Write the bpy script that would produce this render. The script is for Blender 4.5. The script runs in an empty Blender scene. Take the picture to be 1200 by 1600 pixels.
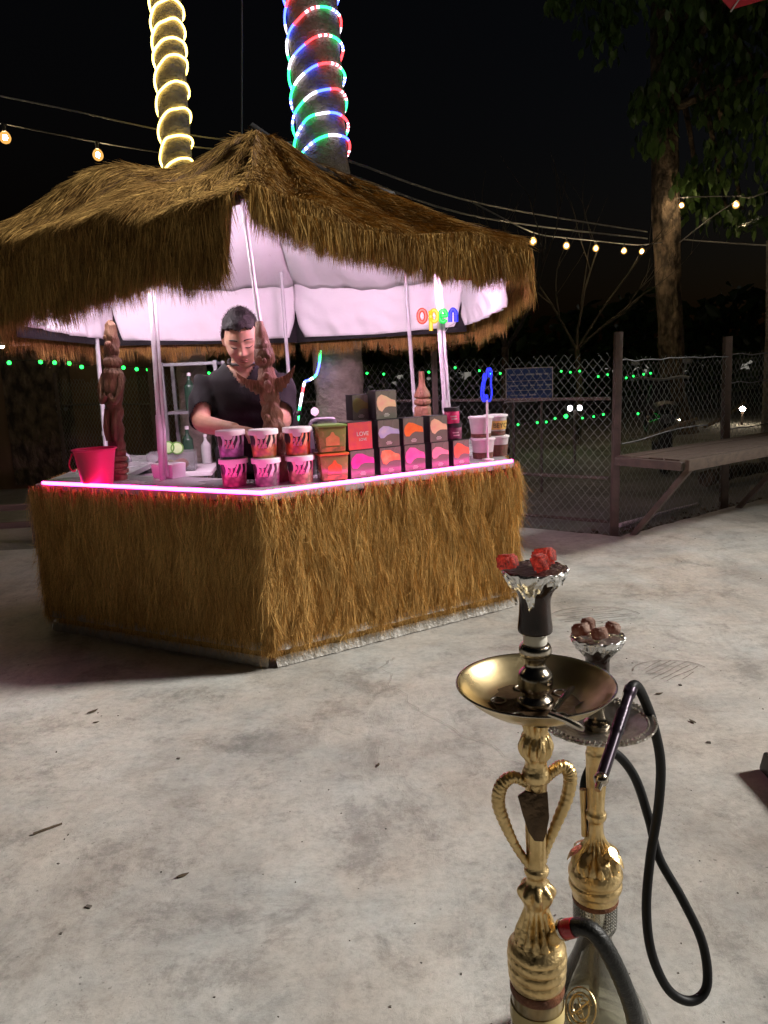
import bpy, bmesh, math, random
import numpy as np
from mathutils import Vector, Matrix, noise as mnoise

random.seed(7)
RNG = np.random.default_rng(7)
SC = bpy.context.scene
COL = SC.collection
PI = math.pi
R = math.radians

# ------------------------------------------------------------------ camera
cam_d = bpy.data.cameras.new("camera")
cam = bpy.data.objects.new("camera", cam_d)
COL.objects.link(cam)
pitch, roll = R(10.5), R(2.4)
fw = Vector((0, math.cos(pitch), -math.sin(pitch)))
r0 = Vector((1, 0, 0))
u0 = r0.cross(fw)
rt = math.cos(roll) * r0 - math.sin(roll) * u0
up = math.sin(roll) * r0 + math.cos(roll) * u0
m = Matrix((rt, up, -fw)).transposed().to_4x4()
m.translation = Vector((0, 0, 1.2))
cam.matrix_world = m
cam_d.sensor_fit = 'VERTICAL'
cam_d.sensor_height = 24.0
cam_d.lens = 24.0 * 1202 / 1600
cam_d.clip_start = 0.05
cam_d.clip_end = 500
SC.camera = cam

# ------------------------------------------------------------------ night sky, key light, exposure
world = bpy.data.worlds.new("World")
SC.world = world
world.use_nodes = True
wn = world.node_tree.nodes
bg = wn["Background"]
sky = wn.new("ShaderNodeTexSky")
sky.sky_type = 'NISHITA'
sky.sun_disc = False
sky.sun_elevation = R(-4)
sky.sun_rotation = R(100)
world.node_tree.links.new(sky.outputs[0], bg.inputs[0])
bg.inputs[1].default_value = 0.1

sun_d = bpy.data.lights.new("sun", 'SUN')
sun_d.energy = 4.8
sun_d.angle = R(9)
sun_d.color = (1.0, 0.96, 0.90)
sun = bpy.data.objects.new("sun", sun_d)
COL.objects.link(sun)
sel, saz = R(33), R(6)          # light comes from +x, a little from beyond the bar
sdir = Vector((math.cos(sel) * math.cos(saz), math.cos(sel) * math.sin(saz), math.sin(sel)))
sun.rotation_euler = sdir.to_track_quat('Z', 'Y').to_euler()
sun.location = sdir * 30

SC.view_settings.view_transform = 'Standard'
SC.view_settings.look = 'None'
SC.view_settings.exposure = 0.12
SC.view_settings.gamma = 1.0
SC.cycles.max_bounces = 7
SC.cycles.diffuse_bounces = 3
SC.cycles.glossy_bounces = 3
SC.cycles.transmission_bounces = 7
SC.cycles.use_adaptive_sampling = True
SC.cycles.adaptive_threshold = 0.015
SC.cycles.sample_clamp_indirect = 6.0

# ------------------------------------------------------------------ helpers
def V(*a):
    return Vector(a)

def link(o, parent=None):
    COL.objects.link(o)
    if parent is not None:
        o.parent = parent
    return o

def tag(o, label, cat, group=None, kind=None):
    o["label"] = label
    if cat:
        o["category"] = cat
    if group:
        o["group"] = group
    if kind:
        o["kind"] = kind
    return o

def thing(name, label, cat, loc=(0, 0, 0), rz=0.0, group=None):
    o = bpy.data.objects.new(name, None)
    o.empty_display_size = 0.05
    link(o)
    o.location = loc
    o.rotation_euler = (0, 0, rz)
    return tag(o, label, cat, group)

def structure(o, label=None):
    o["kind"] = "structure"
    if label:
        o["label"] = label
    return o

def copy_tree(o, parent=None):
    c = o.copy()
    COL.objects.link(c)
    if parent is not None:
        c.parent = parent
    for ch in list(o.children):
        copy_tree(ch, c)
    return c

def npmesh(name, verts, quads, mat, parent=None, smooth=False, tris=None):
    me = bpy.data.meshes.new(name)
    verts = np.asarray(verts, dtype=np.float32)
    nq = len(quads)
    nt = 0 if tris is None else len(tris)
    me.vertices.add(len(verts))
    me.vertices.foreach_set("co", verts.ravel())
    idx = np.asarray(quads, dtype=np.int32).ravel()
    ls = np.arange(nq, dtype=np.int32) * 4
    if nt:
        idx = np.concatenate([idx, np.asarray(tris, dtype=np.int32).ravel()])
        ls = np.concatenate([ls, nq * 4 + np.arange(nt, dtype=np.int32) * 3])
    me.loops.add(len(idx))
    me.loops.foreach_set("vertex_index", idx)
    me.polygons.add(nq + nt)
    me.polygons.foreach_set("loop_start", ls)
    me.update(calc_edges=True)
    me.validate()
    if smooth:
        me.polygons.foreach_set("use_smooth", np.ones(nq + nt, dtype=bool))
    me.materials.append(mat)
    return link(bpy.data.objects.new(name, me), parent)

def frame_of(d):
    d = Vector(d).normalized()
    a = Vector((0, 0, 1)) if abs(d.z) < 0.9 else Vector((1, 0, 0))
    x = d.cross(a).normalized()
    y = d.cross(x).normalized()
    return x, y

class MB:
    def __init__(s):
        s.v = []
        s.f = []
    def quad(s, a, b, c, d):
        n = len(s.v)
        s.v += [Vector(a), Vector(b), Vector(c), Vector(d)]
        s.f.append((n, n + 1, n + 2, n + 3))
        return s
    def poly(s, pts):
        n = len(s.v)
        s.v += [Vector(p) for p in pts]
        s.f.append(tuple(range(n, n + len(pts))))
        return s
    def box(s, c, size, rz=0.0, M=None, taper=1.0):
        c = Vector(c)
        sx, sy, sz = [q / 2 for q in size]
        n = len(s.v)
        rot = M if M is not None else Matrix.Rotation(rz, 3, 'Z')
        for z in (-1, 1):
            k = taper if z < 0 else 1.0
            for x, y in ((-1, -1), (1, -1), (1, 1), (-1, 1)):
                s.v.append(c + rot @ Vector((x * sx * k, y * sy * k, z * sz)))
        s.f += [tuple(n + i for i in q) for q in ((3, 2, 1, 0), (4, 5, 6, 7), (0, 1, 5, 4), (1, 2, 6, 5), (2, 3, 7, 6), (3, 0, 4, 7))]
        return s
    def bar(s, a, b, w, h, upv=(0, 0, 1)):
        a, b = Vector(a), Vector(b)
        d = (b - a).normalized()
        x = d.cross(Vector(upv))
        if x.length < 1e-4:
            x = d.cross(Vector((1, 0, 0)))
        x.normalize()
        y = x.cross(d).normalized()
        n = len(s.v)
        for p in (a, b):
            for i, j in ((-1, -1), (1, -1), (1, 1), (-1, 1)):
                s.v.append(p + x * (i * w / 2) + y * (j * h / 2))
        s.f += [tuple(n + i for i in q) for q in ((3, 2, 1, 0), (4, 5, 6, 7), (0, 1, 5, 4), (1, 2, 6, 5), (2, 3, 7, 6), (3, 0, 4, 7))]
        return s
    def rings(s, rings, cap=True, close=False):
        n0 = len(s.v)
        k = len(rings[0])
        for rg in rings:
            s.v += [Vector(p) for p in rg]
        nr = len(rings)
        for i in range(nr if close else nr - 1):
            a0 = n0 + i * k
            b0 = n0 + ((i + 1) % nr) * k
            for j in range(k):
                j2 = (j + 1) % k
                s.f.append((a0 + j, a0 + j2, b0 + j2, b0 + j))
        if cap and not close:
            s.f.append(tuple(n0 + j for j in reversed(range(k))))
            s.f.append(tuple(n0 + (nr - 1) * k + j for j in range(k)))
        return s
    def tube(s, pts, rad, n=8, cap=True, close=False):
        pts = [Vector(p) for p in pts]
        if not hasattr(rad, '__len__'):
            rad = [rad] * len(pts)
        rgs = []
        px = None
        for i, p in enumerate(pts):
            if close:
                d = pts[(i + 1) % len(pts)] - pts[i - 1]
            else:
                d = pts[min(i + 1, len(pts) - 1)] - pts[max(i - 1, 0)]
            d.normalize()
            if px is None:
                px, _ = frame_of(d)
            else:
                px = (px - d * px.dot(d))
                if px.length < 1e-5:
                    px, _ = frame_of(d)
                px.normalize()
            py = d.cross(px)
            rgs.append([p + (px * math.cos(t) + py * math.sin(t)) * rad[i] for t in [2 * PI * j / n for j in range(n)]])
        return s.rings(rgs, cap, close)
    def lathe(s, prof, c=(0, 0, 0), n=28, cap=True, mod=None):
        c = Vector(c)
        rgs = []
        for (r_, z) in prof:
            rg = []
            for j in range(n):
                t = 2 * PI * j / n
                q = r_ if mod is None else r_ * mod(t, z)
                rg.append(c + Vector((q * math.cos(t), q * math.sin(t), z)))
            rgs.append(rg)
        return s.rings(rgs, cap)
    def ell(s, c, rad, n=12, m_=8, M=None):
        c = Vector(c)
        rot = M if M is not None else Matrix.Identity(3)
        rgs = []
        for i in range(1, m_):
            ph = PI * i / m_
            rgs.append([c + rot @ Vector((rad[0] * math.sin(ph) * math.cos(2 * PI * j / n), rad[1] * math.sin(ph) * math.sin(2 * PI * j / n), -rad[2] * math.cos(ph))) for j in range(n)])
        return s.rings(rgs, True)
    def build(s, name, mat, parent=None, smooth=True, bevel=0.0, angle=40):
        me = bpy.data.meshes.new(name)
        me.from_pydata([tuple(p) for p in s.v], [], s.f)
        if bevel > 0:
            bm = bmesh.new()
            bm.from_mesh(me)
            bmesh.ops.recalc_face_normals(bm, faces=bm.faces)
            bmesh.ops.bevel(bm, geom=list(bm.edges), offset=bevel, segments=2, affect='EDGES', profile=0.6)
            bm.to_mesh(me)
            bm.free()
        me.update()
        if smooth:
            me.polygons.foreach_set("use_smooth", [True] * len(me.polygons))
            try:
                me.set_sharp_from_angle(angle=R(angle))
            except Exception:
                pass
        me.materials.append(mat)
        return link(bpy.data.objects.new(name, me), parent)

def smooth_path(pts, sub=6):
    pts = [Vector(p) for p in pts]
    out = []
    for i in range(len(pts) - 1):
        p0 = pts[max(i - 1, 0)]; p1 = pts[i]; p2 = pts[i + 1]; p3 = pts[min(i + 2, len(pts) - 1)]
        for k in range(sub):
            t = k / sub
            out.append(0.5 * ((2 * p1) + (p2 - p0) * t + (2 * p0 - 5 * p1 + 4 * p2 - p3) * t * t + (3 * p1 - p0 - 3 * p2 + p3) * t ** 3))
    out.append(pts[-1])
    return out

# ------------------------------------------------------------------ materials
def mat(name, c1, c2=None, rough=0.6, metal=0.0, scale=12.0, stretch=(1, 1, 1), bump=0.0, bscale=None, bdist=0.01,
        emit=None, estr=0.0, trans=0.0, island=0.0, coat=0.0, rvar=0.12, spec=0.5, contrast=0.25, alpha=1.0, sss=0.0, ior=1.45, trl=0.0):
    mt = bpy.data.materials.new(name)
    mt.use_nodes = True
    nt = mt.node_tree
    N, L = nt.nodes, nt.links
    b = N["Principled BSDF"]
    c2 = c2 or tuple(q * 0.7 for q in c1)
    tc = N.new("ShaderNodeTexCoord")
    mp = N.new("ShaderNodeMapping")
    mp.inputs["Scale"].default_value = stretch
    L.new(tc.outputs["Object"], mp.inputs[0])
    nz = N.new("ShaderNodeTexNoise")
    nz.inputs["Scale"].default_value = scale
    nz.inputs["Detail"].default_value = 6
    L.new(mp.outputs[0], nz.inputs["Vector"])
    rp = N.new("ShaderNodeValToRGB")
    rp.color_ramp.elements[0].position = 0.5 - contrast
    rp.color_ramp.elements[1].position = 0.5 + contrast
    rp.color_ramp.elements[0].color = (*c1, 1)
    rp.color_ramp.elements[1].color = (*c2, 1)
    L.new(nz.outputs["Fac"], rp.inputs[0])
    colout = rp.outputs[0]
    if island > 0:
        g = N.new("ShaderNodeNewGeometry")
        hs = N.new("ShaderNodeHueSaturation")
        mr = N.new("ShaderNodeMapRange")
        mr.inputs["To Min"].default_value = 1 - island
        mr.inputs["To Max"].default_value = 1 + island
        L.new(g.outputs["Random Per Island"], mr.inputs[0])
        L.new(mr.outputs[0], hs.inputs["Value"])
        L.new(colout, hs.inputs["Color"])
        colout = hs.outputs[0]
    L.new(colout, b.inputs["Base Color"])
    rr = N.new("ShaderNodeMapRange")
    rr.inputs["To Min"].default_value = max(0.02, rough - rvar)
    rr.inputs["To Max"].default_value = min(1, rough + rvar)
    L.new(nz.outputs["Fac"], rr.inputs[0])
    L.new(rr.outputs[0], b.inputs["Roughness"])
    b.inputs["Metallic"].default_value = metal
    b.inputs["Specular IOR Level"].default_value = spec
    b.inputs["IOR"].default_value = ior
    if trans:
        b.inputs["Transmission Weight"].default_value = trans
    if coat:
        b.inputs["Coat Weight"].default_value = coat
        b.inputs["Coat Roughness"].default_value = 0.1
    if alpha < 1:
        b.inputs["Alpha"].default_value = alpha
    if sss:
        b.inputs["Subsurface Weight"].default_value = sss
        b.inputs["Subsurface Radius"].default_value = (0.02, 0.008, 0.004)
        b.inputs["Subsurface Scale"].default_value = 0.3
    if emit:
        b.inputs["Emission Color"].default_value = (*emit, 1)
        b.inputs["Emission Strength"].default_value = estr
    if bump > 0:
        n2 = N.new("ShaderNodeTexNoise")
        n2.inputs["Scale"].default_value = bscale or scale * 3
        n2.inputs["Detail"].default_value = 8
        L.new(mp.outputs[0], n2.inputs["Vector"])
        bp = N.new("ShaderNodeBump")
        bp.inputs["Strength"].default_value = bump
        bp.inputs["Distance"].default_value = bdist
        L.new(n2.outputs["Fac"], bp.inputs["Height"])
        L.new(bp.outputs[0], b.inputs["Normal"])
    if trl > 0:
        out = N["Material Output"]
        tl = N.new("ShaderNodeBsdfTranslucent")
        L.new(colout, tl.inputs[0])
        mx = N.new("ShaderNodeMixShader")
        mx.inputs[0].default_value = trl
        L.new(b.outputs[0], mx.inputs[1])
        L.new(tl.outputs[0], mx.inputs[2])
        L.new(mx.outputs[0], out.inputs[0])
    return mt

def emat(name, col, strength):
    mt = bpy.data.materials.new(name)
    mt.use_nodes = True
    N, L = mt.node_tree.nodes, mt.node_tree.links
    b = N["Principled BSDF"]
    b.inputs["Base Color"].default_value = (*[min(1, 0.3 + 0.7 * c) for c in col], 1)
    b.inputs["Emission Color"].default_value = (*col, 1)
    b.inputs["Emission Strength"].default_value = strength
    return mt

def concrete_mat():
    mt = bpy.data.materials.new("trowelled_concrete")
    mt.use_nodes = True
    N, L = mt.node_tree.nodes, mt.node_tree.links
    b = N["Principled BSDF"]
    tc = N.new("ShaderNodeTexCoord")
    def noise(scale, detail=8, rough=0.6, stretch=None, rot=0.0, dist=0.0):
        mp = N.new("ShaderNodeMapping")
        mp.inputs["Scale"].default_value = stretch or (1, 1, 1)
        mp.inputs["Rotation"].default_value = (0, 0, rot)
        L.new(tc.outputs["Object"], mp.inputs[0])
        n = N.new("ShaderNodeTexNoise")
        n.inputs["Scale"].default_value = scale
        n.inputs["Detail"].default_value = detail
        n.inputs["Roughness"].default_value = rough
        n.inputs["Distortion"].default_value = dist
        L.new(mp.outputs[0], n.inputs["Vector"])
        return n.outputs["Fac"]
    def ramp(src, stops):
        r_ = N.new("ShaderNodeValToRGB")
        els = r_.color_ramp.elements
        while len(els) < len(stops):
            els.new(0.5)
        for e, (p, c) in zip(els, stops):
            e.position = p
            e.color = (c, c, c, 1) if not hasattr(c, '__len__') else (*c, 1)
        L.new(src, r_.inputs[0])
        return r_.outputs[0]
    def mix(fac, a, bb, mode='MIX'):
        mx = N.new("ShaderNodeMixRGB")
        mx.blend_type = mode
        for i, q in ((0, fac), (1, a), (2, bb)):
            if hasattr(q, 'default_value'):
                L.new(q, mx.inputs[i])
            else:
                mx.inputs[i].default_value = q if i == 0 else (*q, 1)
        return mx.outputs[0]
    big = noise(1.0, 14, 0.66, dist=0.25)
    col = ramp(big, [(0.30, (0.24, 0.23, 0.215)), (0.42, (0.38, 0.365, 0.34)), (0.52, (0.48, 0.465, 0.435)), (0.66, (0.57, 0.56, 0.53))])
    # trowel strokes in two directions, chosen by a slow noise
    st1 = ramp(noise(5.0, 12, 0.72, (0.7, 1.5, 1), R(28), 0.5), [(0.36, 0.62), (0.50, 0.98), (0.66, 1.10)])
    st2 = ramp(noise(5.5, 12, 0.72, (1.5, 0.75, 1), R(-30), 0.5), [(0.36, 0.62), (0.50, 0.98), (0.66, 1.10)])
    sel_ = ramp(noise(0.7, 3, 0.5), [(0.45, 0.0), (0.56, 1.0)])
    streak = mix(sel_, st1, st2)
    col = mix(0.5, col, streak, 'MULTIPLY')
    # blotches of grey cement slurry
    blot = ramp(noise(3.0, 14, 0.82, dist=0.2), [(0.40, 0.45), (0.48, 0.98), (0.72, 1.10)])
    col = mix(0.55, col, blot, 'MULTIPLY')
    tone = ramp(noise(1.4, 8, 0.7), [(0.38, (0.92, 0.96, 0.97)), (0.62, (1.05, 0.99, 0.93))])
    col = mix(1.0, col, tone, 'MULTIPLY')
    fine = ramp(noise(38, 10, 0.8), [(0.32, 0.62), (0.52, 1.0), (0.66, 1.15)])
    col = mix(0.65, col, fine, 'MULTIPLY')
    speck = ramp(noise(75, 3, 0.5), [(0.28, 0.2), (0.34, 1.0)])
    patchy = ramp(noise(1.9, 5, 0.6), [(0.46, 0.0), (0.62, 0.6)])
    col = mix(patchy, col, mix(1.0, col, speck, 'MULTIPLY'))
    rust = ramp(noise(0.8, 6, 0.6, dist=0.5), [(0.54, 0.0), (0.70, 0.5)])
    col = mix(rust, col, mix(1.0, col, (1.08, 0.90, 0.80), 'MULTIPLY'))
    L.new(col, b.inputs["Base Color"])
    rg = ramp(noise(3.0, 8, 0.7), [(0.3, 0.42), (0.7, 0.75)])
    L.new(rg, b.inputs["Roughness"])
    b.inputs["Specular IOR Level"].default_value = 0.35
    bp = N.new("ShaderNodeBump")
    bp.inputs["Strength"].default_value = 0.32
    bp.inputs["Distance"].default_value = 0.012
    hh = mix(0.5, streak, mix(0.5, fine, ramp(big, [(0.3, 0.0), (0.7, 1.0)])))
    L.new(hh, bp.inputs["Height"])
    L.new(bp.outputs[0], b.inputs["Normal"])
    return mt

M = {}
M['concrete'] = concrete_mat()
M['soil'] = mat('dark_soil', (0.12, 0.118, 0.10), (0.28, 0.275, 0.25), 0.9, scale=1.6, bump=0.8, bscale=14, bdist=0.04, contrast=0.2)
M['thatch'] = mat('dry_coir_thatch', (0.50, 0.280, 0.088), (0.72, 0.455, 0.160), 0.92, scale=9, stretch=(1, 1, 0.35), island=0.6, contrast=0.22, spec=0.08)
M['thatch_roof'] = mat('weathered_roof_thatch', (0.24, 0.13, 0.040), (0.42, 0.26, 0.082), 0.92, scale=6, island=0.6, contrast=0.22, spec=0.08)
M['backing'] = mat('thatch_backing_mat', (0.13, 0.07, 0.03), (0.22, 0.12, 0.05), 0.9, scale=40, stretch=(1, 1, 0.25), bump=0.8, bscale=160, bdist=0.01)
M['fabric'] = mat('white_tent_fabric', (0.78, 0.76, 0.78), (0.86, 0.85, 0.87), 0.7, scale=2.5, bump=0.45, bscale=6, bdist=0.035, trl=0.08, rvar=0.05)
M['black_cloth'] = mat('black_cloth_hem', (0.012, 0.012, 0.014), (0.03, 0.028, 0.03), 0.8, scale=20, bump=0.3)
M['white_metal'] = mat('white_painted_tube', (0.56, 0.55, 0.57), (0.46, 0.45, 0.47), 0.4, scale=14)
M['grey_metal'] = mat('grey_steel', (0.30, 0.31, 0.32), (0.22, 0.22, 0.23), 0.4, 0.7, scale=18)
M['plastic_hem'] = mat('crinkled_clear_plastic', (0.62, 0.60, 0.56), (0.40, 0.37, 0.32), 0.25, scale=24, bump=1.0, bscale=60, bdist=0.01, coat=0.4)
M['counter_top'] = mat('grey_laminate', (0.46, 0.45, 0.47), (0.38, 0.37, 0.39), 0.28, scale=6)
M['panel_wood'] = mat('dark_plywood', (0.10, 0.06, 0.035), (0.16, 0.10, 0.06), 0.8, scale=10, stretch=(1, 1, 0.2))
M['led_pink'] = emat('pink_led', (1.0, 0.040, 0.40), 20.0)
M['wood_dark'] = mat('carved_dark_wood', (0.085, 0.042, 0.022), (0.19, 0.095, 0.048), 0.55, scale=18, stretch=(1, 1, 0.4), bump=1.0, bscale=34, bdist=0.02)
M['wood_red'] = mat('carved_reddish_wood', (0.13, 0.055, 0.03), (0.25, 0.11, 0.06), 0.55, scale=14, stretch=(1, 1, 0.4), bump=1.0, bscale=34, bdist=0.02)
M['bark'] = mat('palm_bark', (0.17, 0.145, 0.12), (0.34, 0.30, 0.25), 0.9, scale=9, stretch=(1, 1, 1.6), bump=1.0, bscale=22, bdist=0.03)
M['bark_dark'] = mat('tree_bark', (0.030, 0.022, 0.016), (0.15, 0.11, 0.078), 0.95, scale=9, stretch=(1, 1, 0.6), bump=1.0, bscale=14, bdist=0.10, contrast=0.12)
M['bark_black'] = mat('dark_twig_bark', (0.02, 0.016, 0.012), (0.05, 0.04, 0.03), 0.95, scale=9)
M['leaf'] = mat('leaf_green', (0.045, 0.095, 0.025), (0.085, 0.14, 0.04), 0.35, scale=2, island=0.45, spec=0.6, trl=0.12)
M['gold'] = mat('worn_brass', (0.84, 0.64, 0.33), (0.50, 0.35, 0.15), 0.36, 1.0, scale=30, bump=0.6, bscale=120, bdist=0.0035, contrast=0.3, rvar=0.14)
M['gold_tray'] = mat('tarnished_brass_tray', (0.74, 0.60, 0.34), (0.34, 0.25, 0.12), 0.36, 1.0, scale=11, bump=0.12, bscale=60, bdist=0.002, contrast=0.16, rvar=0.2)
M['silver'] = mat('worn_chrome', (0.55, 0.50, 0.42), (0.30, 0.26, 0.21), 0.2, 1.0, scale=25, bump=0.2, bscale=90, bdist=0.002)
M['dark_silver'] = mat('dark_ornate_silver', (0.66, 0.63, 0.58), (0.28, 0.25, 0.21), 0.34, 1.0, scale=40, bump=0.8, bscale=90, bdist=0.004)
M['foil'] = mat('aluminium_foil', (0.85, 0.85, 0.84), (0.68, 0.68, 0.67), 0.24, 0.95, scale=50, bump=0.8, bscale=70, bdist=0.004)
M['ceramic'] = mat('black_glazed_clay', (0.010, 0.006, 0.005), (0.032, 0.013, 0.009), 0.22, scale=10, stretch=(1, 1, 2), coat=0.15, spec=0.35)
M['grommet'] = mat('white_rubber_grommet', (0.70, 0.68, 0.60), (0.55, 0.52, 0.45), 0.6, scale=20)
M['ember'] = mat('glowing_coal', (0.30, 0.04, 0.02), (0.12, 0.03, 0.02), 0.9, scale=55, bump=1.0, bscale=90, bdist=0.006, emit=(1.0, 0.06, 0.02), estr=0.16)
def ember_mat():
    mt = bpy.data.materials.new('glowing_coal'); mt.use_nodes = True
    N, L = mt.node_tree.nodes, mt.node_tree.links; b = N['Principled BSDF']
    tc = N.new('ShaderNodeTexCoord'); vo = N.new('ShaderNodeTexNoise'); vo.inputs['Scale'].default_value = 130; vo.inputs['Detail'].default_value = 6
    vo.inputs['Roughness'].default_value = 0.8
    L.new(tc.outputs['Object'], vo.inputs['Vector'])
    r1 = N.new('ShaderNodeValToRGB'); e = r1.color_ramp.elements; e[0].position = 0.40; e[0].color = (0.05, 0.03, 0.03, 1); e[1].position = 0.62; e[1].color = (0.42, 0.07, 0.05, 1)
    L.new(vo.outputs['Fac'], r1.inputs[0]); L.new(r1.outputs[0], b.inputs['Base Color'])
    r2 = N.new('ShaderNodeValToRGB'); e = r2.color_ramp.elements; e[0].position = 0.38; e[0].color = (0.06, 0.004, 0.003, 1); e[1].position = 0.66; e[1].color = (0.65, 0.05, 0.03, 1)
    L.new(vo.outputs['Fac'], r2.inputs[0]); L.new(r2.outputs[0], b.inputs['Emission Color'])
    b.inputs['Emission Strength'].default_value = 0.55; b.inputs['Roughness'].default_value = 0.9
    bp = N.new('ShaderNodeBump'); bp.inputs['Distance'].default_value = 0.006; L.new(vo.outputs['Fac'], bp.inputs['Height']); L.new(bp.outputs[0], b.inputs['Normal'])
    return mt
M['ember'] = ember_mat()
M['ash_coal'] = mat('ashy_coal', (0.30, 0.22, 0.18), (0.13, 0.065, 0.045), 0.95, scale=60, bump=1.0, bscale=100, bdist=0.005, emit=(1.0, 0.1, 0.03), estr=0.02)
M['tobacco'] = mat('dark_scorched_foil', (0.10, 0.05, 0.04), (0.03, 0.018, 0.016), 0.35, 0.5, scale=60, bump=1, bscale=120)
M['hose'] = mat('black_silicone_hose', (0.004, 0.004, 0.005), (0.009, 0.009, 0.010), 0.5, scale=30, spec=0.25)
M['hose_rib'] = mat('black_braided_hose', (0.004, 0.005, 0.004), (0.012, 0.012, 0.011), 0.42, scale=60, bump=0.6, bscale=300, bdist=0.002)
M['red_plastic'] = mat('red_connector', (0.55, 0.02, 0.03), (0.40, 0.012, 0.02), 0.3, scale=20, coat=0.3)
M['glass'] = mat('smoky_glass', (0.93, 0.92, 0.86), (0.86, 0.84, 0.76), 0.06, scale=6, trans=1.0, rvar=0.03)
def thin_glass(name, tint, gloss=0.12, body=0.0, bcol=(0.5, 0.5, 0.5)):
    mt = bpy.data.materials.new(name); mt.use_nodes = True
    N, L = mt.node_tree.nodes, mt.node_tree.links
    out = N['Material Output']; b = N['Principled BSDF']
    tr_ = N.new('ShaderNodeBsdfTransparent'); tr_.inputs[0].default_value = (*tint, 1)
    gl = N.new('ShaderNodeBsdfGlossy'); gl.inputs['Roughness'].default_value = 0.06
    nz = N.new('ShaderNodeTexNoise'); nz.inputs['Scale'].default_value = 9; nz.inputs['Detail'].default_value = 5
    mr = N.new('ShaderNodeMapRange'); mr.inputs['To Min'].default_value = body * 0.3; mr.inputs['To Max'].default_value = body * 1.7
    L.new(nz.outputs['Fac'], mr.inputs[0])
    b.inputs['Base Color'].default_value = (*bcol, 1); b.inputs['Roughness'].default_value = 0.4
    m1 = N.new('ShaderNodeMixShader'); L.new(mr.outputs[0], m1.inputs[0]); L.new(tr_.outputs[0], m1.inputs[1]); L.new(b.outputs[0], m1.inputs[2])
    lw = N.new('ShaderNodeLayerWeight'); lw.inputs[0].default_value = gloss
    m2 = N.new('ShaderNodeMixShader'); L.new(lw.outputs['Fresnel'], m2.inputs[0]); L.new(m1.outputs[0], m2.inputs[1]); L.new(gl.outputs[0], m2.inputs[2])
    L.new(m2.outputs[0], out.inputs[0])
    return mt
M['amber_glass'] = mat('amber_glass', (0.90, 0.74, 0.40), (0.80, 0.60, 0.26), 0.12, scale=6, trans=0.9, rvar=0.05)
M['acrylic'] = mat('frosted_acrylic', (0.80, 0.79, 0.74), (0.66, 0.65, 0.60), 0.25, scale=30, trans=0.6)
M['water'] = mat('hookah_water', (0.82, 0.82, 0.74), (0.76, 0.76, 0.68), 0.03, scale=4, trans=1.0, ior=1.33, rvar=0.02)
M['glass'] = thin_glass('clear_vase_glass', (0.96, 0.96, 0.92), 0.25, 0.16, (0.62, 0.60, 0.52))
M['amber_glass'] = thin_glass('amber_vase_glass', (0.92, 0.80, 0.52), 0.25, 0.45, (0.62, 0.46, 0.20))
M['water'] = thin_glass('vase_water', (0.95, 0.95, 0.90), 0.12, 0.10, (0.60, 0.58, 0.48))
M['rust'] = mat('rusty_rubber_seal', (0.20, 0.07, 0.025), (0.10, 0.035, 0.015), 0.7, scale=40, bump=0.5)
M['skin'] = mat('skin', (0.44, 0.27, 0.185), (0.36, 0.205, 0.135), 0.5, scale=18, bump=0.15, bscale=120, bdist=0.002, sss=0.15, rvar=0.05)
M['lip'] = mat('lip', (0.36, 0.13, 0.10), (0.30, 0.10, 0.08), 0.45, scale=30)
M['hair'] = mat('black_hair', (0.010, 0.009, 0.009), (0.022, 0.020, 0.019), 0.5, scale=40, stretch=(3, 1, 1), bump=0.8, bscale=120, bdist=0.004, spec=0.12)
M['shirt'] = mat('navy_black_cotton', (0.004, 0.0036, 0.0042), (0.008, 0.0072, 0.0080), 0.95, scale=8, bump=0.4, bscale=9, bdist=0.03)
M['trousers'] = mat('dark_trousers', (0.02, 0.02, 0.025), None, 0.9)
M['pink_bucket'] = mat('pink_plastic', (0.74, 0.05, 0.17), (0.66, 0.035, 0.14), 0.4, scale=6, trl=0.2)
M['fence_post'] = mat('rusty_painted_steel', (0.075, 0.06, 0.055), (0.14, 0.10, 0.085), 0.7, 0.1, scale=14, bump=0.5)
M['wire'] = mat('galvanised_wire', (0.36, 0.40, 0.39), (0.24, 0.27, 0.26), 0.5, 0.3, scale=20)
M['cable'] = mat('black_cable', (0.02, 0.02, 0.02), None, 0.6)
M['cable_grey'] = mat('grey_cable', (0.10, 0.10, 0.105), None, 0.6)
M['plank'] = mat('old_plank', (0.075, 0.05, 0.038), (0.15, 0.105, 0.078), 0.85, scale=8, stretch=(0.3, 4, 4), bump=0.6, bscale=40)
M['bulb_warm'] = emat('warm_bulb', (1.0, 0.74, 0.42), 640.0)
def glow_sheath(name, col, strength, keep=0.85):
    """see-through shell whose own emission paints a glow halo around the lamp"""
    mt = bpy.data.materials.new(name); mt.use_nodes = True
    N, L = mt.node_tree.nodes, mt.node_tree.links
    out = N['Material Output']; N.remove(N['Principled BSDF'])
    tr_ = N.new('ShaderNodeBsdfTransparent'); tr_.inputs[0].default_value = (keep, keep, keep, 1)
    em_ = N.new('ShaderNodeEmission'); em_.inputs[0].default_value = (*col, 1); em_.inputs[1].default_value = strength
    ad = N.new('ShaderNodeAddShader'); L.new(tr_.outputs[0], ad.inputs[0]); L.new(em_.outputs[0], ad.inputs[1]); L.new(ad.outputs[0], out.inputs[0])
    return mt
M['bulb_halo'] = glow_sheath('amber_bulb_halo', (1.0, 0.50, 0.12), 0.55)  # emission in the globe paints the amber halo around each bulb
M['socket'] = mat('black_socket', (0.015, 0.015, 0.015), None, 0.5)
M['led_yellow'] = emat('warm_yellow_led', (1.0, 0.72, 0.16), 7.0)
M['led_white'] = emat('cool_white_led_tube', (1.0, 0.86, 0.95), 640.0)
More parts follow.
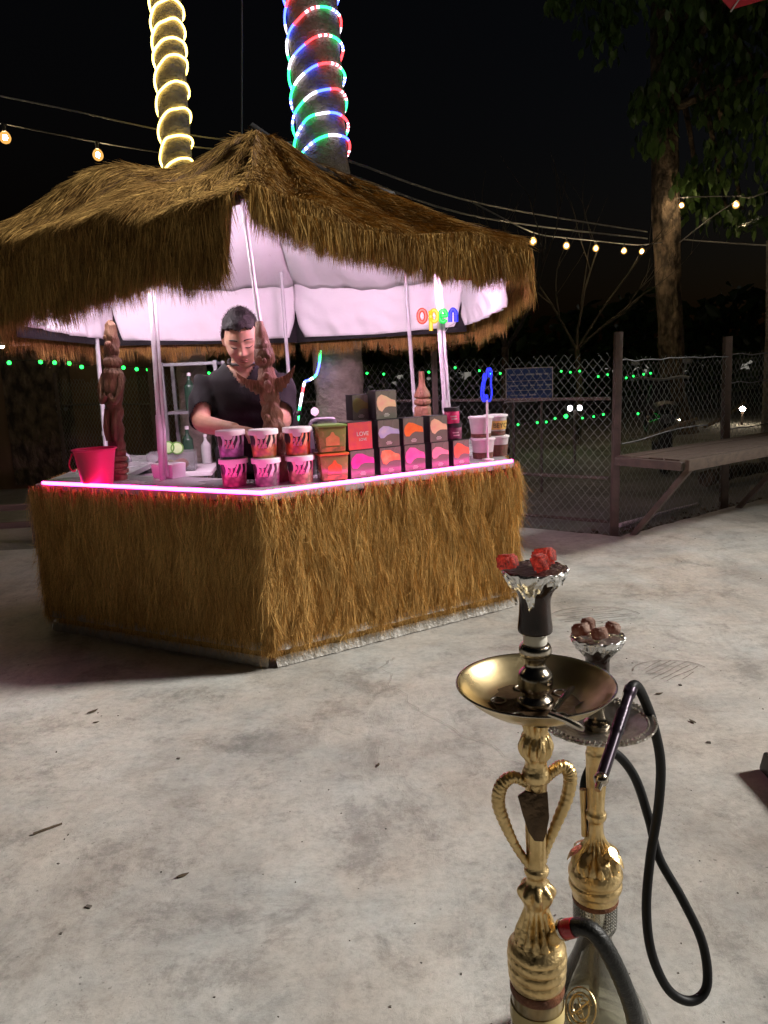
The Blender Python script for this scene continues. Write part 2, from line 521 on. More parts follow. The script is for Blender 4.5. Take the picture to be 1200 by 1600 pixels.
M['led_rose'] = emat('rose_led_tube', (1.0, 0.54, 0.83), 820.0)
M['green_led'] = emat('green_led', (0.012, 1.0, 0.09), 5.0)

# ------------------------------------------------------------------ ground
g = MB()
g.quad((-120, -60, -0.06), (120, -60, -0.06), (120, 160, -0.06), (-120, 160, -0.06))
ground = structure(g.build('ground', M['soil'], smooth=False), 'dark bare soil of the yard beyond the concrete')

edge = [(9.0, 9.9), (3.29, 6.42), (2.2, 5.62), (1.62, 5.17), (1.04, 5.60), (0.2, 5.72), (-1.2, 5.66), (-2.85, 5.56), (-5.5, 5.62), (-14, 5.5)]
fine = []
for i in range(len(edge) - 1):
    a, b = Vector((*edge[i], 0)), Vector((*edge[i + 1], 0))
    n = max(1, int((b - a).length / 0.08)) if i < 8 else 4
    for k in range(n):
        p = a.lerp(b, k / n)
        j = mnoise.noise(p * 6) * 0.035 + mnoise.noise(p * 19) * 0.02
        fine.append((p.x, p.y + j))
outline = [(-14, -7), (14, -7), (14, 9.9)] + fine + [(-14, 5.5)]
me = bpy.data.meshes.new('concrete_floor')
bm = bmesh.new()
vs = [bm.verts.new((x, y, 0.0)) for x, y in outline]
f_ = bm.faces.new(vs)
bmesh.ops.recalc_face_normals(bm, faces=[f_])
if f_.normal.z < 0:
    f_.normal_flip()
ext = bmesh.ops.extrude_face_region(bm, geom=[f_])
for v_ in ext['geom']:
    if isinstance(v_, bmesh.types.BMVert):
        v_.co.z -= 0.058
bmesh.ops.recalc_face_normals(bm, faces=list(bm.faces))
bmesh.ops.triangulate(bm, faces=[q for q in bm.faces if len(q.verts) > 4])
bm.to_mesh(me)
bm.free()
me.materials.append(M['concrete'])
floor = structure(link(bpy.data.objects.new('concrete_floor', me)), 'pale patchy trowelled concrete yard floor')

M['groove'] = mat('floor_groove', (0.20, 0.175, 0.155), (0.30, 0.265, 0.235), 0.9, scale=20)
def strip_path(mb, pts, w, z):
    for i in range(len(pts) - 1):
        a, b = Vector((*pts[i], z)), Vector((*pts[i + 1], z))
        d = (b - a).normalized()
        n = Vector((-d.y, d.x, 0)) * (w * (0.5 + 0.5 * random.random()))
        n2 = Vector((-d.y, d.x, 0)) * (w * (0.5 + 0.5 * random.random()))
        mb.quad(a - n, b - n2, b + n2, a + n)
def crack(p0, p1, n=14, amp=0.05, w=0.002):
    pts = []
    d = Vector((p1[0] - p0[0], p1[1] - p0[1]))
    nn = Vector((-d.y, d.x)).normalized()
    for i in range(n + 1):
        t = i / n
        q = Vector(p0) + d * t + nn * (mnoise.noise(Vector((p0[0] * 3 + t * 4, p0[1] * 5, 1))) * amp + random.uniform(-1, 1) * amp * 0.12)
        pts.append((q.x, q.y))
    mb = MB()
    strip_path(mb, pts, w, 0.0035)
    return mb.build('crack', M['groove'], floor, smooth=False)
crack((-0.03, 2.96), (0.10, 2.55), w=0.0012)
crack((0.10, 2.55), (0.42, 2.12), w=0.001)
crack((0.02, 3.08), (-0.05, 2.98), 6, 0.02, 0.0015)
crack((0.62, 3.30), (0.74, 3.24), 6, 0.02, 0.0015)
crack((1.2, 3.35), (2.0, 3.28), 10, 0.05, 0.0012)
def scratches(c, rx, ry, ang, n):
    mb = MB()
    for i in range(n):
        t = -1 + 2 * (i + 0.5) / n
        half = math.sqrt(max(0.05, 1 - t * t)) * rx * random.uniform(0.6, 1.0)
        pts = []
        for k in range(7):
            u = -half + 2 * half * k / 6
            x, y = u, t * ry + 0.01 * mnoise.noise(Vector((u * 8, t * 7, 3)))
            pts.append((c[0] + x * math.cos(ang) - y * math.sin(ang), c[1] + x * math.sin(ang) + y * math.cos(ang)))
        strip_path(mb, pts, 0.0026, 0.003)
    arc = [(c[0] + rx * 1.08 * math.cos(a), c[1] + ry * 1.1 * math.sin(a)) for a in [R(5) + R(170) * k / 22 for k in range(23)]]
    strip_path(mb, arc, 0.0028, 0.003)
    return mb.build('trowel_marks', M['groove'], floor, smooth=False)
scratches((0.985, 3.50), 0.20, 0.14, R(8), 9)
scratches((1.09, 2.83), 0.13, 0.09, R(38), 7)

# ------------------------------------------------------------------ hexagonal thatched bar
CX, CY, A0 = -0.529, 4.356, 0.0315
def hexc(k, r_, z=0.0):
    a = A0 + k * PI / 3
    return Vector((CX + r_ * math.sin(a), CY - r_ * math.cos(a), z))
RB, HB = 1.322, 0.70

def strands(base, d, L, w, wd, droop):
    n = len(base)
    ts = (0.0, 0.5, 1.0)
    ws = (1.0, 0.8, 0.12)
    vv = np.zeros((n, 6, 3), np.float32)
    for i, (t, k) in enumerate(zip(ts, ws)):
        p = base + d * (L * t)[:, None] + droop * (t * t)
        off = wd * (w * k * 0.5)[:, None]
        vv[:, 2 * i] = p - off
        vv[:, 2 * i + 1] = p + off
    b = (np.arange(n) * 6)[:, None]
    q = np.concatenate([b + np.array([[0, 1, 3, 2]]), b + np.array([[2, 3, 5, 4]])], 1).reshape(-1, 4)
    return vv.reshape(-1, 3), q

def nrm(a):
    return a / np.linalg.norm(a, axis=1, keepdims=True)

bar = thing('thatched_bar', 'six-sided bar counter clad in hanging dry thatch with glowing pink edge', 'bar counter', (CX, CY, 0))
def bloc(v_):
    return Vector(v_) - Vector((CX, CY, 0))
def wall_thatch(k, ncl, per):
    P0, P1 = hexc(k, RB), hexc(k + 1, RB)
    t = np.array((P1 - P0).normalized())
    Ln = (P1 - P0).length
    nn = np.array(Vector((t[1], -t[0], 0)))
    mid = (P0 + P1) / 2 - Vector((CX, CY, 0))
    if nn @ np.array(mid) < 0:
        nn = -nn
    uc = RNG.uniform(-0.015, Ln + 0.015, ncl)
    vc = HB + 0.022 - (HB - 0.08) * RNG.power(0.95, ncl)
    # ropes: clumps gather on vertical ridges
    ridge = np.round(uc / 0.047) * 0.047 + 0.014 * np.sin(uc * 37 + vc * 13) + 0.010 * np.sin(vc * 31 + uc * 5)
    uc = uc + (ridge - uc) * RNG.uniform(0.35, 0.95, ncl)
    lean = RNG.normal(0, 0.16, ncl) + 0.10 * np.sin(uc * 9 + vc * 11)
    outc = RNG.uniform(0.002, 0.026, ncl) + 0.010 * np.sin(uc * 133.7) * np.sin(vc * 8 + uc * 3)
    u = np.repeat(uc, per) + RNG.normal(0, 0.0065, ncl * per)
    v = np.repeat(vc, per) + RNG.normal(0, 0.012, ncl * per)
    o = np.repeat(outc, per) + RNG.uniform(-0.004, 0.012, ncl * per)
    N_ = ncl * per
    ln = np.repeat(lean, per) + RNG.normal(0, 0.15, N_)
    base = np.array(P0)[None, :] + t[None] * u[:, None] + nn[None] * o[:, None]
    base[:, 2] = np.clip(v, 0.07, HB + 0.026)
    topm = base[:, 2] > HB - 0.02
    base += nn[None] * (topm * 0.010)[:, None]
    d = np.stack([np.zeros(N_), np.zeros(N_), -np.ones(N_)], 1) + t[None] * ln[:, None] + nn[None] * RNG.uniform(-0.06, 0.22, N_)[:, None]
    d = nrm(d)
    L = RNG.uniform(0.06, 0.17, N_)
    L = np.minimum(L, np.maximum(base[:, 2] - RNG.uniform(0.03, 0.075, N_), 0.03))
    wd = nrm(t[None] * RNG.normal(0, 1, N_)[:, None] + nn[None] * RNG.normal(0, 0.7, N_)[:, None])
    droop = nn[None] * (-RNG.uniform(0, 0.02, N_))[:, None] + t[None] * RNG.normal(0, 0.012, N_)[:, None]
    # fine frizz that softens the strands
    NF = N_ // 2
    pick = RNG.integers(0, N_, NF)
    fb = base[pick] + d[pick] * (L[pick] * RNG.uniform(0, 0.9, NF))[:, None] + nn[None] * RNG.uniform(0.0, 0.012, NF)[:, None]
    fd = nrm(d[pick] * 0.8 + RNG.normal(0, 0.55, (NF, 3)) + nn[None] * 0.25)
    fL = np.minimum(RNG.uniform(0.018, 0.05, NF), np.maximum(fb[:, 2] - 0.01, 0.005))
    fw2 = nrm(RNG.normal(0, 1, (NF, 3)))
    fdr = RNG.normal(0, 0.012, (NF, 3)) - np.array((0, 0, 0.008))[None]
    base = np.concatenate([base, fb]); d = np.concatenate([d, fd]); L = np.concatenate([L, fL]); wd = np.concatenate([wd, fw2]); droop = np.concatenate([droop, fdr])
    vv, q = strands(base, d, L, np.concatenate([RNG.uniform(0.0008, 0.0022, N_), RNG.uniform(0.0006, 0.0012, NF)]), wd, droop)
    o_ = npmesh('thatch', vv - np.array((CX, CY, 0)), q, M['thatch'], bar)
    o_["kind"] = "stuff"
    return o_

for k, ncl in ((0, 4300), (-1, 4300), (1, 1500), (-2, 1500)):
    P0, P1 = bloc(hexc(k, RB - 0.02)), bloc(hexc(k + 1, RB - 0.02))
    d = (P1 - P0).normalized()
    pm = (P0 + P1) / 2
    inw = -Vector((pm.x, pm.y, 0)).normalized()
    b = MB()
    b.bar(P0 + inw * 0.01 + V(0, 0, 0.36), P1 + inw * 0.01 + V(0, 0, 0.36), 0.02, 0.66)
    b.build('front_panel', M['backing'], bar, smooth=False)
    wall_thatch(k, ncl, 16)
    # crinkled plastic hems: a foot strip and a second band a little higher
    for z0, z1, out in ((0.004, 0.045, 0.030), (0.078, 0.108, 0.040)):
        hm = MB()
        n = 60
        top, bot = [], []
        for i in range(n + 1):
            p = P0.lerp(P1, i / n) - inw * (out + 0.006 * mnoise.noise(Vector((i * 0.9, k * 7, z0 * 50))))
            top.append(p + V(0, 0, z1 + 0.005 * mnoise.noise(Vector((i * 0.4, k, 4)))))
            bot.append(p - inw * (0.010 + 0.008 * mnoise.noise(Vector((i * 0.7, k * 3, 9)))) + V(0, 0, max(0.003, z0 + 0.004 * mnoise.noise(Vector((i * 0.5, k, 1))))))
        n0 = len(hm.v)
        hm.v += top + bot + [p + inw * 0.003 for p in top] + [p + inw * 0.003 for p in bot]
        m1 = n + 1
        for i in range(n):
            hm.f.append((i, i + 1, m1 + i + 1, m1 + i))
            hm.f.append((2 * m1 + i + 1, 2 * m1 + i, 3 * m1 + i, 3 * m1 + i + 1))
            hm.f.append((i + 1, i, 2 * m1 + i, 2 * m1 + i + 1))
        hm.build('plastic_hem', M['plastic_hem'], bar, smooth=True)
    # slab of the counter top over this side
    a1, a2 = bloc(hexc(k, RB + 0.010)), bloc(hexc(k + 1, RB + 0.010))
    b1, b2 = bloc(hexc(k, RB - 0.42)), bloc(hexc(k + 1, RB - 0.42))
    tp = MB()
    lo, hi = HB + 0.003, HB + 0.028
    gap = 0.0008
    dd = (a2 - a1).normalized() * gap
    ring = [a1 + dd, a2 - dd, b2 - dd, b1 + dd]
    tp.rings([[q + V(0, 0, lo) for q in ring], [q + V(0, 0, hi) for q in ring]])
    tp.build('counter_top', M['counter_top'], bar, smooth=False)
    if k in (0, -1):
        e = MB()
        e1, e2 = bloc(hexc(k, RB + 0.004)), bloc(hexc(k + 1, RB + 0.004))
        if k == -1:
            e1 = e1.lerp(e2, 0.035)
        else:
            e2 = e2.lerp(e1, 0.005)
        n = 24
        pts = [e1.lerp(e2, i / n) + V(0, 0, HB + 0.0365 + 0.0015 * mnoise.noise(Vector((i * 0.3, k, 2)))) for i in range(n + 1)]
        e.tube(pts, 0.0075, 8)
        e.build('led_strip', M['led_pink'], bar)

# ------------------------------------------------------------------ six-sided tent with thatched roof
tent = thing('thatched_tent', 'six-sided white tent roofed with shaggy brown thatch above the bar', 'tent', (CX, CY, 0))
APEX = np.array((CX - 0.05, CY - 0.06, 2.46))
EZ = {0: 1.87, 1: 1.76, 2: 1.78, 3: 1.84, 4: 1.85, 5: 1.86}
RE = {0: 1.36, 1: 1.37, 2: 1.33, 3: 1.34, 4: 1.33, 5: 1.36}
BOTS0 = [0, 0.05, 0.13, 0.26, 0.48, 0.72, 1.0]
BOT = {0: [1.86, 1.835, 1.795, 1.75, 1.685, 1.665, 1.655], 1: [1.58, 1.50, 1.42], 2: [1.42, 1.42, 1.42], 3: [1.42, 1.42, 1.42], 4: [1.42, 1.43, 1.45], 5: [1.52, 1.55, 1.58, 1.61, 1.635]}
def roof_pt(k, s, w, inset=0.0):
    """s along the eave 0..1, w 0..1 apex to eave, 1..2 down the flap"""
    k = k % 6
    c0 = np.array(hexc(k, RE[k] - inset, EZ[k]))
    c1 = np.array(hexc(k + 1, RE[(k + 1) % 6] - inset, EZ[(k + 1) % 6]))
    e = c0[None] * (1 - s)[:, None] + c1[None] * s[:, None]
    e[:, 2] -= 0.05 * np.sin(PI * s)
    ws = np.clip(w, 0, 1)
    p = APEX[None] * (1 - ws)[:, None] + e * ws[:, None]
    p[:, 2] -= 0.07 * np.sin(PI * ws) - inset * 0.6
    mid = np.array((hexc(k, 1) + hexc(k + 1, 1)) / 2) - np.array((CX, CY, 0))
    mid = mid / np.linalg.norm(mid)
    fl = np.clip(w - 1, 0, 1)
    bot = np.interp(s, BOTS0 if k == 0 else np.linspace(0, 1, len(BOT[k])), BOT[k])
    p[:, 2] = p[:, 2] * (1 - fl) + bot * fl
    p += mid[None] * (0.055 * np.sqrt(fl) - 0.02 * fl)[:, None]
    if inset == 0.0:
        lump = 0.016 * np.sin(s * 11 + k * 2 + w * 5) + 0.014 * np.sin(w * 9 + s * 23 + k)
        p[:, 2] += lump * (ws > 0.1)
        if k == 5:
            p[:, 2] += 0.16 * np.exp(-(s / 0.42) ** 2 - ((w - 0.66) / 0.20) ** 2)
            p[:, 2] += 0.05 * np.exp(-((s - 0.45) / 0.3) ** 2 - ((w - 0.9) / 0.2) ** 2)
        if k == 4:
            p[:, 2] += 0.16 * np.exp(-((1 - s) / 0.42) ** 2 - ((w - 0.66) / 0.20) ** 2)
    return p, mid

def grid_sheet(name, fn, ns, nw, w0, w1, mat_, parent, thick=0.004, s0=0.0, s1=1.0, tri=False):
    S, W = np.meshgrid(np.linspace(s0, s1, ns + 1), np.linspace(w0, w1, nw + 1))
    p = fn(S.ravel(), W.ravel())
    nv = len(p)
    idx = np.arange(nv).reshape(nw + 1, ns + 1)
    q = np.stack([idx[:-1, :-1], idx[:-1, 1:], idx[1:, 1:], idx[1:, :-1]], -1).reshape(-1, 4)
    o = npmesh(name, p - np.array((CX, CY, 0)), q, mat_, parent, smooth=True)
    md = o.modifiers.new('solid', 'SOLIDIFY')
    md.thickness = thick
    md.offset = 0
    return o

def roof_thatch(k, n_slope, n_flap, n_fringe, smin=0.0, smax=1.0):
    N1 = n_slope
    w = np.sqrt(RNG.uniform(0.002, 1.0, N1))
    s = RNG.uniform(0, 1, N1)
    p, mid = roof_pt(k, s, w)
    p2, _ = roof_pt(k, s, w + 0.03)
    dn = nrm(p2 - p)
    side = np.array((-mid[1], mid[0], 0))
    cl = np.sin(s * 60 + np.sin(w * 14) * 2 + k)
    d1 = nrm(dn + side[None] * (0.12 * cl + RNG.normal(0, 0.22, N1))[:, None] + np.array((0, 0, 1))[None] * RNG.uniform(0.0, 0.22, N1)[:, None] + mid[None] * 0.12)
    b1 = p + np.array((0, 0, 1))[None] * RNG.uniform(0.0, 0.012, N1)[:, None]
    L1 = RNG.uniform(0.05, 0.12, N1)
    dr1 = np.stack([np.zeros(N1), np.zeros(N1), -RNG.uniform(0.005, 0.03, N1)], 1)
    # flap: hanging strands
    N2 = n_flap
    fw_ = RNG.uniform(0.0, 1.0, N2) ** 0.8
    s2 = smin * fw_ + RNG.uniform(0, 1, N2) * (1 - smin * fw_ - (1 - smax) * fw_)
    p, _ = roof_pt(k, s2, 1 + fw_)
    out = RNG.uniform(0.0, 0.035, N2)
    b2 = p + mid[None] * out[:, None]
    cl = np.sin(s2 * 70 + np.sin(s2 * 31) * 2)
    d2 = nrm(np.stack([np.zeros(N2), np.zeros(N2), -np.ones(N2)], 1) + side[None] * (0.10 * cl + RNG.normal(0, 0.16, N2))[:, None] + mid[None] * RNG.uniform(-0.05, 0.30, N2)[:, None])
    L2 = RNG.uniform(0.05, 0.15, N2)
    dr2 = mid[None] * (-RNG.uniform(0.0, 0.03, N2))[:, None]
    # fringe below the flap
    N3 = n_fringe
    s3 = RNG.uniform(smin, smax, N3)
    # gather the fringe in points
    s3 = s3 + (np.round(s3 * 46) / 46 - s3) * RNG.uniform(0, 0.8, N3)
    p, _ = roof_pt(k, s3, np.full(N3, 1.93))
    b3 = p + mid[None] * RNG.uniform(-0.006, 0.03, N3)[:, None]
    d3 = nrm(np.stack([np.zeros(N3), np.zeros(N3), -np.ones(N3)], 1) + side[None] * RNG.normal(0, 0.10, N3)[:, None] + mid[None] * RNG.uniform(-0.08, 0.12, N3)[:, None])
    key = np.abs(np.sin(np.round(s3 * 46) * 12.9898 + k) * 43758.5) % 1
    L3 = RNG.uniform(0.03, 0.06, N3) + 0.085 * key ** 2
    dr3 = side[None] * RNG.normal(0, 0.008, N3)[:, None]
    base = np.concatenate([b1, b2, b3]); d = np.concatenate([d1, d2, d3]); L = np.concatenate([L1, L2, L3]); dr = np.concatenate([dr1, dr2, dr3])
    N_ = len(base)
    wd = nrm(RNG.normal(0, 1, (N_, 3)))
    wd = nrm(wd - d * np.sum(wd * d, 1, keepdims=True))
    vv, q = strands(base, d, L, RNG.uniform(0.0011, 0.0030, N_), wd, dr)
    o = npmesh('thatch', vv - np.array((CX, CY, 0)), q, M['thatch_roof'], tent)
    o["kind"] = "stuff"

for k in range(6):
    smin = 0.045 if k == 0 else 0.0
    smax = 0.965 if k == 5 else 1.0
    if k == 0:
        ns_, nf_, nr_ = 34000, 26000, 5000
    elif k == 5:
        ns_, nf_, nr_ = 34000, 26000, 5000
    else:
        ns_, nf_, nr_ = 9000, 9000, 6000
    roof_thatch(k, ns_, nf_, nr_, smin, smax)
    grid_sheet('thatch_mat', lambda s, w: roof_pt(k, s, w)[0], 24, 18, 0.02, 1.0, M['backing'], tent, 0.012)
    def flapfn(s, w):
        fl = w - 1
        s_ = smin * fl + s * (1 - smin * fl - (1 - smax) * fl)
        return roof_pt(k, s_, w)[0]
    grid_sheet('thatch_flap', flapfn, 30, 8, 1.0, 1.97, M['backing'], tent, 0.010)
    def canfn(s, w):
        p = roof_pt(k, s, w, inset=0.04)[0]
        p[:, 2] -= 0.055
        wr = 0.010 * np.sin(s * 17 + w * 7 + k) * w + 0.008 * np.sin(s * 41 + k * 3) * w
        p[:, 2] += wr
        return p
    grid_sheet('canopy_panel', canfn, 28, 18, 0.02, 1.0, M['fabric'], tent, 0.003)
    if k in (1, 2, 3, 4):
        def valfn(s, w):
            # w 0..1 down; each end is cut back towards the hem so a dark wedge opens at the post
            cut = 0.050 * w ** 2.5
            s_ = cut + s * (1 - 2 * cut)
            p, mid = roof_pt(k, s_, np.ones(len(s)), inset=0.05)
            p = p.copy()
            p[:, 2] -= 0.05
            hem = np.interp(s_, [0, 0.5, 1], {1: [1.47, 1.45, 1.45], 2: [1.45, 1.435, 1.45], 3: [1.45, 1.435, 1.45], 4: [1.45, 1.45, 1.47]}[k])
            p[:, 2] = p[:, 2] * (1 - w) + hem * w
            p += mid[None] * (0.008 * np.sin(s * 26 + w * 3 + k) * w + 0.005 * np.sin(s * 61 + w * 6 + 2 * k) * w * w + 0.004 * np.sin(w * 16 + s * 9 + 2 * np.sin(s * 14)) - 0.015 * np.sin(PI * w))[:, None]
            return p
        grid_sheet('valance', valfn, 60, 16, 0.0, 1.0, M['fabric'], tent, 0.003)
        def hemfn(s, w):
            p, mid = roof_pt(k, s, np.ones(len(s)), inset=0.03)
            p = p.copy()
            p[:, 2] = 1.60 - 0.185 * w
            return p
        if k != 1:
          grid_sheet('hem_band', hemfn, 20, 2, 0.0, 1.0, M['black_cloth'], tent, 0.004)

poles = [((-0.546, 3.465, 1.95), (-0.411, 3.465, 0.0)), ((-1.010, 3.62, 1.86), (-1.060, 3.62, 0.0)), ((-1.655, 4.70, 1.80), (-1.70, 4.70, 0.0)),
         ((-0.625, 5.38, 1.95), (-0.600, 5.38, 0.0)), ((0.19, 5.0, 1.90), (0.262, 5.0, 0.0)), ((0.295, 3.95, 1.86), (0.375, 3.95, 0.0))]
for i, (a, b) in enumerate(poles):
    a, b = bloc(a), bloc(b)
    rad = (0.0105, 0.015, 0.013, 0.0125, 0.0125, 0.016)[i]
    mb = MB()
    if i in (1, 5):
        # telescopic: a thinner inner tube beside the outer one
        jn = a.lerp(b, 0.45)
        mb.tube([a, jn], rad * 0.72, 10)
        mb.tube([jn + V(0, 0, 0.01), b], rad, 10)
        mb.tube([a.lerp(b, 0.02) + V(rad * 1.3, 0.004, 0), a.lerp(b, 0.60) + V(rad * 1.3, 0.004, 0)], rad * 0.55, 8)
    else:
        mb.tube([a, b], rad, 10)
        mb.tube([a.lerp(b, 0.5), a.lerp(b, 0.515)], rad * 1.35, 10)
    mb.build('pole', M['white_metal'], tent)
    rb_ = MB()
    ap = bloc(Vector(APEX)) - V(0, 0, 0.14)
    rb_.tube([a, a.lerp(ap, 0.5) - V(0, 0, 0.05), ap], 0.008, 6)
    rb_.build('roof_rib', M['white_metal'], tent)
hub = MB()
hub.lathe([(0.05, -0.05), (0.06, 0.0), (0.03, 0.05)], bloc(Vector(APEX)) - V(0, 0, 0.15), 12)
hub.build('hub', M['white_metal'], tent)
rc = MB()
rc.quad(bloc((0.335, 3.47, 1.70)), bloc((0.46, 3.54, 1.68)), bloc((0.44, 3.53, 1.57)), bloc((0.35, 3.48, 1.57)))
o = rc.build('red_cloth', mat('red_cloth', (0.55, 0.02, 0.04), None, 0.7, trl=0.3), tent)
o.modifiers.new('s', 'SOLIDIFY').thickness = 0.004
# dark ridge tarp showing between the thatch panels beside the top
tq = []
r_top = Vector(APEX) + V(-0.02, 0, 0.015)
r_bot = Vector(roof_pt(0, np.array([1.0]), np.array([0.55]))[0][0]) + V(0, 0, 0.012)
for i in range(9):
    t = i / 8
    p = r_top.lerp(r_bot, t) - V(0, 0, 0.045 * math.sin(PI * t))
    tq.append([bloc(p + V(-0.02, -0.045, -0.03)), bloc(p + V(0, 0, 0.006)), bloc(p + V(0.02, 0.05, -0.02))])
tm = MB()
tm.v = [q for row in tq for q in row]
tm.f = [(i * 3 + j, i * 3 + j + 1, i * 3 + j + 4, i * 3 + j + 3) for i in range(8) for j in range(2)]
o = tm.build('ridge_tarp', M['black_cloth'], tent)
o.modifiers.new('s', 'SOLIDIFY').thickness = 0.006
for k, ss, lab in ((0, (0.40, 0.82), 'rose-white led tube lamp under the tent roof behind the thatch on the open sign side'), (5, (0.15, 0.55), 'white led tube lamp under the tent roof behind the thatch above the pink bucket')):
    a = Vector(roof_pt(k, np.array([ss[0]]), np.array([1.0]), inset=0.14)[0][0]) - V(0, 0, 0.10)
    b = Vector(roof_pt(k, np.array([ss[1]]), np.array([1.0]), inset=0.14)[0][0]) - V(0, 0, 0.10)
    lt = thing('led_tube_lamp', lab, 'lamp', a, 0, 'lamps under the tent roof')
    ddir = (b - a).normalized()
    outw = V(ddir.y, -ddir.x, 0)
    if outw.dot(a - Vector((CX, CY, a.z))) < 0:
        outw = -outw
    angs = [R(-20) - R(200) * i / 12 for i in range(13)]
    def ring_at(p, r_):
        return [p + outw * (r_ * math.cos(q + R(110))) + V(0, 0, r_ * math.sin(q + R(110))) for q in angs]
    mb = MB()
    A_, B_ = ring_at(V(0, 0, 0) - ddir * 0.01, 0.034), ring_at(b - a + ddir * 0.01, 0.034)
    for i in range(12):
        mb.quad(A_[i], A_[i + 1], B_[i + 1], B_[i])
    hs_ = mb.build('housing', M['white_metal'], lt); hs_.modifiers.new('s', 'SOLIDIFY').thickness = 0.003
    mb = MB(); mb.tube([V(0, 0, 0), b - a], 0.011, 10); mb.build('tube', M['led_rose'] if k == 0 else M['led_white'], lt)

# ------------------------------------------------------------------ hookahs
def flute(n, amp, z0, z1, ph=0.0):
    def f(t, z):
        if z0 <= z <= z1:
            e = math.sin(PI * (z - z0) / (z1 - z0))
            return 1 + amp * e * (abs(math.cos(n * t / 2 + ph)) - 0.5)
        return 1.0
    return f

def dense(prof, step=0.004):
    out = [prof[0]]
    for (r1, z1), (r2, z2) in zip(prof, prof[1:]):
        n = max(1, int(max(abs(z2 - z1), abs(r2 - r1)) / step))
        for i in range(1, n + 1):
            t = i / n
            out.append((r1 + (r2 - r1) * t, z1 + (z2 - z1) * t))
    return out

def catmull_prof(prof, sub=4):
    p = smooth_path([(a, 0, b) for a, b in prof], sub)
    return [(max(0.0005, q.x), q.z) for q in p]

def coal(name, c, s, mt, parent=None):
    mb = MB()
    mb.box((0, 0, 0), (s, s * 0.9, s * 0.8))
    me = bpy.data.meshes.new(name)
    me.from_pydata([tuple(v_) for v_ in mb.v], [], mb.f)
    bm = bmesh.new(); bm.from_mesh(me)
    bmesh.ops.bevel(bm, geom=list(bm.edges), offset=s * 0.13, segments=2, affect='EDGES')
    bmesh.ops.subdivide_edges(bm, edges=list(bm.edges), cuts=1, use_grid_fill=True)
    for v_ in bm.verts:
        v_.co += v_.co.normalized() * s * 0.09 * mnoise.noise(v_.co * 90 + Vector(c) * 50)
    bm.to_mesh(me); bm.free()
    me.materials.append(mt)
    me.polygons.foreach_set("use_smooth", [True] * len(me.polygons))
    o = link(bpy.data.objects.new(name, me), parent)
    o.location = c
    o.rotation_euler = (random.uniform(-.4, .4), random.uniform(-.4, .4), random.uniform(0, 3))
    return o

def foil_skirt(parent, rtop, ztop, prof_r, depth_fn, n=72, rings=10):
    rg = []
    for i in range(rings + 1):
        rr = []
        for j in range(n):
            t = 2 * PI * j / n
            dz = depth_fn(t) * i / rings
            q = prof_r(dz) + 0.0022 * mnoise.noise(Vector((math.cos(t) * 9, math.sin(t) * 9, i * 0.8))) + 0.0014 * math.sin(t * 17 + i) * (i / rings) + 0.0008 * math.sin(t * 31)
            rr.append(Vector((q * math.cos(t), q * math.sin(t), ztop - dz + 0.0012 * math.sin(13 * t))))
        rg.append(rr)
    mb = MB()
    mb.rings(rg, False)
    o = mb.build('foil', M['foil'], parent)
    o.modifiers.new('s', 'SOLIDIFY').thickness = 0.0008
    return o

H1 = (0.193, 0.97, 0.0)
h1 = thing('hookah', 'tall gold hookah with wide brass tray and red glowing coals, nearest one', 'hookah', H1)
# glass vase
mb = MB()
outer = [(0.001, 0.004), (0.078, 0.004), (0.084, 0.02), (0.085, 0.06), (0.076, 0.12), (0.058, 0.175), (0.043, 0.215), (0.038, 0.25), (0.037, 0.30), (0.038, 0.318)]
inner = [(r_ - 0.004, z) for r_, z in reversed(outer[2:])] + [(0.07, 0.010), (0.001, 0.010)]
mb.lathe(catmull_prof(outer, 3) + inner, n=40, cap=False)
vase1 = mb.build('glass_vase', M['amber_glass'], h1)
mb = MB(); mb.lathe([(0.0385, 0.308), (0.0392, 0.311), (0.0392, 0.319), (0.0385, 0.322)], n=36); mb.build('seal', M['rust'], vase1)
mb = MB(); mb.lathe([(0.0385, 0.262), (0.0392, 0.266), (0.0392, 0.284), (0.0385, 0.288)], n=36, cap=False); mb.build('painted_band', mat('yellow_band', (0.62, 0.50, 0.22), (0.5, 0.38, 0.15), 0.4, scale=30), vase1)
mb = MB(); mb.lathe([(0.001, 0.012), (0.078, 0.014), (0.080, 0.06), (0.071, 0.12), (0.068, 0.13), (0.001, 0.13)], n=32, cap=False); mb.build('water', M['water'], vase1)
mb = MB(); mb.tube([(0, 0, 0.04), (0, 0, 0.34)], 0.007, 10); mb.build('down_stem', M['gold'], vase1)
# metal base collar with rings
prof = [(0.036, 0.318), (0.0375, 0.322), (0.0405, 0.330), (0.041, 0.336), (0.0395, 0.340), (0.0418, 0.345), (0.042, 0.352), (0.0400, 0.356), (0.0425, 0.361), (0.0425, 0.368), (0.0405, 0.372), (0.0415, 0.378), (0.036, 0.386), (0.033, 0.392)]
mb = MB(); mb.lathe(catmull_prof(prof, 2), n=40); mb.build('base_collar', M['gold'], h1)
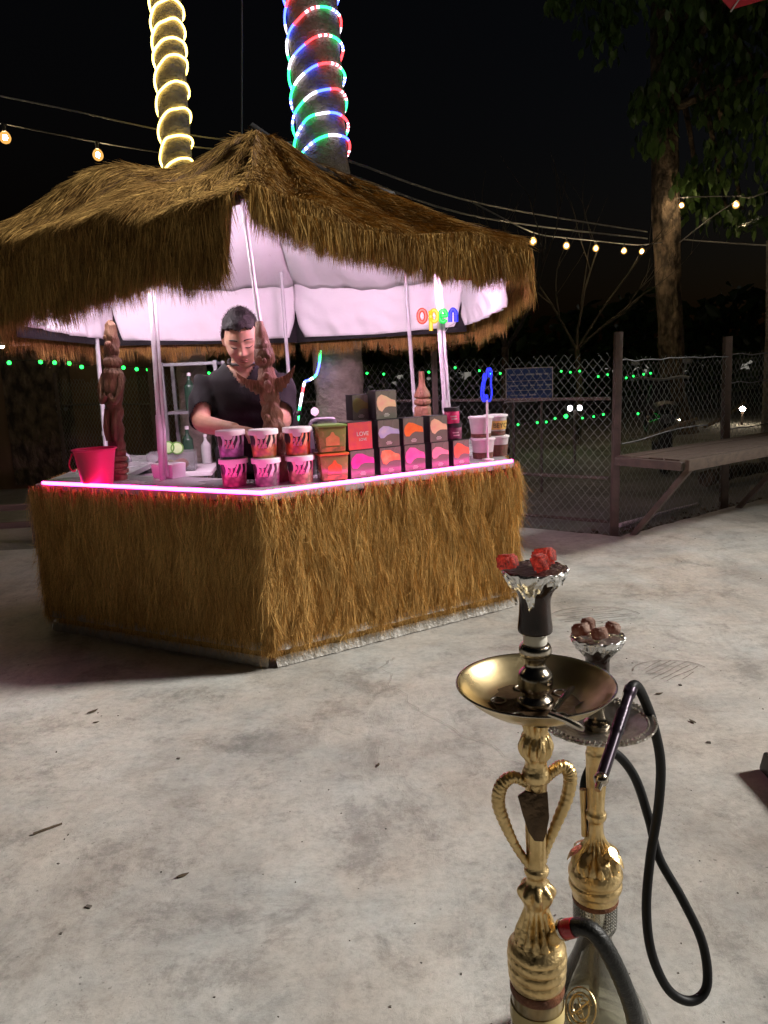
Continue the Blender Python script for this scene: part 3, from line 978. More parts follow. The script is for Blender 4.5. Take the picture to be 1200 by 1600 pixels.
# lower stem with petals
prof = [(0.033, 0.390), (0.0275, 0.402), (0.0225, 0.414), (0.0185, 0.428), (0.0170, 0.440), (0.0195, 0.451), (0.0225, 0.460), (0.0235, 0.468), (0.0205, 0.475), (0.0150, 0.482), (0.0138, 0.490), (0.0168, 0.496), (0.0172, 0.502), (0.0140, 0.508), (0.0135, 0.520), (0.0142, 0.56), (0.0145, 0.60), (0.0150, 0.632), (0.0185, 0.640), (0.0192, 0.648), (0.0165, 0.655), (0.0145, 0.662)]
fl1 = flute(14, 0.34, 0.388, 0.447); fl2 = flute(8, 0.36, 0.447, 0.484, 0.4); fl3 = flute(8, 0.14, 0.508, 0.632)
mb = MB(); mb.lathe(catmull_prof(prof, 4), n=72, mod=lambda t, z: fl1(t, z) * fl2(t, z) * fl3(t, z))
mb.build('stem', M['gold'], h1)
prof = [(0.0145, 0.660), (0.0150, 0.668), (0.0190, 0.676), (0.0212, 0.688), (0.0195, 0.698), (0.0160, 0.706), (0.0155, 0.712), (0.0170, 0.722), (0.0185, 0.735), (0.019, 0.745)]
fl4 = flute(10, 0.34, 0.666, 0.704, 0.2); fl5 = flute(12, 0.30, 0.705, 0.746)
mb = MB(); mb.lathe(catmull_prof(prof, 4), n=72, mod=lambda t, z: fl4(t, z) * fl5(t, z)); mb.build('upper_stem', M['gold'], h1)
# leaf relief on the stem bulb
for i in range(8):
    t = 2 * PI * i / 8
    a = Vector((0.0195 * math.cos(t), 0.0195 * math.sin(t), 0.680))
    b = Vector((0.0165 * math.cos(t + 0.2), 0.0165 * math.sin(t + 0.2), 0.707))
    mb = MB(); mb.tube(smooth_path([a, (a + b) / 2 * 1.0 + Vector((0.003 * math.cos(t), 0.003 * math.sin(t), 0)), b], 3), [0.0012, 0.0022, 0.0026, 0.0026, 0.0024, 0.0018, 0.0008], 6); mb.build('leaf_relief', M['gold'], h1)
def rel(p, h):
    return Vector(p) - Vector(h)
def handle(pts, mirror=False):
    p = smooth_path([rel(q, H1) for q in pts], 14)
    n = len(p)
    rad = [0.0062 + 0.0033 * math.sin(PI * min(1, (i / n) * 1.25)) + 0.0006 * math.sin(i * 1.9) for i in range(n)]
    mb = MB(); mb.tube(p, rad, 12)
    return mb.build('swan_handle', M['gold'], h1)
handle([(0.183, 0.97, 0.631), (0.163, 0.97, 0.643), (0.146, 0.97, 0.632), (0.141, 0.97, 0.605), (0.151, 0.97, 0.570), (0.166, 0.97, 0.535), (0.186, 0.97, 0.503)])
handle([(0.203, 0.97, 0.634), (0.217, 0.97, 0.650), (0.231, 0.97, 0.656), (0.240, 0.97, 0.642), (0.236, 0.97, 0.610), (0.220, 0.97, 0.567), (0.206, 0.97, 0.529), (0.198, 0.97, 0.502)])
# dark shield plate on the stem
mb = MB()
sh = [(-0.030, 0.028), (-0.020, 0.036), (-0.004, 0.031), (0.010, 0.036), (0.012, 0.0), (0.008, -0.022), (0.004, -0.034), (-0.008, -0.034), (-0.016, -0.022), (-0.024, 0.004)]
mb.rings([[V(x, 0.0, z) for x, z in sh], [V(x, -0.004, z) for x, z in sh]])
o = mb.build('shield_plate', mat('dark_bronze', (0.13, 0.085, 0.05), (0.06, 0.04, 0.025), 0.4, 0.8, scale=40, bump=0.8, bscale=90, bdist=0.004), h1, bevel=0.0012)
o.location = (0.002, -0.018, 0.594)
o.rotation_euler = (R(-6), 0, R(-10))
# hose port and red connector
mb = MB(); mb.tube(smooth_path([(0.012, -0.008, 0.388), (0.022, -0.018, 0.410), (0.032, -0.030, 0.428)], 4), [0.012] * 5 + [0.0105] * 4, 14); mb.build('hose_port', M['gold'], h1)
mb = MB(); mb.tube([(0.030, -0.0285, 0.4265), (0.0325, -0.0305, 0.4290)], 0.0145, 18); mb.build('port_ring', M['silver'], h1)
mb = MB(); mb.tube([(0.0325, -0.0305, 0.429), (0.036, -0.034, 0.432), (0.044, -0.039, 0.4375)], [0.0125, 0.0135, 0.0130], 18); mb.build('connector', M['red_plastic'], h1)
hp = smooth_path([rel(q, H1) for q in [(0.236, 0.932, 0.4370), (0.246, 0.926, 0.4425), (0.260, 0.918, 0.4400), (0.277, 0.910, 0.416), (0.297, 0.908, 0.369), (0.315, 0.915, 0.312), (0.332, 0.935, 0.228), (0.342, 0.96, 0.12), (0.35, 1.0, 0.03), (0.40, 1.05, 0.014)]], 10)
mb = MB(); mb.tube(hp, [0.0120 + 0.0003 * math.sin(i * 2.1) for i in range(len(hp))], 14); mb.build('hose', M['hose_rib'], h1)
# tray
mb = MB()
trp = [(0.012, 0.745), (0.040, 0.744), (0.066, 0.748), (0.088, 0.762), (0.100, 0.774), (0.1040, 0.7775), (0.1055, 0.7790), (0.1045, 0.7808), (0.1015, 0.7795), (0.098, 0.7765), (0.086, 0.7650), (0.065, 0.7515), (0.040, 0.7475), (0.012, 0.7485)]
mb.lathe(catmull_prof(trp, 3), n=72, cap=False)
tray1 = mb.build('tray', M['gold_tray'], h1)
mb = MB()
rim = [Vector((0.1048 * math.cos(t), 0.1048 * math.sin(t), 0.7796)) for t in [2 * PI * i / 72 for i in range(72)]]
mb.tube(rim, 0.0016, 8, close=True); mb.build('rim', M['silver'], tray1)
for i in range(5):
    mb = MB()
    a = 0.6 + i * 1.15
    c = Vector((0.05 * math.cos(a), 0.05 * math.sin(a), 0.7510))
    mb.tube([c + Vector((0.010 * math.cos(t), 0.010 * math.sin(t), 0)) for t in [2 * PI * j / 20 for j in range(20)]], 0.0011, 6, close=True)
    mb.build('punched_ring', M['dark_silver'], tray1)
mb = MB()
mb.lathe([(0.001, 0.7492), (0.058, 0.7500), (0.064, 0.7515)], n=48, cap=False, mod=lambda t, z: 1 + 0.13 * math.sin(3 * t) + 0.07 * math.sin(7 * t + 1))
mb.build('burnt_residue', mat('burnt_residue', (0.035, 0.020, 0.012), (0.10, 0.06, 0.03), 0.35, 0.3, scale=28, bump=0.6, bscale=60, bdist=0.003), tray1)
# neck above tray, grommet, bowl
prof = [(0.024, 0.748), (0.0245, 0.756), (0.0175, 0.764), (0.0225, 0.772), (0.0235, 0.784), (0.0215, 0.794), (0.0145, 0.803), (0.0140, 0.812), (0.0205, 0.820), (0.0215, 0.827), (0.0195, 0.833), (0.0150, 0.836)]
mb = MB(); mb.lathe(catmull_prof(prof, 4), n=40); mb.build('neck', M['silver'], h1)
mb = MB(); mb.lathe([(0.0155, 0.834), (0.0160, 0.838), (0.0150, 0.850), (0.0140, 0.852)], n=30); mb.build('grommet', M['grommet'], h1)
prof = [(0.0150, 0.850), (0.0215, 0.851), (0.0228, 0.856), (0.0215, 0.870), (0.0205, 0.885), (0.0210, 0.897), (0.0250, 0.908), (0.0345, 0.920), (0.0400, 0.931), (0.0405, 0.936)]
mb = MB(); mb.lathe(catmull_prof(prof, 4), n=44); bowl1 = mb.build('clay_bowl', M['ceramic'], h1)
def pr1(dz):
    return float(np.interp(dz, [0, 0.006, 0.016, 0.028, 0.04, 0.055], [0.0418, 0.0412, 0.0362, 0.0268, 0.0228, 0.0222]))
foil_skirt(bowl1, 0.0418, 0.9375, pr1, lambda t: 0.020 + 0.005 * math.sin(5 * t) + 0.006 * math.sin(2 * t + 1) + 0.030 * math.exp(-((((t - 4.35 + PI) % (2 * PI)) - PI) / 0.35) ** 2) + 0.004 * math.sin(23 * t))
mb = MB(); mb.lathe([(0.0415, 0.9372), (0.030, 0.9366), (0.001, 0.9360)], n=44, cap=False); mb.build('scorched_foil_top', M['tobacco'], bowl1)
for i, (x, y, z, s, lab) in enumerate([(0.156, 0.962, 0.950, 0.024, 'glowing red coal alone at the edge of the black bowl, away from the pair'), (0.196, 0.950, 0.9505, 0.024, 'front glowing red coal of the touching pair on the black bowl'), (0.207, 0.976, 0.9515, 0.026, 'rear glowing red coal of the touching pair on the black bowl')]):
    tag(coal('glowing_coal', (x, y, z), s, M['ember']), lab, 'coal', 'coals on the near hookah')
# tongs resting in the tray
mb = MB()
for a, b in (((0.245, 0.975, 0.768), (0.194, 0.866, 0.787)), ((0.229, 0.862, 0.764), (0.186, 0.862, 0.7865))):
    mb.tube(smooth_path([a, (Vector(a) + Vector(b)) / 2 + V(0, 0, 0.002), b], 5), [0.003, 0.004, 0.0045, 0.0045, 0.0045, 0.004, 0.004, 0.004, 0.004, 0.0035, 0.003], 8)
tongs = mb.build('coal_tongs', M['silver'])
tag(tongs, 'small silver coal tongs hooked over the rim of the wide brass tray', 'tongs')

H2 = (0.330, 1.16, 0.0)
h2 = thing('hookah', 'smaller gold hookah with beaded dark tray and clear glass vase, standing behind', 'hookah', H2)
mb = MB()
outer = [(0.001, 0.004), (0.098, 0.004), (0.106, 0.02), (0.104, 0.045), (0.090, 0.085), (0.070, 0.125), (0.047, 0.170), (0.0315, 0.213), (0.0285, 0.238), (0.034, 0.252), (0.0365, 0.262), (0.037, 0.31)]
inner = [(r_ - 0.0035, z) for r_, z in reversed(outer[2:])] + [(0.09, 0.010), (0.001, 0.010)]
mb.lathe(catmull_prof(outer, 4) + inner, n=48, cap=False)
vase2 = mb.build('glass_vase', M['glass'], h2)
mb = MB(); mb.lathe([(0.001, 0.011), (0.100, 0.013), (0.098, 0.045), (0.085, 0.083), (0.001, 0.083)], n=36, cap=False); mb.build('water', M['water'], vase2)
mb = MB(); mb.tube([(0, 0, 0.03), (0, 0, 0.31)], 0.0085, 10); mb.build('down_stem', M['silver'], vase2)
# dotted grip panels on the acrylic neck
for ph in (-1.05, -2.25):
    mb = MB()
    for i in range(5):
        for j in range(7):
            t = ph + (i - 2) * 0.13
            z = 0.268 + j * 0.0056
            mb.ell((0.0372 * math.cos(t), 0.0372 * math.sin(t), z), (0.0016, 0.0016, 0.0016), 6, 4)
    mb.build('dotted_panel', M['acrylic'], vase2)
# gold emblem on the vase
em = bpy.data.objects.new('emblem', None)
en = Vector((-0.62, -0.70, 0.62)).normalized()
ec = Vector((-0.0375, -0.058, 0.1465))
ex = V(0, 0, 1).cross(en).normalized(); ey = en.cross(ex)
mb = MB()
def circ(cx_, cy_, rx, ry, a0=0, a1=2 * PI, n=28):
    return [ec + ex * (cx_ + rx * math.cos(a0 + (a1 - a0) * i / n)) + ey * (cy_ + ry * math.sin(a0 + (a1 - a0) * i / n)) + en * 0.003 for i in range(n + 1)]
mb.tube(circ(0, 0, 0.026, 0.030)[:-1], 0.0013, 6, close=True)
mb.tube(circ(0, 0, 0.0185, 0.022, 0.5, 5.6), 0.0016, 6)
mb.tube(circ(-0.005, 0.002, 0.010, 0.013, 0.8, 6.0), 0.0014, 6)
mb.tube(circ(0.005, -0.001, 0.010, 0.014, 3.6, 8.6), 0.0014, 6)
mb.tube([ec + ex * -0.012 + ey * 0.016 + en * 0.003, ec + ex * 0.0 + ey * 0.0 + en * 0.003, ec + ex * 0.012 + ey * -0.016 + en * 0.003], 0.0014, 6)
mb.tube([ec + ex * 0.011 + ey * 0.016 + en * 0.003, ec + ex * -0.002 + ey * -0.004 + en * 0.003, ec + ex * -0.010 + ey * -0.014 + en * 0.003], 0.0014, 6)
mb.build('emblem', M['gold'], vase2)
prof = [(0.0365, 0.306), (0.0385, 0.314), (0.0395, 0.322), (0.0435, 0.330), (0.0440, 0.338), (0.0415, 0.343), (0.0445, 0.350), (0.0445, 0.358), (0.040, 0.368)]
mb = MB(); mb.lathe(catmull_prof(prof, 3), n=40); mb.build('base_collar', M['gold'], h2)
mb = MB(); mb.lathe([(0.0375, 0.303), (0.0383, 0.305), (0.0383, 0.312), (0.0375, 0.314)], n=36); mb.build('seal', M['rust'], vase2)
prof = [(0.040, 0.366), (0.034, 0.380), (0.024, 0.398), (0.016, 0.415), (0.0128, 0.430), (0.0126, 0.448), (0.0165, 0.455), (0.0170, 0.463), (0.0140, 0.470), (0.0142, 0.49), (0.0160, 0.53), (0.0172, 0.562), (0.0178, 0.570), (0.0160, 0.580), (0.0165, 0.612)]
fq = flute(16, 0.30, 0.362, 0.428); fr = flute(10, 0.12, 0.47, 0.562)
mb = MB(); mb.lathe(catmull_prof(prof, 4), n=64, mod=lambda t, z: fq(t, z) * fr(t, z)); mb.build('stem', M['gold'], h2)
for i in range(7):     # curled acanthus leaves round the flare
    t = 0.35 + 2 * PI * i / 7
    ct, st = math.cos(t), math.sin(t)
    p = smooth_path([(0.022 * ct, 0.022 * st, 0.402), (0.031 * ct, 0.031 * st, 0.396), (0.041 * ct, 0.041 * st, 0.388), (0.047 * ct, 0.047 * st, 0.376)], 4)
    mb = MB()
    sd = V(-st, ct, 0)
    rg = [[q + sd * (w_ * a) + V(0, 0, b * 0.0018) for a, b in ((-1, 0), (0, 1), (1, 0), (0, -1))] for q, w_ in zip(p, [0.004, 0.006, 0.008, 0.009, 0.0095, 0.0095, 0.009, 0.0085, 0.0075, 0.006, 0.0045, 0.003, 0.001])]
    mb.rings(rg); mb.build('acanthus_leaf', M['gold'], h2)
mb = MB(); mb.tube([(-0.018, 0.004, 0.42), (-0.020, 0.004, 0.46), (-0.021, 0.004, 0.505)], [0.005, 0.004, 0.0055], 10); mb.build('purge_valve', M['gold'], h2)
mb = MB(); mb.tube([(0.010, -0.020, 0.395), (0.020, -0.030, 0.410)], [0.008, 0.0095], 12); mb.build('hose_port', M['gold'], h2)
mb = MB()
tp2 = [(0.012, 0.613), (0.035, 0.610), (0.060, 0.616), (0.080, 0.624), (0.090, 0.627), (0.0915, 0.6295), (0.088, 0.631), (0.078, 0.628), (0.060, 0.6205), (0.035, 0.615), (0.012, 0.6165)]
mb.lathe(catmull_prof(tp2, 3), n=80, cap=False, mod=lambda t, z: 1 + 0.012 * math.sin(26 * t))
tray2 = mb.build('tray', M['dark_silver'], h2)
for rr, zz, nb, sz in ((0.0905, 0.6305, 76, 0.0029), (0.079, 0.630, 60, 0.0024)):
    mb = MB()
    for i in range(nb):
        t = 2 * PI * i / nb
        mb.ell((rr * math.cos(t), rr * math.sin(t), zz), (sz, sz, sz), 7, 5)
    mb.build('beading', M['dark_silver'], tray2)
prof = [(0.020, 0.615), (0.022, 0.625), (0.014, 0.635), (0.013, 0.66), (0.0165, 0.672), (0.0185, 0.684), (0.014, 0.695), (0.0145, 0.712)]
mb = MB(); mb.lathe(catmull_prof(prof, 4), n=32); mb.build('neck', M['silver'], h2)
prof = [(0.0145, 0.700), (0.0185, 0.704), (0.0190, 0.722), (0.0200, 0.735), (0.0300, 0.748), (0.0385, 0.762), (0.0395, 0.770)]
mb = MB(); mb.lathe(catmull_prof(prof, 4), n=40); bowl2 = mb.build('clay_bowl', M['ceramic'], h2)
def pr2(dz):
    return float(np.interp(dz, [0, 0.005, 0.014, 0.026, 0.036], [0.0412, 0.0408, 0.0365, 0.0270, 0.0225]))
foil_skirt(bowl2, 0.0412, 0.7715, pr2, lambda t: 0.021 + 0.004 * math.sin(4 * t) + 0.004 * math.sin(11 * t))
mb = MB(); mb.lathe([(0.0408, 0.7712), (0.03, 0.7706), (0.001, 0.770)], n=40, cap=False); mb.build('foil_top', M['foil'], bowl2)
for (x, y, z, s, lab) in [(0.302, 1.155, 0.7845, 0.024, 'ashy brown coal with a red face on the small foil bowl, nearest the tall hookah'), (0.322, 1.185, 0.783, 0.020, 'ashy coal at the far rim of the small foil bowl'), (0.327, 1.138, 0.783, 0.022, 'ashy coal at the near rim of the small foil bowl'), (0.354, 1.162, 0.783, 0.021, 'ashy coal on the small foil bowl, farthest from the tall hookah')]:
    tag(coal('ashy_coal', (x, y, z), s, M['ash_coal']), lab, 'coal', 'coals on the smaller hookah')
# hose with its handle lying on the tray
h2h = thing('hookah_hose', 'black looped hose whose dark mouthpiece lies across the beaded tray', 'hose', (0.371, 1.12, 0.70))
HH = (0.371, 1.12, 0.70)
pp = smooth_path([rel(q, HH) for q in [(0.366, 1.112, 0.694), (0.374, 1.122, 0.701), (0.386, 1.135, 0.694), (0.404, 1.155, 0.664), (0.428, 1.18, 0.609), (0.450, 1.20, 0.528), (0.456, 1.22, 0.433), (0.444, 1.22, 0.334), (0.432, 1.20, 0.249), (0.436, 1.18, 0.176), (0.464, 1.17, 0.110), (0.504, 1.17, 0.086), (0.535, 1.18, 0.106), (0.534, 1.20, 0.173), (0.503, 1.22, 0.249), (0.467, 1.24, 0.319), (0.451, 1.25, 0.389), (0.421, 1.24, 0.477), (0.382, 1.225, 0.532), (0.352, 1.215, 0.535), (0.325, 1.21, 0.49), (0.326, 1.195, 0.42), (0.330, 1.18, 0.40)]], 8)
mb = MB(); mb.tube(pp, 0.0082, 14); mb.build('hose', M['hose'], h2h)
a, b = rel((0.371, 1.120, 0.698), HH), rel((0.287, 0.985, 0.626), HH)
def al(t):
    return a.lerp(b, t)
M['mouth'] = mat('purple_black_anodised', (0.010, 0.008, 0.011), (0.025, 0.012, 0.026), 0.3, 0.6, scale=20)
mb = MB()
ts = [i / 40 for i in range(41)]
mb.tube([al(t) for t in ts], [0.0085 + (0.0014 * abs(math.sin(t * 60)) if 0.25 < t < 0.55 else 0.0) + (0.0015 if t < 0.08 else 0) for t in ts], 16)
hd = mb.build('mouthpiece', M['mouth'], h2h)
mb = MB(); mb.ell(al(1.0), (0.0105, 0.0105, 0.0105), 14, 10); mb.tube([al(1.04), al(1.11)], [0.006, 0.0045], 10); mb.build('end_cap', M['silver'], hd)

# ------------------------------------------------------------------ person behind the counter
def loft(mb, rows, n=20):
    """rows: (centre, rx vector, ry vector)"""
    mb.rings([[Vector(c) + Vector(a) * math.cos(2 * PI * j / n) + Vector(b) * math.sin(2 * PI * j / n) for j in range(n)] for c, a, b in rows])

def limb(mb, pts, rad, n=14, sub=4):
    p = smooth_path(pts, sub)
    rr = np.interp(np.linspace(0, len(rad) - 1, len(p)), range(len(rad)), rad)
    mb.tube(p, list(rr), n)

def remeshed(name, mb, vox, mat_, parent, smooth_it=4):
    me = bpy.data.meshes.new('tmp')
    me.from_pydata([tuple(v_) for v_ in mb.v], [], mb.f)
    o = bpy.data.objects.new('tmp', me)
    COL.objects.link(o)
    md = o.modifiers.new('r', 'REMESH'); md.mode = 'VOXEL'; md.voxel_size = vox
    if smooth_it:
        sm = o.modifiers.new('s', 'SMOOTH'); sm.iterations = smooth_it; sm.factor = 0.5
    dg = bpy.context.evaluated_depsgraph_get()
    me2 = bpy.data.meshes.new_from_object(o.evaluated_get(dg))
    bpy.data.objects.remove(o)
    me2.name = name
    me2.materials.clear()
    me2.materials.append(mat_)
    me2.polygons.foreach_set("use_smooth", [True] * len(me2.polygons))
    return link(bpy.data.objects.new(name, me2), parent)

PX, PY = -0.655, 3.92
man = thing('person', 'person in black short-sleeved shirt looking down behind the bar counter', 'person', (PX, PY, 0))
HC = V(0.035, -0.287, 1.362)              # head centre, relative to the feet
HR = Matrix.Rotation(R(27), 3, 'X') @ Matrix.Rotation(R(6), 3, 'Z')   # head tipped down and turned a little
# positive X rotation tips the -y facing face downwards
def hpt(x, y, z):
    return HC + HR @ Vector((x, y, z))

def head_surface(x, z, y):
    """front relief: y is negative towards the face"""
    g_ = lambda cx_, cz_, sx, sz: math.exp(-((x - cx_) / sx) ** 2 - ((z - cz_) / sz) ** 2)
    d = 0.0
    d += 0.010 * g_(0, 0.012, 0.010, 0.022) + 0.022 * g_(0, -0.024, 0.0115, 0.016) + 0.008 * (g_(-0.014, -0.031, 0.008, 0.008) + g_(0.014, -0.031, 0.008, 0.008))
    for sx in (-1, 1):
        d -= 0.011 * g_(sx * 0.034, 0.010, 0.020, 0.013)
        d += 0.0065 * g_(sx * 0.034, 0.006, 0.014, 0.009)
        d += 0.005 * g_(sx * 0.034, 0.030, 0.022, 0.008)
        d += 0.006 * g_(sx * 0.047, -0.025, 0.020, 0.020)
    d += 0.006 * g_(0, -0.056, 0.022, 0.007) + 0.0065 * g_(0, -0.070, 0.020, 0.008) - 0.0055 * g_(0, -0.063, 0.026, 0.0028)
    d -= 0.004 * g_(0, -0.082, 0.02, 0.006)
    d += 0.008 * g_(0, -0.100, 0.022, 0.016)
    return d

def head_rows(scale=1.0):
    rgs = []
    nph, nth = 90, 110
    for i in range(1, nph):
        ph = PI * i / nph
        rr = []
        for j in range(nth):
            th = 2 * PI * j / nth
            x, y, z = math.sin(ph) * math.cos(th), math.sin(ph) * math.sin(th), -math.cos(ph)
            ax, ay, az = 0.079, 0.100, 0.132
            # jaw: narrower below the mouth, flat underneath
            k = 1.0 if z > -0.25 else 1 - 0.24 * min(1, (-0.25 - z) / 0.75) ** 1.6
            X, Y, Z = ax * x * k, ay * y * (1.0 if y < 0 else 1.06), az * z
            if z < 0 and y > 0:
                Y *= 1 - 0.35 * (-z)
            if y < 0:
                # flatten the face a little, then add relief
                Y = -abs(Y) ** 0.92 * (0.1 ** 0.08)
                Y -= head_surface(X, Z, Y) * min(1, -y * 2.2)
            rr.append(hpt(X * scale, Y * scale, Z * scale))
        rgs.append(rr)
    return rgs

body = MB()
body.rings(head_rows())
for sx in (-1, 1):       # ears
    body.ell(hpt(sx * 0.083, 0.012, 0.000), (0.012, 0.020, 0.032), 12, 8, HR)
# neck, torso, hips, legs
limb(body, [V(0.015, -0.15, 1.19), V(0.022, -0.20, 1.28), V(0.03, -0.235, 1.36)], [0.066, 0.058, 0.060], 18)
tor = [(V(0, 0.02, 0.80), 0.165, 0.115), (V(0, 0.0, 0.90), 0.160, 0.110), (V(0, -0.05, 1.00), 0.172, 0.115), (V(0.0, -0.10, 1.10), 0.182, 0.118), (V(0.005, -0.135, 1.18), 0.168, 0.100), (V(0.01, -0.155, 1.225), 0.130, 0.075), (V(0.014, -0.165, 1.25), 0.08, 0.06)]
loft(body, [(c, V(a, 0, 0), V(0, b, 0)) for c, a, b in tor], 24)
armL = [V(-0.165, -0.13, 1.175), V(-0.200, -0.17, 1.08), V(-0.195, -0.235, 0.995), V(-0.10, -0.385, 0.975), V(0.01, -0.475, 0.965)]
armR = [V(0.17, -0.13, 1.175), V(0.195, -0.17, 1.08), V(0.19, -0.25, 0.985), V(0.175, -0.38, 0.965), V(0.165, -0.47, 0.955)]
for arm in (armL, armR):
    limb(body, arm, [0.062, 0.054, 0.047, 0.040, 0.028], 14, 5)
    # hand: palm and fingers curling forward and down
    w = arm[-1]
    dv = (arm[-1] - arm[-2]).normalized()
    sv = dv.cross(V(0, 0, 1)).normalized()
    nv = sv.cross(dv).normalized()
    loft(body, [(w - dv * 0.02, sv * 0.026, nv * 0.020), (w + dv * 0.02, sv * 0.036, nv * 0.018), (w + dv * 0.055, sv * 0.042, nv * 0.016), (w + dv * 0.085, sv * 0.040, nv * 0.013)], 14)
    for i, (off, ln_) in enumerate(((-0.030, 0.060), (-0.010, 0.072), (0.010, 0.068), (0.029, 0.052))):
        p0 = w + dv * 0.080 + sv * off
        limb(body, [p0, p0 + dv * ln_ * 0.45 - nv * 0.010, p0 + dv * ln_ * 0.75 - nv * 0.030, p0 + dv * ln_ * 0.85 - nv * 0.050], [0.0100, 0.0092, 0.0085, 0.0075], 8, 3)
    tside = -1 if arm is armR else 1
    p0 = w + dv * 0.022 + sv * (0.034 * tside)
    limb(body, [p0, p0 + dv * 0.030 + sv * 0.022 * tside - nv * 0.012, p0 + dv * 0.055 + sv * 0.022 * tside - nv * 0.026], [0.013, 0.011, 0.0085], 8, 3)
for sx in (-1, 1):
    limb(body, [V(sx * 0.09, 0.03, 0.82), V(sx * 0.10, 0.0, 0.46), V(sx * 0.10, 0.03, 0.09)], [0.092, 0.064, 0.044], 14, 4)
    loft(body, [(V(sx * 0.105, 0.07, 0.045), V(0.036, 0, 0), V(0, 0, 0.036)), (V(sx * 0.105, 0.0, 0.045), V(0.040, 0, 0), V(0, 0, 0.040)), (V(sx * 0.11, -0.10, 0.032), V(0.046, 0, 0), V(0, 0, 0.030)), (V(sx * 0.11, -0.17, 0.024), V(0.034, 0, 0), V(0, 0, 0.018))], 14)
remeshed('body', body, 0.0042, M['skin'], man, 3)

# shirt: wider torso and sleeves, cut open at neck, sleeve ends and hem
sh = MB()
tor2 = [(V(0, 0.03, 0.70), 0.185, 0.135), (V(0, 0.01, 0.84), 0.182, 0.132), (V(0, -0.03, 0.95), 0.188, 0.134), (V(0.0, -0.08, 1.05), 0.195, 0.136), (V(0.0, -0.11, 1.12), 0.200, 0.130), (V(0.005, -0.138, 1.18), 0.185, 0.112), (V(0.01, -0.158, 1.228), 0.150, 0.088), (V(0.014, -0.165, 1.258), 0.095, 0.074), (V(0.018, -0.17, 1.28), 0.078, 0.070)]
loft(sh, [(c, V(a, 0, 0), V(0, b, 0)) for c, a, b in tor2], 28)
for arm in (armL, armR):
    limb(sh, [arm[0] + V(0, 0, 0.006), arm[1], arm[2] + V(0, 0.01, 0.02), arm[2].lerp(arm[3], 0.10)], [0.068, 0.064, 0.060, 0.058], 18, 5)
shirt = remeshed('shirt', sh, 0.008, M['shirt'], man, 4)
bm = bmesh.new(); bm.from_mesh(shirt.data)
kill = []
for v_ in bm.verts:
    c = v_.co
    neck = c.z > 1.262
    vneck = c.y < -0.16 and c.z > 1.155 + abs(c.x - 0.012) * 1.45
    hem = c.z < 0.715
    if neck or vneck or hem:
        kill.append(v_)
for arm in (armL, armR):
    e = arm[2].lerp(arm[3], 0.10); d_ = (arm[3] - arm[2]).normalized()
    kill += [v_ for v_ in bm.verts if (v_.co - e).length < 0.11 and (v_.co - e).dot(d_) > -0.012 and v_ not in kill]
bmesh.ops.delete(bm, geom=list(set(kill)), context='VERTS')
for v_ in bm.verts:
    c = v_.co
    fold = math.sin(c.z * 46 + c.x * 22 + 3 * mnoise.noise(c * 6)) * 0.0035 + mnoise.noise(c * 11) * 0.006
    v_.co += v_.normal * fold
bm.to_mesh(shirt.data); bm.free()
shirt.modifiers.new('s', 'SOLIDIFY').thickness = 0.003
tr = MB()
for sx in (-1, 1):
    limb(tr, [V(sx * 0.085, 0.03, 0.84), V(sx * 0.10, 0.0, 0.46), V(sx * 0.10, 0.03, 0.075)], [0.118, 0.085, 0.070], 16, 4)
loft(tr, [(V(0, 0.02, 0.74), V(0.17, 0, 0), V(0, 0.122, 0)), (V(0, 0.02, 0.82), V(0.172, 0, 0), V(0, 0.122, 0)), (V(0, 0.0, 0.88), V(0.168, 0, 0), V(0, 0.120, 0))], 22)
remeshed('trousers', tr, 0.012, M['trousers'], man, 3)
# necklace cord
mb = MB()
mb.tube([V(0.018 + 0.075 * math.cos(t), -0.185 + 0.072 * math.sin(t), 1.268 + 0.020 * math.sin(t)) for t in [2 * PI * i / 32 for i in range(32)]], 0.006, 6, close=True)
mb.build('neck_cord', M['black_cloth'], man)
# hair cap
hr = MB()
rgs = []
nph, nth = 60, 96
capv = []
for i in range(nph + 1):
    rr = []
    for j in range(nth):
        th = 2 * PI * j / nth
        fx, fy = math.cos(th), math.sin(th)
        # lowest angle of the cap, by direction: high over the forehead, low at the back
        front = max(0, -fy)
        lim = R(50) + R(8) * abs(fx) if fy < -0.35 else R(94) + R(26) * max(0, fy)
        if -0.35 <= fy < 0.05:
            t_ = (fy + 0.35) / 0.4
            lim = (R(57)) * (1 - t_) + R(95) * t_
        lim += R(2.0) * math.sin(th * 7 + 1) + R(1.5) * math.sin(th * 23) + (R(5) * math.exp(-((th - 4.75) / 0.16) ** 2))
        ph = lim * i / nph
        x, y, z = math.sin(ph) * fx, math.sin(ph) * fy, math.cos(ph)
        th_ = 0.013 + 0.006 * max(0, z) + 0.005 * mnoise.noise(Vector((x * 4, y * 4, z * 4)))
        if i == nph:
            th_ = 0.001
        X, Y, Z = (0.079 + th_) * x, (0.100 + th_) * y * (1.0 if y < 0 else 1.06), (0.132 + th_) * z
        rr.append(hpt(X, Y, Z))
    rgs.append(rr)
hr.rings(rgs, False)
hair = hr.build('hair', M['hair'], man)
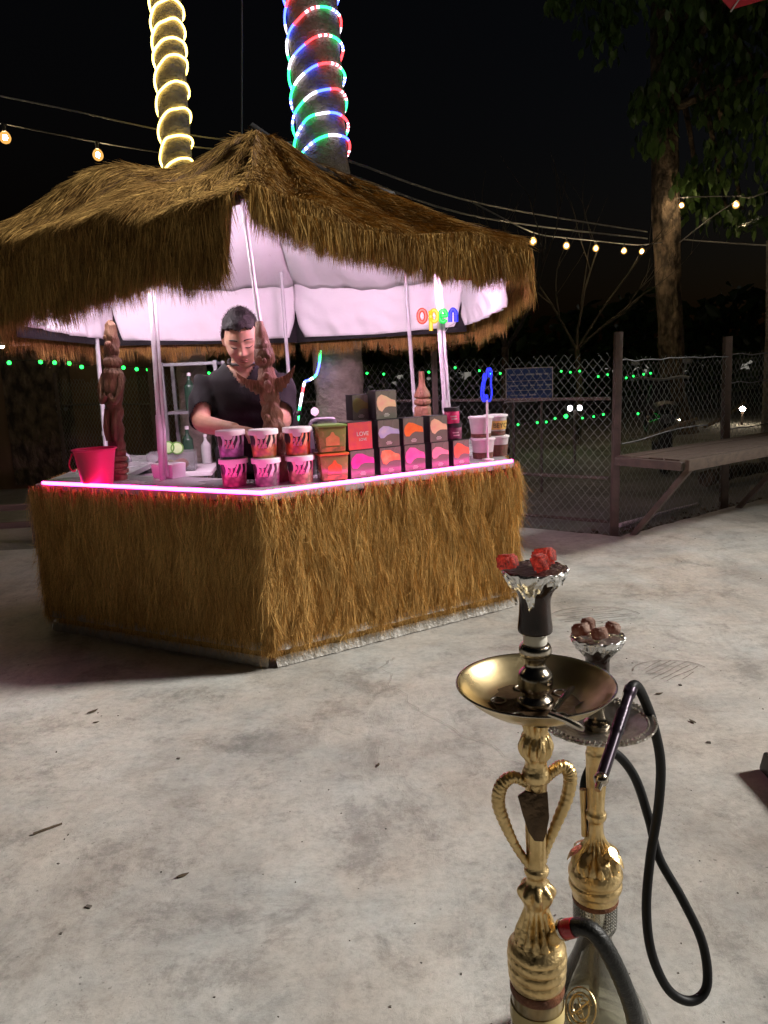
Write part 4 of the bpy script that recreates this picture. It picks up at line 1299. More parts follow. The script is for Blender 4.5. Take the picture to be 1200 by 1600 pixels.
# short strands breaking the hair outline
n = 5000
ths = RNG.uniform(0, 2 * PI, n); phs = np.arccos(RNG.uniform(0.12, 1, n))
fy_ = np.sin(ths)
keep = (phs < R(48)) | (fy_ > 0.0)
ths, phs = ths[keep], phs[keep]
n = len(ths)
dirs = np.stack([np.sin(phs) * np.cos(ths), np.sin(phs) * np.sin(ths), np.cos(phs)], 1)
basep = dirs * np.array([0.088, 0.108, 0.143])
HRm = np.array(HR)
base_w = basep @ HRm.T + np.array(HC)
dd = nrm(dirs * 0.7 + np.array([0.25, -0.15, 0.5]) + RNG.normal(0, 0.3, (n, 3))) @ HRm.T
vv, q = strands(base_w, dd, RNG.uniform(0.008, 0.022, n), np.full(n, 0.0016), nrm(RNG.normal(0, 1, (n, 3))), np.zeros((n, 3)))
o = npmesh('hair_strands', vv, q, M['hair'], hair); o["kind"] = "stuff"
def face_pt(x, z, lift=0.0015):
    yy = -0.100 * math.sqrt(max(0.01, 1 - (x / 0.079) ** 2 - (z / 0.132) ** 2))
    yy = -abs(yy) ** 0.92 * (0.1 ** 0.08)
    return hpt(x, yy - head_surface(x, z, yy) - lift, z)
for sx in (-1, 1):
    mb = MB(); mb.tube([face_pt(sx * (0.014 + 0.040 * t), 0.036 + 0.004 * math.sin(PI * t) - 0.004 * t, 0.0004) for t in [i / 10 for i in range(11)]], [0.0022, 0.0032, 0.0036, 0.0036, 0.0034, 0.0032, 0.003, 0.0028, 0.0024, 0.002, 0.0012], 6); mb.build('eyebrow', M['hair'], man)
    mb = MB(); mb.tube([face_pt(sx * (0.017 + 0.034 * t), 0.004 - 0.005 * math.sin(PI * t), 0.0006) for t in [i / 10 for i in range(11)]], [0.0008, 0.0016, 0.002, 0.0022, 0.0022, 0.0022, 0.0022, 0.002, 0.0018, 0.0014, 0.0008], 6); mb.build('eyelash', M['hair'], man)
for zc_, hh in ((-0.057, 0.0045), (-0.0695, 0.0055)):
    mb = MB(); mb.tube([face_pt(-0.022 + 0.044 * t, zc_ - 0.0015 * math.sin(PI * t), -0.001) for t in [i / 12 for i in range(13)]], [0.0008 + hh * 0.55 * math.sin(PI * i / 12) for i in range(13)], 8); mb.build('lip', M['lip'], man)

# ------------------------------------------------------------------ carved totems
def carve(prof, n, amp, freq, seed):
    def mod(t, z):
        return 1 + amp * mnoise.noise(Vector((math.cos(t) * 1.4 + seed, math.sin(t) * 1.4, z * freq))) + amp * 0.5 * math.sin(z * freq * 9 + 2 * math.sin(t))
    return mod
tot = thing('carved_totem', 'carved brown wooden totem pole standing beside the pink bucket', 'totem', (-1.275, 3.70, HB + 0.028), R(-25))
tot.scale = (0.80, 0.80, 1.02)
tot.rotation_euler = (0, R(3.5), R(-20))
mb = MB()
mb.lathe(dense([(0.048, 0.0), (0.050, 0.012), (0.052, 0.02), (0.044, 0.03), (0.058, 0.035), (0.060, 0.05), (0.046, 0.058), (0.058, 0.064), (0.059, 0.08), (0.045, 0.088), (0.055, 0.094), (0.055, 0.108), (0.044, 0.116), (0.050, 0.124), (0.050, 0.136), (0.042, 0.146)], 0.006), n=30)
mb.build('ringed_base', M['wood_red'], tot)
mb = MB()
mb.lathe(dense([(0.042, 0.146), (0.046, 0.17), (0.040, 0.20), (0.047, 0.22), (0.043, 0.26), (0.036, 0.28), (0.044, 0.31), (0.047, 0.36), (0.055, 0.41), (0.060, 0.46), (0.056, 0.50), (0.040, 0.525)], 0.008), n=36, mod=carve(None, 0, 0.16, 9, 2.0))
for sx in (-1, 1):
    mb.tube(smooth_path([(sx * 0.055, -0.01, 0.49), (sx * 0.072, -0.03, 0.43), (sx * 0.045, -0.056, 0.37), (sx * 0.010, -0.058, 0.40)], 4), [0.019] * 6 + [0.016] * 7, 10)
    mb.tube([(sx * 0.026, -0.040, 0.19), (sx * 0.028, -0.052, 0.25), (sx * 0.030, -0.030, 0.33)], [0.018, 0.02, 0.02], 10)
mb.build('figure', M['wood_dark'], tot)
mb = MB()
mb.lathe(catmull_prof([(0.036, 0.520), (0.050, 0.532), (0.054, 0.545), (0.050, 0.56), (0.036, 0.570), (0.034, 0.580)], 4), n=30)
mb.build('collar', M['wood_dark'], tot)
mb = MB()
mb.lathe(dense([(0.034, 0.578), (0.044, 0.60), (0.045, 0.63), (0.040, 0.66), (0.036, 0.69), (0.030, 0.715), (0.012, 0.735)], 0.006), n=30, mod=carve(None, 0, 0.14, 12, 5.0))
mb.ell((0.012, -0.044, 0.628), (0.016, 0.028, 0.014)); mb.ell((0.03, -0.03, 0.655), (0.012, 0.012, 0.012)); mb.ell((-0.015, -0.036, 0.657), (0.012, 0.012, 0.012))
mb.build('head', M['wood_dark'], tot)

wt = thing('carved_totem', 'carved reddish wooden totem with spread wings standing before the person', 'totem', (-0.455, 3.425, HB + 0.028), R(8))
wt.rotation_euler = (0, R(-4), R(6))
mb = MB()
mb.lathe(dense([(0.055, 0.0), (0.055, 0.02), (0.048, 0.06), (0.050, 0.12), (0.047, 0.18), (0.050, 0.24), (0.043, 0.30), (0.040, 0.36)], 0.008), n=36, mod=carve(None, 0, 0.2, 10, 8.0))
for i in range(9):
    t = i * 2.1; mb.ell((0.045 * math.cos(t), 0.045 * math.sin(t), 0.03 + i * 0.032), (0.015, 0.015, 0.02))
mb.build('trunk', M['wood_red'], wt)
mb = MB()
mb.lathe(dense([(0.038, 0.355), (0.042, 0.40), (0.044, 0.44), (0.036, 0.485), (0.030, 0.50)], 0.008), n=30, mod=carve(None, 0, 0.14, 10, 3.0))
mb.ell((0, -0.042, 0.42), (0.018, 0.014, 0.03)); mb.ell((0.0, -0.040, 0.47), (0.014, 0.016, 0.014))
mb.build('figure', M['wood_red'], wt)
for sx in (-1, 1):
    # wing: thick lobed plate with cut feather tips
    topc = [(0.02, 0.455), (0.05, 0.452), (0.085, 0.462), (0.115, 0.485), (0.128, 0.500)]
    lowc = [(0.122, 0.470), (0.112, 0.462), (0.110, 0.448), (0.098, 0.442), (0.095, 0.425), (0.082, 0.422), (0.078, 0.406), (0.064, 0.406), (0.058, 0.390), (0.044, 0.394), (0.036, 0.380), (0.02, 0.385)]
    ol = [(sx * x, z) for x, z in topc + lowc]
    if sx > 0:
        ol = ol[::-1]
    mb = MB()
    mb.rings([[V(x, -0.012 - abs(x) * 0.25, z) for x, z in ol], [V(x, 0.010 - abs(x) * 0.25, z) for x, z in ol]])
    wing = mb.build('wing', M['wood_red'], wt, bevel=0.002)
    for i in range(6):
        x0 = 0.035 + i * 0.014
        mb = MB(); mb.tube([V(sx * x0, -0.013 - x0 * 0.25, 0.448 + i * 0.004), V(sx * (x0 + 0.006), -0.014 - x0 * 0.25, 0.40 + i * 0.011)], [0.0045, 0.003], 6); mb.build('feather', M['wood_red'], wing)
mb = MB(); mb.lathe(catmull_prof([(0.028, 0.498), (0.030, 0.510), (0.040, 0.520), (0.0435, 0.54), (0.043, 0.565), (0.040, 0.580), (0.034, 0.588)], 3), n=30, mod=carve(None, 0, 0.08, 12, 1.0))
mb.ell((0.02, -0.038, 0.545), (0.012, 0.010, 0.010)); mb.ell((-0.02, -0.038, 0.545), (0.012, 0.010, 0.010)); mb.ell((0, -0.044, 0.53), (0.010, 0.014, 0.014))
mb.build('head', M['wood_dark'], wt)
mb = MB(); mb.lathe(dense([(0.036, 0.585), (0.038, 0.595), (0.030, 0.62), (0.024, 0.66), (0.017, 0.695), (0.014, 0.700)], 0.01), n=24, mod=carve(None, 0, 0.08, 9, 6.0)); mb.build('pointed_cap', M['wood_dark'], wt)

rt_ = thing('carved_totem', 'small carved reddish totem of stacked rings near the blue neon sign', 'totem', (0.238, 4.30, HB - 0.02), 0)
st_ = MB(); st_.lathe(dense([(0.07, -0.70 + 0.02), (0.07, 0.0)], 0.1), n=20); st_.build('post', M['wood_dark'], rt_)
mb = MB(); mb.lathe(catmull_prof([(0.045, 0.0), (0.048, 0.05), (0.044, 0.09), (0.042, 0.12), (0.030, 0.135), (0.052, 0.15), (0.052, 0.19), (0.036, 0.205), (0.046, 0.215), (0.049, 0.26), (0.045, 0.30), (0.030, 0.315)], 4), n=30, mod=carve(None, 0, 0.05, 12, 3.0)); mb.build('figure', M['wood_red'], rt_)
mb = MB(); mb.lathe(catmull_prof([(0.032, 0.312), (0.046, 0.325), (0.045, 0.345), (0.034, 0.352), (0.045, 0.362), (0.042, 0.38), (0.030, 0.405), (0.019, 0.43), (0.016, 0.49), (0.013, 0.50)], 4), n=30); mb.build('finial', M['wood_red'], rt_)

# ------------------------------------------------------------------ goods on the counter
ZT = HB + 0.0285
FA = math.atan2((hexc(1, 1) - hexc(0, 1)).y, (hexc(1, 1) - hexc(0, 1)).x)   # direction of the front-right side

def lettering(text, size, mt, parent):
    cu = bpy.data.curves.new('tmp', 'FONT'); cu.body = text; cu.size = size; cu.align_x = 'CENTER'; cu.extrude = 0.0006
    t_ = bpy.data.objects.new('tmp', cu); COL.objects.link(t_)
    bpy.context.view_layer.update()
    me_ = bpy.data.meshes.new_from_object(t_.evaluated_get(bpy.context.evaluated_depsgraph_get()))
    bpy.data.objects.remove(t_)
    me_.name = 'lettering'; me_.materials.clear(); me_.materials.append(mt)
    return link(bpy.data.objects.new('lettering', me_), parent)

def art_mat(name, top, bottom, split=0.45, sc=13):
    """printed wrap: black swirls over a pale ground above, fruit colours below"""
    mt = bpy.data.materials.new(name); mt.use_nodes = True
    N, L = mt.node_tree.nodes, mt.node_tree.links
    b = N["Principled BSDF"]
    tc = N.new("ShaderNodeTexCoord")
    wv = N.new("ShaderNodeTexWave"); wv.inputs["Scale"].default_value = sc; wv.inputs["Distortion"].default_value = 14; wv.inputs["Detail"].default_value = 1.5
    wv.inputs["Detail Scale"].default_value = 0.7
    L.new(tc.outputs["Object"], wv.inputs["Vector"])
    r1 = N.new("ShaderNodeValToRGB"); r1.color_ramp.elements[0].position = 0.52; r1.color_ramp.elements[0].color = (0.012, 0.010, 0.012, 1); r1.color_ramp.elements[1].position = 0.60; r1.color_ramp.elements[1].color = (*top, 1)
    L.new(wv.outputs["Fac"], r1.inputs[0])
    vo = N.new("ShaderNodeTexVoronoi"); vo.inputs["Scale"].default_value = 38
    L.new(tc.outputs["Object"], vo.inputs["Vector"])
    r2 = N.new("ShaderNodeValToRGB")
    r2.color_ramp.elements[0].color = (*[min(1, c * 1.15 + 0.03) for c in bottom], 1); r2.color_ramp.elements[1].color = (*[c * 0.35 for c in bottom], 1)
    r2.color_ramp.elements[1].position = 0.7
    L.new(vo.outputs["Distance"], r2.inputs[0])
    sp = N.new("ShaderNodeSeparateXYZ"); L.new(tc.outputs["Object"], sp.inputs[0])
    nz = N.new("ShaderNodeTexNoise"); nz.inputs["Scale"].default_value = 22
    L.new(tc.outputs["Object"], nz.inputs["Vector"])
    ad = N.new("ShaderNodeMath"); ad.operation = 'MULTIPLY_ADD'; ad.inputs[1].default_value = 0.05
    L.new(nz.outputs["Fac"], ad.inputs[0]); L.new(sp.outputs["Z"], ad.inputs[2])
    gt = N.new("ShaderNodeMapRange"); gt.inputs["From Min"].default_value = 0.115 * split + 0.018; gt.inputs["From Max"].default_value = 0.115 * split + 0.030
    L.new(ad.outputs[0], gt.inputs[0])
    mx = N.new("ShaderNodeMixRGB"); L.new(gt.outputs[0], mx.inputs[0]); L.new(r2.outputs[0], mx.inputs[1]); L.new(r1.outputs[0], mx.inputs[2])
    L.new(mx.outputs[0], b.inputs["Base Color"])
    b.inputs["Roughness"].default_value = 0.35
    return mt
M['lid_white'] = mat('white_plastic_lid', (0.78, 0.74, 0.76), (0.70, 0.66, 0.68), 0.35, scale=10)
M['print_pink'] = mat('pink_print', (0.70, 0.30, 0.42), (0.62, 0.22, 0.36), 0.4, scale=30)
tubs = [  # (x, y, level, top, fruit, words)
    (-0.650, 3.335, 1, (0.55, 0.50, 0.60), (0.32, 0.26, 0.42), 'upper swirl-printed tub with grey-violet fruit, in the stack nearest the pink bucket'),
    (-0.645, 3.330, 0, (0.80, 0.45, 0.60), (0.50, 0.22, 0.24), 'lower swirl-printed tub with pinkish fruit, in the stack nearest the pink bucket'),
    (-0.502, 3.300, 1, (0.70, 0.52, 0.40), (0.60, 0.26, 0.06), 'upper swirl-printed tub with orange-yellow fruit, in the middle of the three tub stacks'),
    (-0.497, 3.295, 0, (0.62, 0.52, 0.58), (0.34, 0.20, 0.28), 'lower swirl-printed tub with purple-grey fruit, in the middle of the three tub stacks'),
    (-0.362, 3.345, 1, (0.80, 0.30, 0.16), (0.70, 0.10, 0.02), 'upper swirl-printed tub with bright red-orange fruit, next to the green-lidded box'),
    (-0.357, 3.340, 0, (0.80, 0.45, 0.50), (0.60, 0.36, 0.24), 'lower swirl-printed tub with cream fruit, next to the orange clear box')]
TH = 0.121
for i, (x, y, lv, top, fr, lab) in enumerate(tubs):
    t = thing('tobacco_tub', lab, 'tub', (x, y, ZT + lv * (TH + 0.0005)), R(random.uniform(-8, 8)), 'round printed tubs on the counter')
    mb = MB(); mb.lathe([(0.001, 0.0), (0.049, 0.0), (0.051, 0.003), (0.0575, 0.102), (0.0575, 0.108)], n=40); body_ = mb.build('tub_body', art_mat('tub_wrap', top, fr), t)
    mb = MB(); mb.lathe(catmull_prof([(0.0580, 0.098), (0.0635, 0.099), (0.0640, 0.103), (0.0640, 0.116), (0.0625, 0.120), (0.055, 0.121), (0.001, 0.1205)], 2), n=44); lid = mb.build('lid', M['lid_white'], t)
    mb = MB()
    tabp = [(-0.020, 0.099), (0.020, 0.099), (0.017, 0.088), (0.010, 0.083), (-0.010, 0.083), (-0.017, 0.088)]
    mb.rings([[V(a, -0.0605, b) for a, b in tabp], [V(a, -0.0635, b) for a, b in tabp]]); mb.build('tear_tab', M['lid_white'], lid)
    # printed badge: a cluster of lettering strokes
    mb = MB()
    for rr_ in range(2):
        for cc in range(3):
            u, z = (-0.015 + cc * 0.0135 + rr_ * 0.002), 0.070 - rr_ * 0.018
            tilt = 0.2
            yy = -math.sqrt(max(1e-4, (0.0515 + 0.0063 * z / 0.1) ** 2 - u * u)) - 0.0008
            for s1 in (-1, 1):
                mb.bar(V(u - 0.003 * s1, yy, z - 0.008), V(u + 0.0035 * s1 * cc % 0.004 + 0.002, yy - 0.0005, z + 0.008), 0.0042, 0.0016, upv=(0, -1, 0))
    mb.build('badge', M['print_pink'], body_)

M['green_tub'] = mat('green_tinted_plastic', (0.20, 0.24, 0.07), (0.30, 0.26, 0.08), 0.25, scale=30, contrast=0.15, coat=0.3)
M['orange_tub'] = mat('orange_tinted_plastic', (0.72, 0.20, 0.04), (0.62, 0.15, 0.03), 0.25, scale=24, coat=0.3)
M['paper_orange'] = mat('orange_paper_label', (0.70, 0.34, 0.12), (0.55, 0.24, 0.08), 0.5, scale=40)
M['fruit_mix'] = mat('fruit_print', (0.55, 0.22, 0.08), (0.22, 0.16, 0.06), 0.4, scale=34, contrast=0.1)
def square_tub(name, lab, loc, rz, w, h, mbody, mlid, mlabel, grp):
    t = thing(name, lab, 'tub', loc, rz, grp)
    mb = MB(); mb.box((0, 0, h * 0.46), (w, w * 0.86, h * 0.92), taper=0.90); b_ = mb.build('tub_body', mbody, t, bevel=0.008)
    mb = MB(); mb.box((0, 0, h * 0.955), (w * 1.05, w * 0.92, h * 0.085)); mb.build('lid', mlid, t, bevel=0.004)
    mb = MB(); n = 8
    ol = [(-0.030, 0.25), (0.030, 0.25), (0.031, 0.52), (0.022, 0.58), (0.012, 0.62), (0.004, 0.74), (-0.004, 0.74), (-0.012, 0.62), (-0.022, 0.58), (-0.031, 0.52)]
    mb.rings([[V(x, -w * 0.43 * (0.90 + 0.10 * z) + 0.0005, z * h) for x, z in ol], [V(x, -w * 0.43 * (0.90 + 0.10 * z) - 0.0015, z * h) for x, z in ol]]); mb.build('label', mlabel, b_, smooth=False)
    mb = MB(); mb.box((0, -w * 0.395 - 0.0018, h * 0.13), (w * 0.80, 0.004, h * 0.16)); mb.build('fruit_print', M['fruit_mix'], b_, smooth=False)
    return t
square_tub('square_tub', 'clear square tub with green lid and orange label, stacked on the orange one', (-0.225, 3.392, ZT + 0.1235), FA * 0.55, 0.128, 0.122, M['green_tub'], mat('green_lid', (0.22, 0.34, 0.08), None, 0.4), M['paper_orange'], 'square tubs beside the dark boxes')
square_tub('square_tub', 'bright orange square tub under the green-lidded one', (-0.222, 3.392, ZT), FA * 0.55, 0.128, 0.1225, M['green_tub'], mat('orange_lid', (0.70, 0.20, 0.05), None, 0.4), M['orange_tub'], 'square tubs beside the dark boxes')

M['box_dark'] = mat('black_card', (0.016, 0.014, 0.018), (0.028, 0.024, 0.028), 0.4, scale=30)
M['box_grey'] = mat('olive_grey_card', (0.17, 0.155, 0.13), (0.12, 0.11, 0.09), 0.3, scale=12, coat=0.35, bump=0.15, bscale=18)
M['print_white'] = mat('white_print', (0.72, 0.66, 0.62), None, 0.5)
SW = [(-0.5, 0.02), (-0.44, 0.22), (-0.25, 0.36), (0.0, 0.30), (0.25, 0.16), (0.46, 0.10), (0.5, -0.02), (0.5, -0.16), (0.30, -0.13), (0.1, -0.12), (-0.08, -0.18), (-0.24, -0.32), (-0.40, -0.28), (-0.47, -0.14)]
def card_box(lab, x, y, z, col, w=0.112, d=0.066, h=0.124, rz=None, full=None, text=None, label_h=0.56):
    t = thing('tobacco_box', lab, 'box', (x, y, z), (FA if rz is None else rz) + R(random.uniform(-4, 4)), 'tobacco boxes stacked on the counter')
    mb = MB(); mb.box((0, 0, h / 2), (w, d, h)); mb.build('carton', M['box_dark'], t, bevel=0.0015)
    yf = -d / 2
    mb = MB(); mb.box((0.0, yf - 0.0008, h / 2), (w * 0.97, 0.0016, h * 0.965)); fp = mb.build('front_print', M['box_grey'] if full is None else full, t, smooth=False)
    if full is None:
        mb = MB()
        k1, k2, k3 = random.uniform(0.8, 1.15), random.uniform(-0.25, 0.25), random.uniform(0.88, 1.0)
        sw = [(max(-0.48, min(0.48, u * k3)) * w, label_h * h + (v * k1 + k2 * u * (u - 0.3) + random.uniform(-0.015, 0.015)) * h * 0.78) for u, v in SW]
        sw = [(u, min(v, h * 0.9)) for u, v in sw]
        mb.rings([[V(u, yf - 0.0016, v) for u, v in sw], [V(u, yf - 0.0026, v) for u, v in sw]])
        mb.build('swoosh', col, fp, smooth=False)
        mb = MB()
        for k_, (wd_, zz) in enumerate(((0.020, 0.20), (0.032, 0.155), (0.026, 0.11))):
            n_ = 4 + k_
            for i in range(n_):
                mb.box((-wd_ / 2 + wd_ * (i + 0.5) / n_, yf - 0.0021, zz * h), (wd_ / n_ * 0.72, 0.001, 0.0034))
        mb.build('small_print', M['print_white'], fp, smooth=False)
    if text:
        for k_, (s_, sz, zz) in enumerate(text):
            o = lettering(s_, sz, M['print_white'], fp)
            o.location = (0.012, yf - 0.0026, zz * h); o.rotation_euler = (R(90), 0, 0)
    return t
def c_(name, a, b=None):
    return mat(name, a, b or tuple(q * 0.7 for q in a), 0.4, scale=26, contrast=0.2)
Sred = c_('red_wash', (0.62, 0.10, 0.06), (0.52, 0.05, 0.10)); Smag = c_('magenta_wash', (0.70, 0.06, 0.40), (0.45, 0.03, 0.22))
Sblue = c_('pearl_blue_wash', (0.32, 0.36, 0.62), (0.55, 0.52, 0.58)); Sor = c_('orange_wash', (0.80, 0.20, 0.04), (0.75, 0.12, 0.03)); Sorr = c_('flame_wash', (0.75, 0.12, 0.05), (0.70, 0.40, 0.18))
Spk = c_('pink_wash', (0.78, 0.18, 0.42), (0.62, 0.10, 0.34)); Scr = c_('cream_wash', (0.75, 0.58, 0.32), (0.75, 0.36, 0.28)); Srose = c_('rose_wash', (0.74, 0.32, 0.36), (0.62, 0.22, 0.30))
dx, dy = math.cos(FA), math.sin(FA)
def fpos(s_, inset):
    p = hexc(0, RB).lerp(hexc(1, RB), s_)
    n_ = Vector((dy, -dx, 0))
    return p.x - n_.x * inset, p.y - n_.y * inset
LV = 0.1245
x, y = fpos(0.405, 0.150); card_box('red box lettered in white, stacked on the magenta one beside the green-lidded tub', x, y, ZT + LV, None, 0.125, 0.075, full=Sred, text=[('LOVE', 0.026, 0.50), ('LOVE', 0.017, 0.32)])
card_box('magenta-fronted black box under the red lettered box', x + 0.005, y, ZT, Smag, 0.125, 0.075, label_h=0.62)
x, y = fpos(0.520, 0.145); card_box('dark box with pearl-blue swoosh, middle box of the three-high stack', x, y, ZT + LV, Sblue)
card_box('dark box with red-orange swoosh at the foot of the three-high stack', x + 0.003, y, ZT, Sorr, label_h=0.62)
card_box('dark box with pale peach swoosh, topmost of the three-high stack', x - 0.008, y + 0.01, ZT + 2 * LV, Scr, h=0.13, label_h=0.55)
x2, y2 = fpos(0.455, 0.20); card_box('small black box with olive swoosh beside the topmost box', x2 - 0.02, y2 + 0.03, ZT + 2 * LV, c_('olive_wash', (0.22, 0.20, 0.06)), w=0.085, h=0.115)
x, y = fpos(0.622, 0.145); card_box('dark box with large bright orange swoosh, upper of the pair before the small totem', x, y, ZT + LV, Sor)
card_box('dark box with hot pink swoosh, lower of the pair before the small totem', x + 0.004, y, ZT, Spk, label_h=0.60)
x, y = fpos(0.728, 0.140); card_box('dark box with cream and pink swoosh, upper box beside the round jars', x, y, ZT + LV, Scr, w=0.10)
card_box('dark box with dusty rose swoosh, under the cream and pink one', x + 0.004, y, ZT, Srose, w=0.10, label_h=0.60)
x, y = fpos(0.820, 0.130); card_box('dark box with orange-red swoosh beneath the two round jars', x, y, ZT, c_('coral_wash', (0.80, 0.16, 0.08)), w=0.10, label_h=0.58)
def jar(lab, x, y, z, r_, h, mb_, ml):
    t = thing('round_jar', lab, 'jar', (x, y, z), 0, 'round jars on the box stack')
    b_ = MB(); b_.lathe([(r_ * 0.94, 0), (r_, 0.004), (r_, h * 0.74), (r_ * 0.97, h * 0.76)], n=32); o = b_.build('jar_body', mb_, t)
    b_ = MB(); b_.lathe([(r_ * 1.03, h * 0.755), (r_ * 1.05, h * 0.77), (r_ * 1.05, h * 0.98), (r_ * 1.0, h), (0.001, h)], n=32); b_.build('lid', ml, t)
    for wi in range(2):
        b_ = MB()
        for i in range(5):
            tt = R(-100 + wi * 6 + i * 9)
            b_.box((r_ * 1.004 * math.cos(tt), r_ * 1.004 * math.sin(tt), h * (0.45 - 0.16 * wi)), (0.004, 0.005, 0.006), rz=tt + PI / 2 * 0)
        b_.build('small_print', M['print_white'], o, smooth=False)
jar('black round jar with pink label beneath the hot pink jar', x - 0.012, y + 0.005, ZT + LV, 0.038, 0.078, c_('plum_print', (0.30, 0.08, 0.16), (0.03, 0.02, 0.03)), M['box_dark'])
jar('hot pink round jar with black lid on top of the black jar', x - 0.020, y + 0.005, ZT + LV + 0.0785, 0.036, 0.076, c_('hot_pink', (0.75, 0.05, 0.20)), M['box_dark'])

M['clear_tub'] = mat('cloudy_clear_plastic', (0.80, 0.74, 0.75), (0.66, 0.58, 0.60), 0.3, scale=34, trl=0.35)
M['brown_fill'] = mat('brown_leaf_filling', (0.10, 0.045, 0.03), (0.22, 0.10, 0.07), 0.8, scale=60, bump=0.8)
def clear_tub(lab, x, y, z, wrap=None, fill=0.4):
    t = thing('clear_tub', lab, 'tub', (x, y, z), R(10), 'cloudy clear tubs at the end of the counter')
    h, r0_, r1_ = 0.108, 0.048, 0.060
    b_ = MB(); b_.lathe([(r0_, 0), (r1_, h * 0.93)], n=32); body_ = b_.build('tub_body', M['clear_tub'], t)
    b_ = MB(); b_.lathe([(r0_ + 0.0015, 0.002), (r0_ + (r1_ - r0_) * fill + 0.0015, h * fill * 0.93)], n=32, cap=False, mod=lambda tt, zz: 1 + 0.01 * math.sin(9 * tt)); b_.build('filling', M['brown_fill'], body_)
    b_ = MB(); b_.lathe([(r1_ + 0.001, h * 0.90), (r1_ + 0.005, h * 0.91), (r1_ + 0.005, h * 0.985), (r1_, h), (0.001, h)], n=32); b_.build('lid', M['lid_white'], t)
    if wrap:
        b_ = MB(); b_.lathe([(r0_ + 0.0065, h * 0.30), (r0_ + 0.0115, h * 0.72)], n=40, cap=False); b_.build('wrap', wrap, body_)
        o = lettering('BEYO', 0.034, M['box_dark'], body_); o.location = (0.008, -0.064, h * 0.40); o.rotation_euler = (R(84), 0, R(4))
    return t
clear_tub('cloudy tub with dark specks, upper one beside the hot pink jar', 0.512, 3.935, ZT + 0.1085, None, 0.22)
clear_tub('cloudy tub with a dark bottom layer, lower one beside the dark boxes', 0.520, 3.935, ZT, None, 0.35)
clear_tub('tub with gold wrap and black lettering, upper one at the end of the counter', 0.600, 4.03, ZT + 0.1085, mat('gold_wrap', (0.65, 0.42, 0.12), (0.55, 0.32, 0.08), 0.4, scale=30), 0.25)
clear_tub('tub half filled with brown leaf, lower one at the end of the counter', 0.608, 4.03, ZT, None, 0.62)

# pink bucket
t = thing('bucket', 'hot pink plastic bucket standing on the end of the counter', 'bucket', (-1.325, 3.555, ZT), 0)
mb = MB()
pr = [(0.001, 0.002), (0.066, 0.0), (0.070, 0.004), (0.088, 0.135), (0.094, 0.160), (0.101, 0.163), (0.101, 0.168), (0.091, 0.168), (0.085, 0.135), (0.067, 0.008), (0.001, 0.008)]
mb.lathe(dense(pr, 0.02), n=44, cap=False); mb.build('pail', M['pink_bucket'], t)
mb = MB(); mb.tube(smooth_path([(-0.096, -0.02, 0.150), (-0.110, -0.035, 0.10), (-0.098, -0.03, 0.07), (-0.086, -0.025, 0.075)], 5), 0.004, 8); mb.build('handle', M['pink_bucket'], t)

# ------------------------------------------------------------------ neon signs
t = thing('neon_sign', 'open sign in coloured neon letters hanging from a tent pole', 'neon sign', (0.31, 3.90, 1.45))
def neon(name, pts, mt, parent, r_=0.0082, close=False):
    core, sleeve = mt
    p_ = smooth_path(pts, 6) if not close else pts
    mb = MB(); mb.tube(p_, r_ * 0.5, 8, close=close); o_ = mb.build(name, core, parent)
    mb = MB(); mb.tube(p_, r_ * 1.25, 10, close=close); mb.build('sleeve', sleeve, o_)  # outer tube emits the coloured halo painted around the neon core
    return o_
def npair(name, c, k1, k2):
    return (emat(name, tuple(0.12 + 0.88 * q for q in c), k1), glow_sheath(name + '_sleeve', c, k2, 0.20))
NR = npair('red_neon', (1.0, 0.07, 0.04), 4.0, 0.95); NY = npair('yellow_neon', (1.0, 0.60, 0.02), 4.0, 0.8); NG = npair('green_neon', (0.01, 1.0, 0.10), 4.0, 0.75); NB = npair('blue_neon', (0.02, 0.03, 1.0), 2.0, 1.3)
def oval(cx_, cz_, rx, rz, a0, a1, n=18):
    return [V(cx_ + rx * math.cos(a0 + (a1 - a0) * i / n), 0, cz_ + rz * math.sin(a0 + (a1 - a0) * i / n)) for i in range(n + 1)]
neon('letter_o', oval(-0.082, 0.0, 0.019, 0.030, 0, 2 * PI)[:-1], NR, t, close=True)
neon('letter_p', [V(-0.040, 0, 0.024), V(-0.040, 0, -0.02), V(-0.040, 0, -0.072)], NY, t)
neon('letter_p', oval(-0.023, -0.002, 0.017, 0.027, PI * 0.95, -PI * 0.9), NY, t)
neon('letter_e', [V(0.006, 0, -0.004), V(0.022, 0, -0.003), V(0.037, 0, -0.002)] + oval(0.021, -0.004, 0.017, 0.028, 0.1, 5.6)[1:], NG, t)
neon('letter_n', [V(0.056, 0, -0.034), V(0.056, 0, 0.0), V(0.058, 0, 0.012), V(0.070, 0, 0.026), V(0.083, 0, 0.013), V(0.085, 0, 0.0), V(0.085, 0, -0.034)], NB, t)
mb = MB(); mb.tube([V(0.085, 0.004, -0.036), V(0.05, 0.03, -0.055), V(0.03, 0.045, -0.085)], 0.0015, 6); mb.tube([V(-0.082, 0.005, 0.0), V(-0.02, 0.01, -0.004), V(0.085, 0.005, 0.0)], 0.0018, 6); mb.tube([V(-0.02, 0.01, -0.004), V(0.005, 0.045, 0.0)], 0.0018, 6); mb.build('bracket', M['white_metal'], t)

